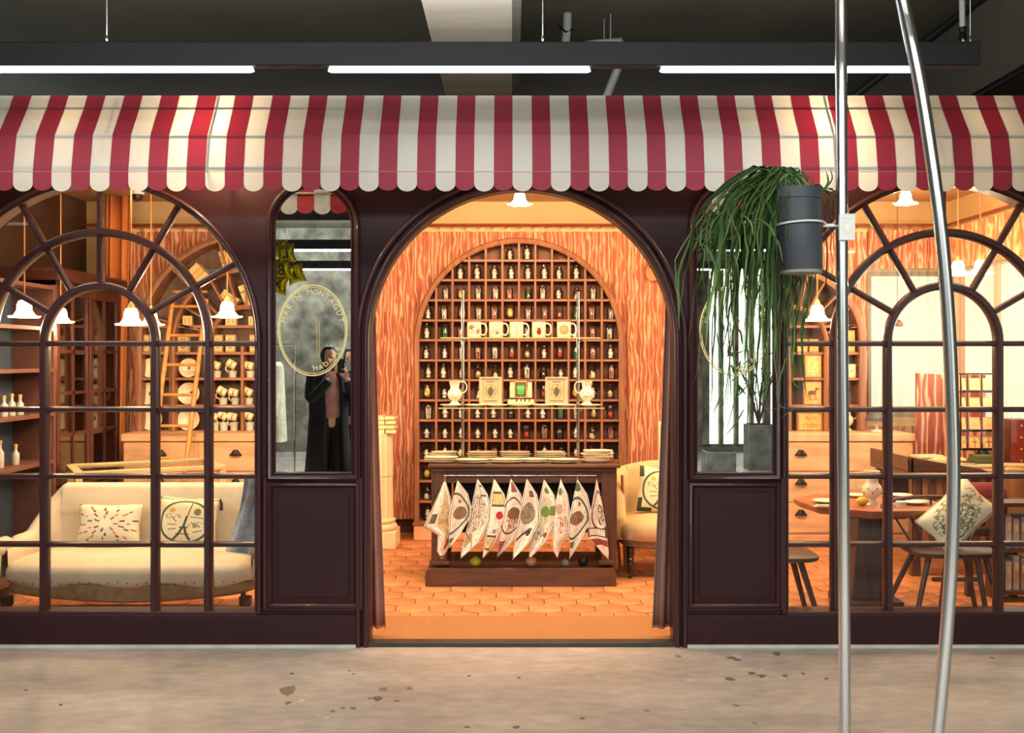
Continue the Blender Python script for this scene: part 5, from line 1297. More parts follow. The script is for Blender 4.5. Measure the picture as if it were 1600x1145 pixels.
for s_ in (-1, 1):
    x, y, z = backf(0 if s_ < 0 else 1, 0)
    build('arm_roll', G().lathe([(0, -.12), (.04, -.118), (.052, -.10), (.052, .06), (.045, .085), (0, .09)], n=18, M=Matrix.Translation((SX+x+s_*.012, 5.98+y-.01, z-.012)) @ Matrix.Rotation(PI/2, 4, 'X') @ Matrix.Rotation(.0, 4, 'Y')), M_linen, t, smooth=60)
    build('arm_front', G().grid(lambda u, v, x=x, y=y, z=z, s_=s_: (SX+x+s_*.012+(.045-.015*v)*math.cos(PI*u)*1.0, 5.98+y-.035-.03*math.sin(PI*u), z-.0-(z-.24)*v), 10, 6), M_linen, t, smooth=70)
leg = [(.0, 0), (.022, 0), (.024, .012), (.018, .02), (.03, .05), (.032, .062), (.02, .072), (.034, .088), (.034, .10), (.024, .108), (.036, .12), (.036, .165), (0, .165)]
for (x, y, nm) in ((-.67, -.27, 1), (.67, -.27, 1)): build('leg', G().lathe(leg, (SX+x, 5.98+y, 0), 18), M_ebony, t, smooth=50)
for x in (-.45, .5): build('leg', G().tube([(SX+x, 5.98+.25, .17), (SX+x+.01*x, 5.98+.33, 0)], [.022, .014], 10), M_ebony, t)

def cushion(name, label, w, h, d, M, front, back, corners=.035, group=None, tassels=False):
    t = thing(name, label, 'cushion', (0, 0, 0), group=group)
    def f(side):
        def q(u, v):
            a, b = 2*u-1, 2*v-1
            edge = (1-a**4)*(1-b**4)
            k = 1-.09*(1-abs(b))*abs(a)**3; kk = 1-.09*(1-abs(a))*abs(b)**3
            return (a*w/2*k, side*(d/2*max(0, edge)**.6), b*h/2*kk)
        return q
    g = G().grid(f(-1), 20, 16); build('front_cover', g, front, t, world=False, uv='g', smooth=80)
    g = G().grid(f(1), 20, 16); g.f = [tuple(reversed(q)) for q in g.f]; build('back_cover', g, back, t, world=False, smooth=80)
    q = f(0); e = [q(i/12, 0) for i in range(13)]+[q(1, i/12) for i in range(1, 13)]+[q(1-i/12, 1) for i in range(1, 13)]+[q(0, 1-i/12) for i in range(1, 13)]
    build('piping', G().tube(e, .004, 6), mat('cushion_piping', (216, 196, 150), .8), t, world=False)
    if tassels:
        for (a, b) in ((1, 1), (-1, 1)):
            build('tassel', G().tube([(a*w/2, 0, b*h/2), (a*(w/2+.012), 0, b*h/2-.03), (a*(w/2+.014), 0, b*h/2-.07)], [.004, .009, .012], 8), M_ebony, t, world=False)
    t.matrix_world = M
    return t
# confetti cushion: short bars fanning from the centre
bars = []
cols3 = [(176, 96, 50), (60, 66, 50), (196, 150, 70), (120, 110, 80), (150, 60, 40), (90, 120, 100), (206, 120, 80)]
rr_ = random.Random(3)
for ring, (r, n) in enumerate(((.16, 7), (.26, 10), (.36, 12), (.46, 13))):
    for i in range(n):
        a = 2*PI*(i+.5*ring)/n+rr_.uniform(-.1, .1); cx, cy = .5+r*math.cos(a)*1.0, .5+r*math.sin(a)*1.0
        if not (.04 < cx < .96 and .05 < cy < .95): continue
        l = rr_.uniform(.014, .036)
        bars.append(('line', cx-l*math.cos(a), cy-l*math.sin(a), cx+l*math.cos(a), cy+l*math.sin(a), rr_.uniform(.012, .021), cols3[(i+ring) % 7]))
P_conf = printmat('confetti_cushion_print', (240, 226, 196), [('specks', 24, .16, .06, .06, .94, .94, (206, 170, 120)), ('disc', .5, .52, .09, .11, (250, 240, 216))]+bars, .9)
tower = [('ring', .5, .5, .42, .42, .05, (74, 96, 62)), ('line', .60, .88, .53, .55, .009, (72, 84, 62)), ('line', .53, .60, .49, .40, .020, (72, 84, 62)), ('line', .48, .40, .42, .26, .022, (72, 84, 62)), ('line', .42, .26, .34, .15, .022, (72, 84, 62)), ('line', .51, .40, .54, .26, .022, (72, 84, 62)), ('line', .54, .26, .60, .15, .022, (72, 84, 62)), ('rect', .42, .375, .57, .40, (72, 84, 62)), ('rect', .37, .25, .60, .27, (72, 84, 62)),
         ('scrib', 12, .04, .3, .6, .14, .05, (120, 130, 80)), ('scrib', 12, .04, .7, .45, .16, .06, (110, 124, 84)), ('disc', .70, .70, .06, .07, (120, 126, 72)), ('line', .22, .44, .36, .44, .008, (90, 96, 80)), ('line', .6, .6, .8, .58, .008, (90, 96, 80)), ('disc', .28, .72, .05, .05, (206, 190, 90)), ('line', .24, .34, .36, .36, .01, (110, 120, 80)), ('line', .66, .3, .8, .34, .01, (110, 120, 80)), ('line', .3, .56, .36, .5, .008, (100, 76, 90))]
P_tow = printmat('tower_cushion_print', (238, 224, 190), tower+[('rect', 0, 0, 1, .07, (110, 126, 84)), ('rect', 0, .945, 1, .97, (110, 126, 84))], .9)
P_tow2 = printmat('tower_cushion_print_green', (236, 220, 180), tower+[('rect', 0, 0, .09, .3, (60, 78, 44)), ('rect', 0, 0, .3, .09, (60, 78, 44)), ('rect', 0, .75, .09, 1, (70, 86, 50)), ('rect', .7, 0, 1, .06, (60, 78, 44))], .9)
P_grn = mat('dark_green_cloth', (52, 62, 48), .9); P_crm = mat('cream_cloth', (232, 216, 180), .9)
YC = 6.12
cushion('cushion', 'oblong cream cushion printed with small coloured strokes, left on the settee', .385, .25, .13, Matrix.Translation((wx(171, YC), YC, .50)) @ Matrix.Rotation(-.28, 4, 'X'), P_conf, P_crm)
cushion('cushion', 'cream cushion with a grey tower in a green oval, right on the settee', .36, .30, .12, Matrix.Translation((wx(293, YC), YC, .515)) @ Matrix.Rotation(-.22, 4, 'X') @ Matrix.Rotation(.05, 4, 'Y'), P_tow, P_grn, tassels=True)
# blue garment draped over the right arm
t = thing('blue_garment', 'pale blue patterned garment draped over the right end of the settee', 'garment', (wx(385, 5.95), 5.95, .35))
M_den = mat('washed_blue_cloth', (158, 174, 194), .9, noise=.22, scale=26)
def gf(u, v):
    px = 398-(10+42*v**1.2)*(1-u)+26*u; z = .82-.50*v
    Y = 5.86+.10*math.sin(v*2.2)+.018*math.sin(u*14+v*3)
    return (wx(px, 5.95), Y, z+.008*math.sin(u*9))
build('cloth', G().grid(gf, 22, 18), M_den, t, smooth=80, solid=.004)
build('hem', G().grid(lambda u, v: (gf(u, .93+.07*v)[0], gf(u, .93+.07*v)[1]-.006, gf(u, .93+.07*v)[2]), 22, 2), mat('garment_hem', (206, 196, 176), .9), t, smooth=80, solid=.002)
# ------------------------------------------------------------------ armchair right of the doorway
AX, AY = 1.10, 7.20
t = thing('linen_armchair', 'tan linen armchair with black turned legs behind the right door curtain', 'armchair', (AX, AY, 0))
def plan2(i, n, a, b, ins, p=4):
    q = 2*PI*i/n; c, s_ = math.cos(q), math.sin(q); r = (abs(c)**p+abs(s_)**p)**(-1/p); return (a-ins)*c*r, (b-ins)*s_*r
def slab(cx, cy, a, b, lay, n=56):
    vs = []; 
    for ins, z in lay:
        for i in range(n):
            x, y = plan2(i, n, a, b, ins); vs.append((cx+x, cy+y, z))
    fs = [(j*n+i, j*n+(i+1) % n, (j+1)*n+(i+1) % n, (j+1)*n+i) for j in range(len(lay)-1) for i in range(n)]
    fs += [tuple((len(lay)-1)*n+i for i in range(n)), tuple(range(n-1, -1, -1))]
    return G().add(vs, fs)
build('seat', slab(AX, AY, .36, .31, [(.03, .245), (.0, .265), (0, .33), (.015, .362), (.05, .38), (.12, .40), (.22, .412)]), M_linen2, t, smooth=60)
build('base', slab(AX, AY, .355, .305, [(.04, .20), (.01, .215), (.01, .255)]), M_hess, t, smooth=60)
def abk(u):
    s_ = -1+2*u; a = abs(s_); sg = 1 if s_ > 0 else -1
    if a < .45: x, y = s_/.45*.28, .27
    else: q = (a-.45)/.55; x, y = sg*(.28+.075*math.sin(min(1, q*2)*PI/2)), .27-.42*q
    zt3 = .755-.04*(a/.45)**2 if a < .45 else .715-.20*((a-.45)/.55)**1.5
    if a > .75: zt3 -= .10*((a-.75)/.25)
    return x, y, zt3
def ash(u, w):
    x, y, zt3 = abk(u); x2, y2, _ = abk(min(1, u+.01)); x1, y1, _ = abk(max(0, u-.01)); d = Vector((x2-x1, y2-y1, 0)).normalized(); n = Vector((-d.y, d.x, 0)); th = .05; z0 = .25
    seq = [(-th, z0), (-th*1.1, (z0+zt3)/2), (-th, zt3-.04), (-th*.5, zt3-.006), (th*.2, zt3), (th*.9, zt3-.015), (th, zt3-.06), (th*.8, (z0+zt3)/2), (th*.6, z0)]
    o, z = seq[int(round(w*8))]; return (AX+x+n.x*o, AY+y+n.y*o, z)
build('back', G().grid(ash, 48, 8), M_linen2, t, smooth=70)
for s_ in (-1, 1):
    x, y, z = abk(0 if s_ < 0 else 1)
    build('arm_front', G().loft([(AX+x, AY+y, .25, .05, .03), (AX+x, AY+y, .38, .052, .032), (AX+x, AY+y, z-.01, .05, .03), (AX+x, AY+y, z, .02, .01)], 16), M_linen2, t, smooth=70)
cleg = [(0, .03), (.014, .03), (.018, .05), (.014, .06), (.024, .09), (.026, .10), (.016, .11), (.026, .13), (.018, .14), (.028, .16), (.028, .21), (0, .21)]
for (x, y) in ((-.29, -.24), (.29, -.24), (-.25, .25), (.25, .25)):
    lg = build('leg', G().lathe(cleg, (AX+x, AY+y, 0), 16), M_ebony, t, smooth=50)
    build('caster', G().lathe([(0, -.008), (.018, -.008), (.018, .008), (0, .008)], n=14, M=Matrix.Translation((AX+x, AY+y-.0, .018)) @ Matrix.Rotation(PI/2, 4, 'Y')).tube([(AX+x, AY+y, .018), (AX+x, AY+y, .034)], .006, 6), M_ebony, lg)
cushion('cushion', 'cream cushion with a grey tower in a green oval, on the tan armchair', .36, .33, .12, Matrix.Translation((AX-.03, AY+.02, .56)) @ Matrix.Rotation(-.25, 4, 'X') @ Matrix.Rotation(.12, 4, 'Y'), P_tow2, P_grn)
# folding stand between table and chair
t = thing('folded_stand', 'slim brown folded wooden stand between display table and armchair', 'stand', (wx(962, 7.1), 7.2, 0))
for a, b in ((954, 968), (968, 976)): build('slat', G().tube([W(a+4, 742, 7.2), (wx(b, 7.2), 7.16, .02)], .012, 6), M_wood, t)
build('cross_bar', G().tube([W(956, 760, 7.2), W(962, 760, 7.2)], .008, 6), M_wood, t)

# ------------------------------------------------------------------ octagonal table
OX, OY, OZ = wx(1357, 6.22), 6.22, .625
M_tab = mat('reddish_oak', (170, 96, 54), .4, noise=.25, scale=4, stretch=(.6, 5, 5), coat=.2)
M_tabd = mat('dark_oak', (84, 62, 54), .5, noise=.25, scale=4, stretch=(5, 5, .6))
t = thing('octagonal_table', 'octagonal wooden pedestal table with dishes behind the right window', 'table', (OX, OY, 0))
oc = [(OX+.445*math.cos(PI/8+PI/4*i+.12), OY+.42*math.sin(PI/8+PI/4*i+.12)) for i in range(8)]
g = G(); n = 96; vs = []
rr_ = random.Random(5)
def octpt(i, k):
    f = i/12; j = int(f) % 8; q = f-int(f); a, b = oc[j], oc[(j+1) % 8]; x, y = a[0]+(b[0]-a[0])*q, a[1]+(b[1]-a[1])*q
    return OX+(x-OX)*k, OY+(y-OY)*k
jit = [rr_.uniform(-.018, .006) for _ in range(96)]
for k, z in ((1, OZ), (1.0, OZ-.012), (.985, OZ-.03), (.93, OZ-.045)):
    for i in range(96):
        x, y = octpt(i, k+(jit[i] if k < 1 else 0)); vs.append((x, y, z))
fs = [(j*96+i, j*96+(i+1) % 96, (j+1)*96+(i+1) % 96, (j+1)*96+i) for j in range(3) for i in range(96)]+[tuple(range(96)), tuple(range(4*96-1, 3*96-1, -1))]
build('top', G().add(vs, fs), M_tab, t, smooth=30)
build('under_board', G().flat([(OX+(p[0]-OX)*.62, OY+(p[1]-OY)*.62) for p in oc], OZ-.07, OZ-.043), M_tabd, t)
def taper(x0, x1, w0, w1, y0, y1, z0, z1): return G().add([(x0-w0, y0, z0), (x0+w0, y0, z0), (x0+w0, y1, z0), (x0-w0, y1, z0), (x1-w1, y0, z1), (x1+w1, y0, z1), (x1+w1, y1, z1), (x1-w1, y1, z1)], [(0, 3, 2, 1), (4, 5, 6, 7), (0, 1, 5, 4), (1, 2, 6, 5), (2, 3, 7, 6), (3, 0, 4, 7)])
build('pedestal', taper(OX-.02, OX-.02, .115, .07, OY-.10, OY+.10, .05, OZ-.065), M_tabd, t, bevel=.004)
build('foot', G().box(OX-.20, OX+.16, OY-.16, OY+.16, 0, .05), M_tabd, t, bevel=.008)
pitcher(wx(1362, 6.12), 6.12, OZ+.0, -1, .20, 'white pitcher with grey dots on the octagonal table')
for px, Y, r, lab in ((1292, 6.16, .085, 'large cream plate at the left of the octagonal table'), (1337, 6.42, .065, 'cream plate behind the pitcher, half hidden by the chrome pole'), (1428, 6.12, .085, 'large cream plate at the right of the octagonal table'), (1408, 6.42, .07, 'cream plate at the rear right of the octagonal table')):
    plate_thing(wx(px, Y), Y, OZ, r, lab, None)
for px, w_, lab in ((1288, .10, 'folded cream napkin at the left front of the octagonal table'),):
    o = thing('napkin', lab, 'napkin', (wx(px, 6.0), 5.99, OZ)); build('fold', G().box(-.065, .05, -.02, .02, 0, .008).box(-.05, .06, -.018, .022, .008, .014), P_crm, o, world=False, bevel=.003)
o = thing('small_tin', 'small round white tin on the octagonal table', 'tin', (wx(1408, 6.0), 6.0, OZ)); build('tin_body', G().lathe([(0, 0), (.03, 0), (.03, .024), (0, .024)], n=22), M_china, o, world=False); build('lid', G().lathe([(0, .024), (.0315, .024), (.0315, .033), (0, .034)], n=22), M_white, o, world=False)
o = thing('lemon', 'yellow lemon beside the dotted pitcher on the octagonal table', 'fruit', (wx(1347, 6.05), 6.05, OZ))
build('flesh', G().lathe([(0, -.04), (.008, -.036), (.024, -.018), (.027, 0), (.024, .018), (.008, .036), (0, .04)], n=16, M=Matrix.Translation((0, 0, .027)) @ Matrix.Rotation(PI/2, 4, 'Y')), M_lem, o, world=False, smooth=80)
build('stem_end', G().lathe([(0, 0), (.004, 0), (.003, .005), (0, .005)], n=6, M=Matrix.Translation((.038, 0, .027)) @ Matrix.Rotation(PI/2, 4, 'Y')), M_grn, o, world=False)

# ------------------------------------------------------------------ stools
def stool(x, y, z, lab, w=.17, legsx=.12):
    t = thing('wooden_stool', lab, 'stool', (x, y, 0))
    build('seat', slab(x, y, w, w*.9, [(.02, z-.035), (0, z-.025), (0, z-.008), (.012, z)], 32), M_tabd, t, smooth=40)
    for sx in (-1, 1):
        for sy in (-1, 1): build('leg', G().tube([(x+sx*legsx*.7, y+sy*.09, z-.03), (x+sx*(legsx+.07), y+sy*.14, 0)], [.019, .013], 8), M_tabd, t)
    return t
stool(wx(1222, 5.72), 5.78, .405, 'dark wooden stool half hidden by the left jamb of right window', .20, .13)
t = thing('wooden_chair', 'dark wooden chair with splayed legs, cushion tilted on its seat', 'chair', (wx(1488, 5.8), 5.85, 0))
hx, hy, hz_ = wx(1488, 5.8), 5.85, .42
build('seat', slab(hx, hy, .24, .19, [(.03, hz_-.04), (0, hz_-.03), (0, hz_-.01), (.015, hz_)], 36), M_tabd, t, smooth=40)
for (a, b, da, db) in ((-.16, -.12, -.26, -.16), (-.06, -.13, -.125, -.16), (.10, -.13, .155, -.16), (.15, -.12, .25, -.17), (-.14, .12, -.30, .20), (.14, .12, .24, .18)):
    build('leg', G().tube([(hx+a, hy+b, hz_-.02), (hx+da, hy+db, 0)], [.018, .014], 8), M_tabd, t)
build('stretcher', G().tube([(hx-.15, hy-.14, .26), (hx+.10, hy-.14, .26)], .012, 8), M_tabd, t)
bk = [(hx+.34*math.cos(a), hy+.10+.16*math.sin(a), .62+.05*math.sin(a)) for a in [PI*i/12 for i in range(13)]]
build('back_hoop', G().tube(bk, .014, 8), M_tabd, t)
for i in range(2, 11, 2): build('spindle', G().tube([(hx+.19*math.cos(PI*i/12), hy+.06+.10*math.sin(PI*i/12), hz_-.01), bk[i]], .007, 6), M_tabd, t)
P_bag = printmat('sketch_cushion_print', (236, 226, 196), [('scrib', 7, .04, .5, .55, .45, .4, (150, 146, 110)), ('specks', 14, .2, .1, .1, .9, .9, (196, 190, 150)), ('scrib', 12, .04, .4, .4, .3, .3, (90, 96, 70)), ('rect', 0, 0, 1, .06, (150, 160, 130))], .9)
cushion('cushion', 'cream sketch printed cushion with green back, tilted on the dark wooden chair', .42, .26, .12, Matrix.Translation((wx(1500, 5.8), 5.84, .60)) @ Matrix.Rotation(-.35, 4, 'X') @ Matrix.Rotation(-.70, 4, 'Y'), P_bag, P_grn)
o = thing('red_cushion', 'dark red cushion behind the tilted cream cushion', 'cushion', (wx(1545, 6.5), 6.5, .45))
build('cover', slab(wx(1545, 6.5), 6.55, .13, .08, [(.05, .44), (.01, .47), (0, .58), (.01, .66), (.05, .70)], 30), mat('dark_red_cloth', (110, 28, 30), .9), o, smooth=70); build('piping', G().tube([(wx(1545, 6.5)+.13*math.cos(a), 6.55+.08*math.sin(a), .58) for a in [2*PI*i/20 for i in range(21)]], .004, 6), mat('dark_red_cloth', (110, 28, 30), .9), o)
o = thing('upholstered_bench', 'low dark bench carrying the dark red cushion', 'bench', (wx(1545, 6.5), 6.55, 0))
build('seat', G().box(wx(1500, 6.5), wx(1580, 6.5), 6.40, 6.72, .38, .438), M_red, o, bevel=.01)
for a in (1506, 1574):
    for yy in (6.43, 6.69): build('leg', G().box(wx(a, 6.5)-.02, wx(a, 6.5)+.02, yy-.02, yy+.02, 0, .38), M_darkv, o)

# ------------------------------------------------------------------ desk with papers
DZ = .72; dy0, dy1 = 6.95, 7.75; dx0, dx1 = wx(1402, 7.2), 3.66
t = thing('dark_desk', 'dark curved desk loaded with papers at the right of the shop', 'desk', ((dx0+dx1)/2, 7.3, 0))
build('desk_top', G().box(dx0, dx1, dy0, dy1, DZ-.04, DZ), M_dark, t, bevel=.006)
build('gallery_rim', G().prism([(dx0, DZ), (dx0+.55, DZ), (dx0+.48, DZ+.03), (dx0+.2, DZ+.07), (dx0, DZ+.11)], dy0+.02, dy0+.06), M_dark, t, bevel=.006)
build('side_rim', G().box(dx0, dx0+.03, dy0+.02, dy1, DZ, DZ+.10), M_dark, t, bevel=.006)
for i in range(12):
    xx = dx0+.04+i*.05
    build('tambour_slat', G().box(xx, xx+.036, dy0+.03, dy0+.055, .12+.012*i, DZ-.04), M_wood if i % 2 else M_darkv, t)
for x in (dx0+.03, dx1-.06): build('leg', G().box(x, x+.06, dy0+.06, dy0+.12, 0, DZ-.04), M_darkv, t); build('leg', G().box(x, x+.06, dy1-.1, dy1-.04, 0, DZ-.04), M_darkv, t)
build('back_panel', G().box(dx0+.05, dx1-.05, dy1-.06, dy1-.04, .3, DZ-.04), M_darkv, t)
for i, (px, Y, w_, d_, n, lab) in enumerate(((1448, 7.6, .20, .12, 3, 'rear left'), (1478, 7.4, .22, .13, 3, 'rear middle'), (1497, 7.15, .24, .11, 2, 'front middle'), (1528, 7.08, .22, .10, 2, 'front right'), (1590, 7.15, .22, .13, 2, 'far right'))):
    for k in range(n):
        o = thing('paper_stack', 'cream sheaf of papers at the %s of the desk, %s from the bottom' % (lab, ORD1[k]), 'papers', (wx(px, Y)+rnd(-.02, .02), Y, DZ+k*.021), rnd(-.25, .25), group='paper stacks on the desk')
        build('sheets', G().box(-w_/2, w_/2, -d_/2, d_/2, 0, .016), M_paper if k % 2 == 0 else M_card, o, world=False, bevel=.002); build('cover_sheet', G().box(-w_/2+.004, w_/2-.002, -d_/2+.003, d_/2-.002, .016, .019), M_china2, o, world=False)
o = thing('green_box_stack', 'small stack of flat green boxes under the card rack', 'box', (wx(1535, 7.45), 7.45, DZ))
for k in range(3): build('flat_box', G().box(wx(1518+2*k, 7.45), wx(1552-3*k, 7.45), 7.38, 7.54, DZ+.001+k*.025, DZ+.024+k*.025), mat('olive_green_box', (96, 100, 52), .7), o, bevel=.002)
# card rack
KY = 7.52; kz = DZ+.076
t = thing('card_rack', 'black wire rack holding cream cards in tilted pockets on the desk', 'card rack', (wx(1533, KY), KY, kz))
build('foot', G().lathe([(0, 0), (.05, 0), (.045, .006), (.008, .05), (.008, .07), (0, .07)], (wx(1535, KY), KY, kz), 16), M_blackmetal, t)
for px in (1501, 1512, 1534, 1556): build('upright', G().tube([W(px, 702, KY), W(px, 584, KY)], .005, 6), M_blackmetal, t)
for py in (584, 612, 642, 673, 702): build('pocket_bar', G().tube([W(1499, py, KY), W(1557, py, KY)], .007, 6), M_blackmetal, t); 
for py in (612, 642, 673, 702): build('pocket_front', G().box(wx(1500, KY), wx(1557, KY), KY-.045, KY-.041, wz(py, KY)-.004, wz(py, KY)+.014), M_blackmetal, t)
for j, py in enumerate((612, 642, 673, 702)):
    for i, (a, b) in enumerate(((1502, 1508), (1514, 1530), (1535, 1553))):
        o = thing('greeting_card', 'tan card in the black rack, %s row, %s column' % (ORD[j], ORD1[i]), 'card', (wx((a+b)/2, KY), KY-.02, wz(py, KY)+.002), group='cards in the black rack')
        w_ = (b-a)/2*KY/FX
        build('sheet', G().box(-w_, w_, 0, .006, 0, .10), printmat('card_face_%d' % (i+j*3), (232, 184, 118), [('rect', .2, .35, .8, .4, (190, 130, 80)), ('rect', .3, .5, .7, .54, (190, 130, 80)), ('frame', .05, .05, .95, .95, .02, (200, 140, 90))] if j < 3 else [('line', .5, .2, .5, .8, .05, (150, 90, 60)), ('line', .3, .55, .7, .55, .05, (150, 90, 60)), ('frame', .08, .08, .92, .92, .03, (200, 140, 90))]), o, world=False, uv='xz', smooth=0)
        o.rotation_euler = (-.18, 0, 0)
# woodgrain screen and cafe things
t = thing('woodgrain_screen', 'folding screen covered in dark wood grain print cloth behind the desk', 'screen', (wx(1462, 8.0), 8.0, 0))
for k, (a, b, y0, y1) in enumerate(((1434, 1487, 8.02, 8.12),)):
    build('leaf', G().add([(wx(a, 8.), y0, 0), (wx(b, 8.), y1, 0), (wx(b, 8.), y1+.03, 0), (wx(a, 8.), y0+.03, 0), (wx(a, 8.), y0, 1.385), (wx(b, 8.), y1, 1.37), (wx(b, 8.), y1+.03, 1.37), (wx(a, 8.), y0+.03, 1.385)], [(0, 3, 2, 1), (4, 5, 6, 7), (0, 1, 5, 4), (1, 2, 6, 5), (2, 3, 7, 6), (3, 0, 4, 7)]), M_grain2, t)
x = wx(1487, 8.)
build('leaf', G().add([(x, 8.12, 0), (x+.03, 8.12, 0), (3.70, 7.98, 0), (3.70, 7.95, 0), (x, 8.12, 1.37), (x+.03, 8.12, 1.37), (3.70, 7.98, 1.37), (3.70, 7.95, 1.37)], [(0, 1, 2, 3), (4, 7, 6, 5), (0, 4, 5, 1), (1, 5, 6, 2), (2, 6, 7, 3), (3, 7, 4, 0)]), M_grain2, t)
t = thing('red_drawer_unit', 'small dark red lacquer drawer unit on the desk at far right', 'drawers', (wx(1600, 7.3), 7.35, DZ))
xa = wx(1574, 7.3)
build('case', G().box(xa, xa+.16, 7.27, 7.45, DZ+.0, wz(655, 7.3)), M_red, t)
for k in range(4):
    z0 = DZ+.01+k*(wz(655, 7.3)-DZ-.01)/4; d = build('drawer', G().box(xa+.006, xa+.154, 7.262, 7.27, z0, z0+.082), mat('red_lacquer', (120, 34, 24), .35), t, bevel=.002); build('knob', G().lathe([(0, 0), (.006, 0), (.006, .01), (0, .012)], n=8, M=Matrix.Translation((xa+.08, 7.262, z0+.04)) @ Matrix.Rotation(PI/2, 4, 'X')), M_gold, d)
# low bookcase under
t = thing('low_bookcase', 'low wooden bookcase with pale books at the far right edge', 'bookcase', (wx(1600, 6.3), 6.3, 0))
xa, xb = wx(1560, 6.3), wx(1660, 6.3)
for z in (.06, .32, .60): build('shelf', G().box(xa, xb, 6.25, 6.45, z-.012, z+.012), M_dark, t)
for x in (xa, xb): build('side', G().box(x-.012, x+.012, 6.25, 6.45, 0, .612), M_darkv, t)
for lev, z in ((0, .072), (1, .332)):
    for k in range(7):
        x = xa+.03+k*.048; h = rnd(.17, .22)
        o = thing('book', 'pale upright book on the %s shelf of low bookcase, %s from the left' % (('lower', 'upper')[lev], ORD1[k]), 'book', (x, 6.33, z), group='pale books in the low bookcase')
        build('block', G().box(0, .038, -.06, .08, 0, h), mat('book_pale_%d' % (k % 3), ((214, 206, 196), (196, 176, 150), (170, 160, 156))[k % 3], .7), o, world=False, bevel=.003); build('spine_label', G().box(.008, .030, -.062, -.060, h*.55, h*.8), M_paper, o, world=False)

# ------------------------------------------------------------------ foreground chrome poles, pot and trailing plant
PY = 3.2
t = thing('chrome_pole', 'straight chrome pole in the foreground, white plate on it', 'pole', (wx(1318, PY), PY, 0))
build('tube', G().tube([(wx(1321, PY), PY, 0), (wx(1319, PY), PY, .8), (wx(1316, PY), PY, 1.6), (wx(1314, PY), PY, 2.6), (wx(1313, PY), PY, 3.6)], .0182, 24), M_steel, t, smooth=60)
build('floor_flange', G().lathe([(.05, 0), (.05, .006), (.02, .012), (.02, .03)], (wx(1321, PY), PY, 0), 24), M_steel, t)
build('clamp_plate', G().box(wx(1306, PY), wx(1331, PY), PY-.034, PY-.024, wz(377, PY), wz(336, PY)), printmat('plate_print', (244, 246, 238), [('disc', .5, .45, .34, .3, (240, 242, 222)), ('disc', .52, .5, .18, .14, (250, 252, 240)), ('rect', .2, .8, .8, .84, (222, 232, 216))], .4), t, bevel=.002, uv='xz', label='white clamp plate')
build('clamp_back', G().box(wx(1309, PY), wx(1328, PY), PY-.024, PY+.026, wz(374, PY), wz(339, PY)), M_white, t, bevel=.002)
P2 = 3.05
pp = [(1330, -420), (1372, -180), (1408, -10), (1437, 130), (1458, 265), (1472, 380), (1482, 500), (1488, 640), (1490, 760), (1486, 880), (1479, 985), (1470, 1090), (1460, 1190), (1448, 1330)]
pts = [W(a, b, P2) for a, b in pp]; pts[-1].z = 0
# smooth the polyline
def cat(P_, n=6):
    o = []
    for i in range(len(P_)-1):
        p0, p1, p2, p3 = P_[max(0, i-1)], P_[i], P_[i+1], P_[min(len(P_)-1, i+2)]
        for k in range(n):
            q = k/n; o.append(.5*((2*p1)+(p2-p0)*q+(2*p0-5*p1+4*p2-p3)*q*q+(3*p1-p0-3*p2+p3)*q**3))
    return o+[P_[-1]]
t = thing('chrome_pole', 'bowed chrome pole in the foreground at the right', 'pole', (pts[-1].x, P2, 0))
build('tube', G().tube(cat(pts), .0196, 24), M_steel, t, smooth=60)
build('floor_flange', G().lathe([(.05, 0), (.05, .006), (.02, .012), (.02, .03)], (pts[-1].x, P2, 0), 24), M_steel, t)
build('ceiling_stay', G().tube([pts[0], (pts[0].x-.03, P2, 3.6)], .0196, 20), M_steel, t)

POX, POY = wx(1252, PY), PY-.0
zt5, zb5 = wz(296, PY), wz(424, PY)
t = thing('hanging_pot', 'grey plastic nursery pot strapped to the straight chrome pole', 'pot', (POX, POY, zb5))
sh = .018
prof = [(0, zb5), (.062, zb5), (.066, zb5+.006), (.072, zb5+.12), (.078, zt5-.035), (.083, zt5-.034), (.084, zt5), (.080, zt5), (.078, zt5-.03), (0, zt5-.03)]
g = G().lathe(prof, (POX, POY, 0), 36)
g.v = [(v[0]-(v[2]-zb5)*.08, v[1], v[2]) for v in g.v]
build('pot_body', g, M_pot, t, smooth=40)
build('pot_foot', G().lathe([(.05, zb5-.008), (.064, zb5-.006), (.064, zb5+.004)], (POX, POY, 0), 30), mat('pale_worn_rim', (150, 150, 140), .7), t, label='pale worn bottom rim')
build('soil', G().lathe([(0, zt5-.028), (.076, zt5-.028), (.07, zt5-.022), (0, zt5-.016)], (POX-.02, POY, 0), 24), mat('dark_soil', (40, 32, 26), .95, bump=.6), t)
zs5 = wz(353, PY)
st = [(POX-.012+.083*math.cos(a), POY+.083*math.sin(a), zs5-.006*math.sin(a)+.004*math.cos(a)) for a in [2*PI*i/36 for i in range(37)]]
build('white_strap', G().tube(st, .0035, 6), M_white, t)
build('strap_tail', G().box(wx(1284, PY), wx(1303, PY), PY-.012, PY-.004, zs5-.004, zs5+.006), M_white, t, bevel=.002)
build('strap_tail', G().tube([(wx(1300, PY), PY-.008, zs5), (wx(1312, PY), PY-.004, zs5)], .003, 6), M_white, t)

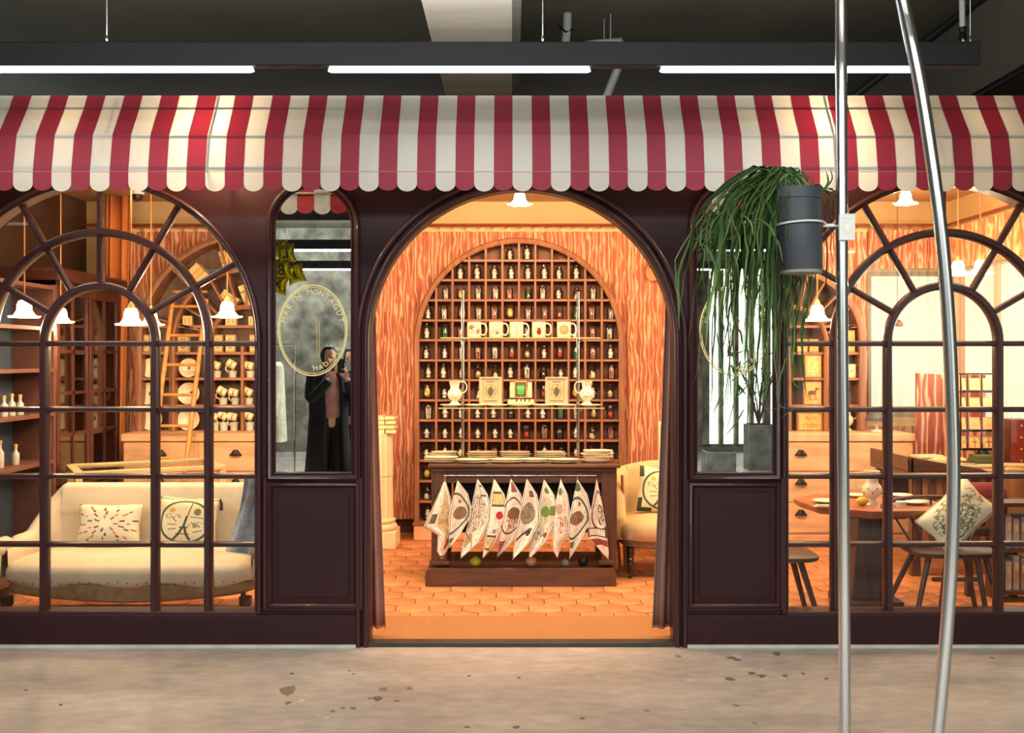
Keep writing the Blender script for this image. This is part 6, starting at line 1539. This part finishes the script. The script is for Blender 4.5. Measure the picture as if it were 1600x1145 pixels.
M_stem = [mat('leaf_green_%d' % i, c, .5, noise=.15, scale=9) for i, c in enumerate(((84, 122, 60), (62, 100, 48), (120, 150, 84), (44, 74, 40)))]
pl = thing('trailing_plant', 'trailing green plant with strap stems spilling left from the grey pot', 'plant', (POX, POY, zt5-.02))
rp = random.Random(11)
def ribbon(g, pts, w, twist):
    """flat, slightly folded strap leaf"""
    k = len(pts); vs = []; fs = []
    for i, p in enumerate(pts):
        d = (Vector(pts[min(i+1, k-1)])-Vector(pts[max(i-1, 0)])).normalized()
        a = Vector((math.cos(twist+i*.12), math.sin(twist+i*.12), 0)); s_ = (a-d*a.dot(d)); s_ = s_.normalized() if s_.length > .05 else Vector((1, 0, 0)); nrm = s_.cross(d)
        f = i/(k-1); ww = w*(.45+.55*math.sin(min(1, f*1.6)*PI/2))*(1 if f < .8 else max(.08, (1-f)/.2))
        P_ = Vector(p)
        vs += [P_-s_*ww, P_+nrm*ww*.35, P_+s_*ww, P_-nrm*ww*.2]
    for i in range(k-1):
        for j in range(4): fs.append((i*4+j, i*4+(j+1) % 4, (i+1)*4+(j+1) % 4, (i+1)*4+j))
    fs += [(3, 2, 1, 0), tuple((k-1)*4+j for j in range(4))]
    g.add(vs, fs)
def trail(px, py, w, depth, start=None, bulge=None, m=None, n=12, arch=.05):
    """stem from the pot mouth over its rim, then down to the image place px,py at its own depth"""
    Y = PY+depth; end = W(px, py, Y)
    s0 = start or Vector((POX-.02+rp.uniform(-.05, .05), POY+rp.uniform(-.05, .05), zt5-.01))
    out = Vector((end.x, end.y, 0))-Vector((s0.x, s0.y, 0))
    k1 = s0+Vector((out.x*.35, out.y*.35, arch+rp.uniform(0, .03)))
    kx = s0.x+out.x*rp.uniform(.72, .95)
    drop = s0.z-end.z
    k2 = Vector((kx, s0.y+out.y*.8, s0.z-drop*.22+.02)); k3 = Vector((s0.x+out.x*rp.uniform(.85, 1.06), s0.y+out.y, s0.z-drop*.6))
    P_ = cat([s0, k1, k2, k3, end], 4)
    P_ = [p+Vector((rp.uniform(-.005, .005), rp.uniform(-.004, .004), 0)) for p in P_]
    g = G(); ribbon(g, P_, w, rp.uniform(-.7, .7))
    st = build('stem', g, m or M_stem[rp.randrange(4)], pl, smooth=30)
    return st, P_
ends = []
# main curtain of stems on the left of the pot, longer ones in the middle and under the pot
for i in range(46):
    px = rp.uniform(1098, 1215); lo = 330+130*rp.random()+(80 if 1120 < px < 1200 else 0); ends.append((px, lo, rp.uniform(-.10, .10)))
for i in range(50):
    px = rp.uniform(1088, 1212); ends.append((px, rp.uniform(410, 560), rp.uniform(-.12, .12)))
for i in range(20):
    ends.append((rp.uniform(1108, 1215), rp.uniform(560, 650), rp.uniform(-.1, .1)))
for (px, py) in ((1060, 478), (1063, 492), (1062, 515), (1078, 548), (1092, 570), (1102, 545), (1085, 600), (1130, 690), (1168, 700), (1112, 660)): ends.append((px, py, rp.uniform(-.1, .05)))
for (px, py, d) in ends:
    s, P_ = trail(px, py, rp.uniform(.0034, .0075), d)
    if rp.random() < .45:   # side twig
        j = rp.randrange(6, 13); b = P_[j]; l = rp.uniform(.05, .12); a = rp.uniform(-1, 1)
        g = G(); ribbon(g, cat([b, b+Vector((l*.5*a, rp.uniform(-.02, .02), -.35*l)), b+Vector((l*.8*a, 0, -l))], 3), rp.uniform(.0025, .0045), rp.uniform(-1, 1)); build('twig', g, M_stem[rp.randrange(3)], pl, smooth=30)
# under and behind the pot
for i in range(44):
    px = rp.uniform(1203, 1262); py = rp.uniform(470, 655) if px > 1212 else rp.uniform(430, 560); d = rp.uniform(.06, .16)
    Y = PY+d; s0 = Vector((POX+rp.uniform(-.09, .04), POY+rp.uniform(.03, .08), zt5-.01))
    P_ = cat([s0, s0+Vector((rp.uniform(-.04, .03), .05, .02)), Vector((wx(px+rp.uniform(-8, 14), Y), Y, zb5+.02)), Vector((wx(px+rp.uniform(-10, 10), Y), Y, wz(py, Y)*.5+zb5*.5)), W(px, py, Y)], 4)
    g = G(); ribbon(g, P_, rp.uniform(.003, .006), rp.uniform(-.8, .8)); build('stem', g, M_stem[rp.randrange(4)], pl, smooth=30)
# right hand side, between pot and pole
for (px, py) in ((1298, 330), (1302, 372), (1306, 400), (1300, 440), (1293, 470), (1288, 350), (1310, 345), (1296, 300), (1306, 296), (1275, 455), (1284, 430)):
    trail(px, py, .0042, rp.uniform(.05, .10), start=Vector((POX+.03, POY+.04, zt5-.01)), arch=.01)
# stems arching above the rim
for pts_ in ([(1250, 300), (1235, 278), (1212, 272), (1196, 282), (1165, 300), (1140, 318)], [(1262, 300), (1250, 276), (1228, 270), (1205, 288), (1172, 320)], [(1240, 300), (1215, 296), (1180, 282), (1160, 278)], [(1235, 302), (1200, 300), (1168, 296), (1120, 308)], [(1270, 300), (1284, 296), (1298, 303), (1301, 330)],
             [(1282, 302), (1294, 285), (1290, 266)], [(1285, 300), (1300, 280), (1296, 262)], [(1252, 302), (1262, 292), (1268, 330), (1264, 380)], [(1240, 300), (1243, 322), (1229, 350), (1228, 385)], [(1236, 304), (1216, 318), (1192, 360), (1188, 420)], [(1225, 300), (1205, 305), (1180, 295), (1152, 276)], [(1262, 300), (1270, 282), (1255, 274), (1232, 277)],
             [(1258, 300), (1261, 330), (1262, 372), (1259, 386)]):
    d = -.09; P_ = cat([W(a, b, PY+d*(.3+.7*i/len(pts_))) for i, (a, b) in enumerate(pts_)], 4)
    g = G(); ribbon(g, P_, rp.uniform(.0042, .0062), rp.uniform(-.4, .4)); build('stem', g, M_stem[rp.choice((0, 0, 1, 2))], pl, smooth=30)
# low horizontal tips
for pts_ in ([(1228, 560), (1214, 612), (1222, 636), (1240, 637), (1215, 657)], [(1235, 540), (1238, 590), (1246, 604), (1264, 606)], [(1180, 560), (1190, 632), (1216, 638), (1232, 630)], [(1120, 520), (1130, 600), (1112, 650)], [(1145, 540), (1150, 610), (1132, 684)], [(1162, 640), (1150, 660), (1131, 684)], [(1170, 560), (1168, 660), (1166, 700)]):
    P_ = cat([W(a, b, PY+.02) for a, b in pts_], 4); g = G(); ribbon(g, P_, .0042, rp.uniform(-.4, .4)); build('stem', g, M_stem[rp.choice((0, 1, 2))], pl, smooth=30)
# ------------------------------------------------------------------ what the mirrors show of the hall
def MW(px, py, D): """mirror image place at virtual depth D -> real point in front of the mirror"""; return Vector(((px-CX)*D/FX, 2*FY-D, CH+(HY-py)*D/FX))
M_skin = mat('skin', (206, 156, 124), .55, noise=.05)
M_hair = mat('black_hair', (18, 14, 14), .5, noise=.2, scale=40)
M_coat = mat('black_wool_coat', (20, 20, 24), .9, noise=.2, scale=20)
def skin(name, verts, edges, radii, m, parent, sub=2, root=0):
    me = bpy.data.meshes.new(name); me.from_pydata(verts, edges, []); me.materials.append(m)
    o = bpy.data.objects.new(name, me); COL.objects.link(o); o.parent = parent
    sm = o.modifiers.new('skin', 'SKIN'); sm.use_smooth_shade = True
    for v, r in zip(me.skin_vertices[0].data, radii): v.radius = (r, r) if not isinstance(r, tuple) else r
    me.skin_vertices[0].data[root].use_root = True
    ss = o.modifiers.new('sub', 'SUBSURF'); ss.levels = 1; ss.render_levels = sub
    return o
def hand(parent, base, aim, side, m, nm='hand'):
    """five fingered hand: palm plus separate curled chains"""
    aim = Vector(aim).normalized(); up = Vector((0, 0, 1)); sd = aim.cross(up).normalized()*side; nrm = sd.cross(aim)
    b = Vector(base); vs = [b, b+aim*.045, b+aim*.085]; ed = [(0, 1), (1, 2)]; rd = [(.020, .015), (.032, .016), (.034, .014)]
    for k, (o, l) in enumerate(((-.028, .070), (-.009, .080), (.010, .075), (.028, .058))):
        i = len(vs); p = b+aim*.075+sd*o
        vs += [p, p+aim*l*.5+nrm*.004, p+aim*l*.75+nrm*-.012, p+aim*l*.85+nrm*-.03]; ed += [(2, i), (i, i+1), (i+1, i+2), (i+2, i+3)]; rd += [.0095, .009, .0085, .0075]
    i = len(vs); p = b+aim*.02-sd*.028; vs += [p, p-sd*.022+aim*.03, p-sd*.024+aim*.058-nrm*.012]; ed += [(0, i), (i, i+1), (i+1, i+2)]; rd += [.012, .0105, .009]
    return skin(nm, vs, ed, rd, m, parent, 1)
def person(x, y, H, yaw, label, coat, shirt, phone=False, mask=False, cap=True):
    t = thing('person', label, 'person', (x, y, 0), yaw)
    k = H/1.70
    def V(a, b, c): return Vector((a*k, b*k, c*k))
    # body: pelvis root, spine, neck, head base, arms, legs (facing local +y)
    vs = [V(0, 0, .93), V(0, .01, 1.10), V(0, 0, 1.28), V(0, -.01, 1.40), V(0, 0, 1.47), V(0, .01, 1.53)]
    ed = [(0, 1), (1, 2), (2, 3), (3, 4), (4, 5)]; rd = [(.145, .11), (.12, .095), (.15, .10), (.10, .07), .055, .05]
    for s in (-1, 1):
        i = len(vs)
        if phone: vs += [V(s*.17, 0, 1.37), V(s*.23, .10, 1.15), V(s*.10, .30, 1.36)]
        else: vs += [V(s*.17, 0, 1.37), V(s*.23, -.02, 1.10), V(s*.22, .08, .86)]
        ed += [(2, i), (i, i+1), (i+1, i+2)]; rd += [.058, .045, .030]
        j = len(vs); vs += [V(s*.09, 0, .88), V(s*.10, .01, .50), V(s*.10, -.01, .09), V(s*.11, .13, .04)]
        ed += [(0, j), (j, j+1), (j+1, j+2), (j+2, j+3)]; rd += [.10, .062, .042, .035]
    vs = [tuple(v) for v in vs]
    body = skin('body', vs, ed, [r if isinstance(r, tuple) else r for r in rd], M_skin, t)
    # head
    g = G(); nu, nv = 24, 18
    def hf(u, v):
        a = 2*PI*u; p = PI*v; z = math.cos(p); r = math.sin(p)
        xx, yy = r*math.sin(a), r*math.cos(a)
        jaw = 1-.25*max(0, -z)**1.2
        X, Y_, Z = .076*xx*jaw, .095*yy*(jaw if yy > 0 else 1)+.008, .118*z
        if yy > 0:
            fc = max(0, yy)**4*math.exp(-(xx/.22)**2)
            Y_ += .024*fc*math.exp(-((z+.12)/.14)**2)          # nose
            Y_ += .008*fc*math.exp(-((z+.50)/.10)**2)          # lips
            Y_ += .008*max(0, yy)**3*math.exp(-((z+.82)/.16)**2)
            Y_ -= .010*max(0, yy)**3*(math.exp(-((xx-.42)/.16)**2)+math.exp(-((xx+.42)/.16)**2))*math.exp(-((z-.06)/.12)**2)
        return V(X/1, Y_+.01, 1.585+Z)
    build('head', g.grid(hf, nu, nv), M_skin, t, world=False, smooth=80)
    for s in (-1, 1):
        build('eye', G().lathe([(0, -.010), (.008, -.006), (.011, 0), (.008, .006), (0, .010)], n=10, M=Matrix.Translation(V(s*.032, .088, 1.592))), M_white, t, world=False)
        build('pupil', G().lathe([(0, -.004), (.0045, -.002), (.0045, .002), (0, .004)], n=8, M=Matrix.Translation(V(s*.032, .097, 1.592))), M_hair, t, world=False)
        build('ear', G().lathe([(0, -.006), (.018, -.004), (.022, .002), (.016, .006), (0, .004)], n=12, M=Matrix.Translation(V(s*.076, .0, 1.58)) @ Matrix.Rotation(PI/2, 4, 'Y') @ Matrix.Scale(1.4, 4, (1, 0, 0))), M_skin, t, world=False)
    build('mouth', G().lathe([(0, -.004), (.02, -.002), (.02, .002), (0, .004)], n=12, M=Matrix.Translation(V(0, .102, 1.527))), mat('lips', (160, 84, 76), .5), t, world=False)
    def hr(u, v):
        p = hf(u, v*.62); c = V(0, .0, 1.585); d = (p-c); a = 2*PI*u
        f = math.cos(a)     # 1 at the face
        lift = 1.17+.05*math.sin(a*5+v*9)+.03*math.sin(a*11)
        if f > .55 and v > .42: lift = .9
        return c+d*lift+V(0, -.012, .008)
    build('hair', G().grid(hr, 32, 14), M_hair, t, world=False, smooth=80)
    # clothes: coat shell, shirt, trousers, shoes
    a0, a1 = PI/2+.42, PI/2-.42+2*PI
    build('coat', G().loft([(0, -.005*k, 1.455*k, .075*k, .07*k), (0, -.01*k, 1.42*k, .15*k, .09*k), (0, 0, 1.36*k, .215*k, .118*k), (0, 0, 1.2*k, .215*k, .135*k), (0, 0, .95*k, .21*k, .15*k), (0, 0, .6*k, .235*k, .175*k), (0, 0, .30*k, .26*k, .20*k)], 36, 0, False, a0, a1), coat, t, world=False, smooth=80, solid=.02)
    build('shirt', G().loft([(0, .0, 1.45*k, .07*k, .062*k), (0, 0, 1.38*k, .16*k, .10*k), (0, 0, 1.2*k, .17*k, .118*k), (0, 0, .93*k, .17*k, .125*k)], 28), shirt, t, world=False, smooth=80)
    build('collar', G().lathe([(.06*k, 1.42*k), (.072*k, 1.49*k), (.066*k, 1.495*k), (.05*k, 1.43*k)], n=24), coat if not mask else M_white, t, world=False, smooth=60)
    for s in (-1, 1):
        A = V(s*.18, 0, 1.385); B = V(s*.235, .10, 1.15) if phone else V(s*.235, -.02, 1.10); C_ = V(s*.11, .285, 1.345) if phone else V(s*.222, .07, .88)
        build('sleeve', G().tube(cat([A, B, C_], 6), [.075*k-.0022*k*i for i in range(13)], 16), coat, t, world=False, smooth=80)
        build('trouser_leg', G().tube([V(s*.09, 0, .95), V(s*.10, .01, .5), V(s*.105, -.005, .07)], [.115*k, .085*k, .07*k], 16), M_coat, t, world=False, smooth=80)
        build('shoe', G().loft([(s*.11*k, .06*k, 0, .048*k, .13*k), (s*.11*k, .06*k, .025*k, .048*k, .13*k), (s*.11*k, .045*k, .06*k, .042*k, .10*k), (s*.11*k, .0, .10*k, .035*k, .045*k)], 20), mat('pale_shoe', (170, 166, 158), .5), t, world=False, smooth=60)
        if phone: hand(t, V(s*.10, .30, 1.36), V(-s*.06, .05, .10), s, M_skin)
        else: hand(t, V(s*.22, .08, .86), (0, .25, -1), s, M_skin)
    if mask:
        build('face_mask', G().grid(lambda u, v: (hf(.36*(u-.5), .52+.28*v)-V(0, 0, 1.585))*1.06+V(0, .004, 1.585), 14, 8), M_white, t, world=False, smooth=80)
    return t
P1 = MW(514, 560, 10.7); P2_ = MW(541, 560, 11.1)
pr = person(P1.x, P1.y, 1.615, -.55, 'person in a long black coat and dusty pink top holding up a phone', M_coat, mat('dusty_pink_top', (176, 126, 120), .85), phone=True)
M_ph = thing('phone', 'black phone held up by the person in the black coat', 'phone', (0, 0, 0))
build('case', G().box(-.037, .037, -.004, .004, -.075, .075), M_ebony, M_ph, world=False, bevel=.003); build('lens', G().lathe([(0, 0), (.008, 0), (.008, .003), (0, .003)], n=12, M=Matrix.Translation((-.02, .004, .055)) @ Matrix.Rotation(-PI/2, 4, 'X')), M_glass, M_ph, world=False)
M_ph.matrix_world = pr.matrix_basis @ Matrix.Translation((0, .36*.95, 1.50*.95))
person(P2_.x+.03, P2_.y-.15, 1.60, -.2, 'person behind the photographer in dark clothes with white face mask', mat('charcoal_coat', (28, 28, 30), .9), M_coat, mask=True)
# clothes rail at the left
c = MW(437, 600, 11.9)
t = thing('clothes_rail', 'thin silver clothes rail standing in the hall left of the visitors', 'clothes rail', (c.x, c.y, 0))
for dx in (-.75, .18):
    build('upright', G().tube([(c.x+dx, c.y, .03), (c.x+dx, c.y, 1.66)], .012, 8), M_silver, t); build('foot', G().tube([(c.x+dx, c.y-.25, .015), (c.x+dx, c.y+.25, .015)], .012, 8), M_silver, t)
build('bar', G().tube([(c.x-.75, c.y, 1.66), (c.x+.18, c.y, 1.66)], .012, 8), M_silver, t)
for k, (dx, m, l, lab) in enumerate(((-.52, mat('plum_coat', (70, 50, 66), .9), 1.15, 'long plum coat hanging at the far end of clothes rail'), (-.28, mat('blue_jacket', (86, 84, 150), .9), .78, 'blue violet jacket hanging in the middle of clothes rail'), (-.02, mat('cream_denim', (220, 214, 186), .9, noise=.1, scale=20), .92, 'cream denim jacket hanging at the near end of clothes rail'))):
    o = thing('coat', lab, 'coat', (c.x+dx, c.y, 1.46), 1.15+.1*k, group='coats on the hall clothes rail')
    build('torso', G().loft([(0, 0, 0, .05, .04), (0, 0, -.03, .17, .06), (0, 0, -.10, .21, .075), (0, 0, -.45, .21, .09), (0, 0, -l, .24, .11)], 24), m, o, world=False, smooth=70)
    for s in (-1, 1): build('sleeve', G().tube([(s*.17, 0, -.06), (s*.24, .02, -.32), (s*.25, .04, -.62)], [.06, .052, .045], 12), m, o, world=False, smooth=70)
    build('hanger', G().tube([(-.16, 0, -.02), (0, 0, .05), (0, 0, .16), (.02, 0, .20), (.04, 0, .17)], .004, 6), M_silver, o, world=False)
# foil letter balloons
for k, (px, py, ch, a) in enumerate(((434, 388, 'T', .15), (453, 398, 'L', -.1), (430, 418, 'I', .1), (447, 424, 'B', -.15), (463, 428, 'I', -.25), (441, 446, 'X', .2))):
    p = MW(px, py, 9.2)+Vector((0, .12*(k % 2), 0)); s_ = .085
    o = thing('foil_balloon', 'gold foil letter balloon in the mirrored bunch, letter %s, %s' % (ch, ('upper left', 'upper right', 'middle left', 'centre', 'right', 'bottom')[k]), 'balloon', tuple(p), group='gold foil balloons')
    g = G()
    for sd in (-1, 1):
        gg = G().grid(lambda u, v, sd=sd: ((2*u-1)*s_*(1-.18*(1-abs(2*v-1))*abs(2*u-1)), sd*.035*max(0, (1-(2*u-1)**4)*(1-(2*v-1)**4))**.5, (2*v-1)*s_*1.05*(1-.18*(1-abs(2*u-1))*abs(2*v-1))), 12, 12)
        if sd < 0: gg.f = [tuple(reversed(f)) for f in gg.f]
        g.add(gg.v, gg.f)
    build('foil', g, M_foil, o, world=False, smooth=80)
    vs, fs = glyph(ch, .13); g = G().add([(-v.x, .036-v.y, v.z-.045) for v in vs], fs)
    build('letter', g, M_ebony, o, world=False, smooth=0)
    build('string', G().tube([(0, 0, .085), (0, 0, 3.6-p.z)], .0015, 4), M_pipe, o, world=False)
    o.rotation_euler = (0, a, .15)
# planters behind, right mirror
for k, (px0, px1, py0, py1, D, lab) in enumerate(((1104, 1150, 706, 742, 13.0, 'low square grey concrete planter box seen in the right mirror'), (1170, 1210, 664, 742, 13.6, 'tall grey concrete planter with a plant seen in the right mirror'))):
    a, b_ = MW(px0, 560, D).x, MW(px1, 560, D).x; y = 2*FY-D; z1 = CH+(HY-py0)*D/FX
    o = thing('concrete_planter', lab, 'planter', ((a+b_)/2, y, 0)); Mg = mat('grey_cast_concrete', (120, 120, 112), .8, noise=.25, scale=6)
    build('box', G().box(a, b_, y-(b_-a), y, 0, z1), Mg, o, bevel=.008); build('soil', G().box(a+.03, b_-.03, y-(b_-a)+.03, y-.03, z1, z1+.01), mat('dark_soil', (40, 32, 26), .95, bump=.6), o)
    if k:
        rp2 = random.Random(2)
        o2 = thing('potted_shrub', 'bare stemmed shrub growing from the tall concrete planter', 'plant', ((a+b_)/2, y-.15, z1))
        cxm, cym = (a+b_)/2, y-(b_-a)/2
        for i in range(9):
            A = rp2.uniform(0, 6.28); l = rp2.uniform(.5, 1.1); e = (cxm+math.cos(A)*l*.4, cym+math.sin(A)*l*.2, z1+l)
            build('branch', G().tube([(cxm, cym, z1), (cxm+math.cos(A)*l*.15, cym, z1+l*.5), e], [.014, .01, .005], 6), M_tabd, o2)
            for q in range(5):
                g = G(); pp_ = Vector(e)+Vector((rp2.uniform(-.12, .12), rp2.uniform(-.1, .1), rp2.uniform(-.3, .05))); dd = Vector((rp2.uniform(-.1, .1), 0, rp2.uniform(-.1, .05)))
                ribbon(g, [pp_, pp_+dd, pp_+dd*2], .02, rp2.uniform(-1, 1)); build('leaf', g, M_stem[1], o2)
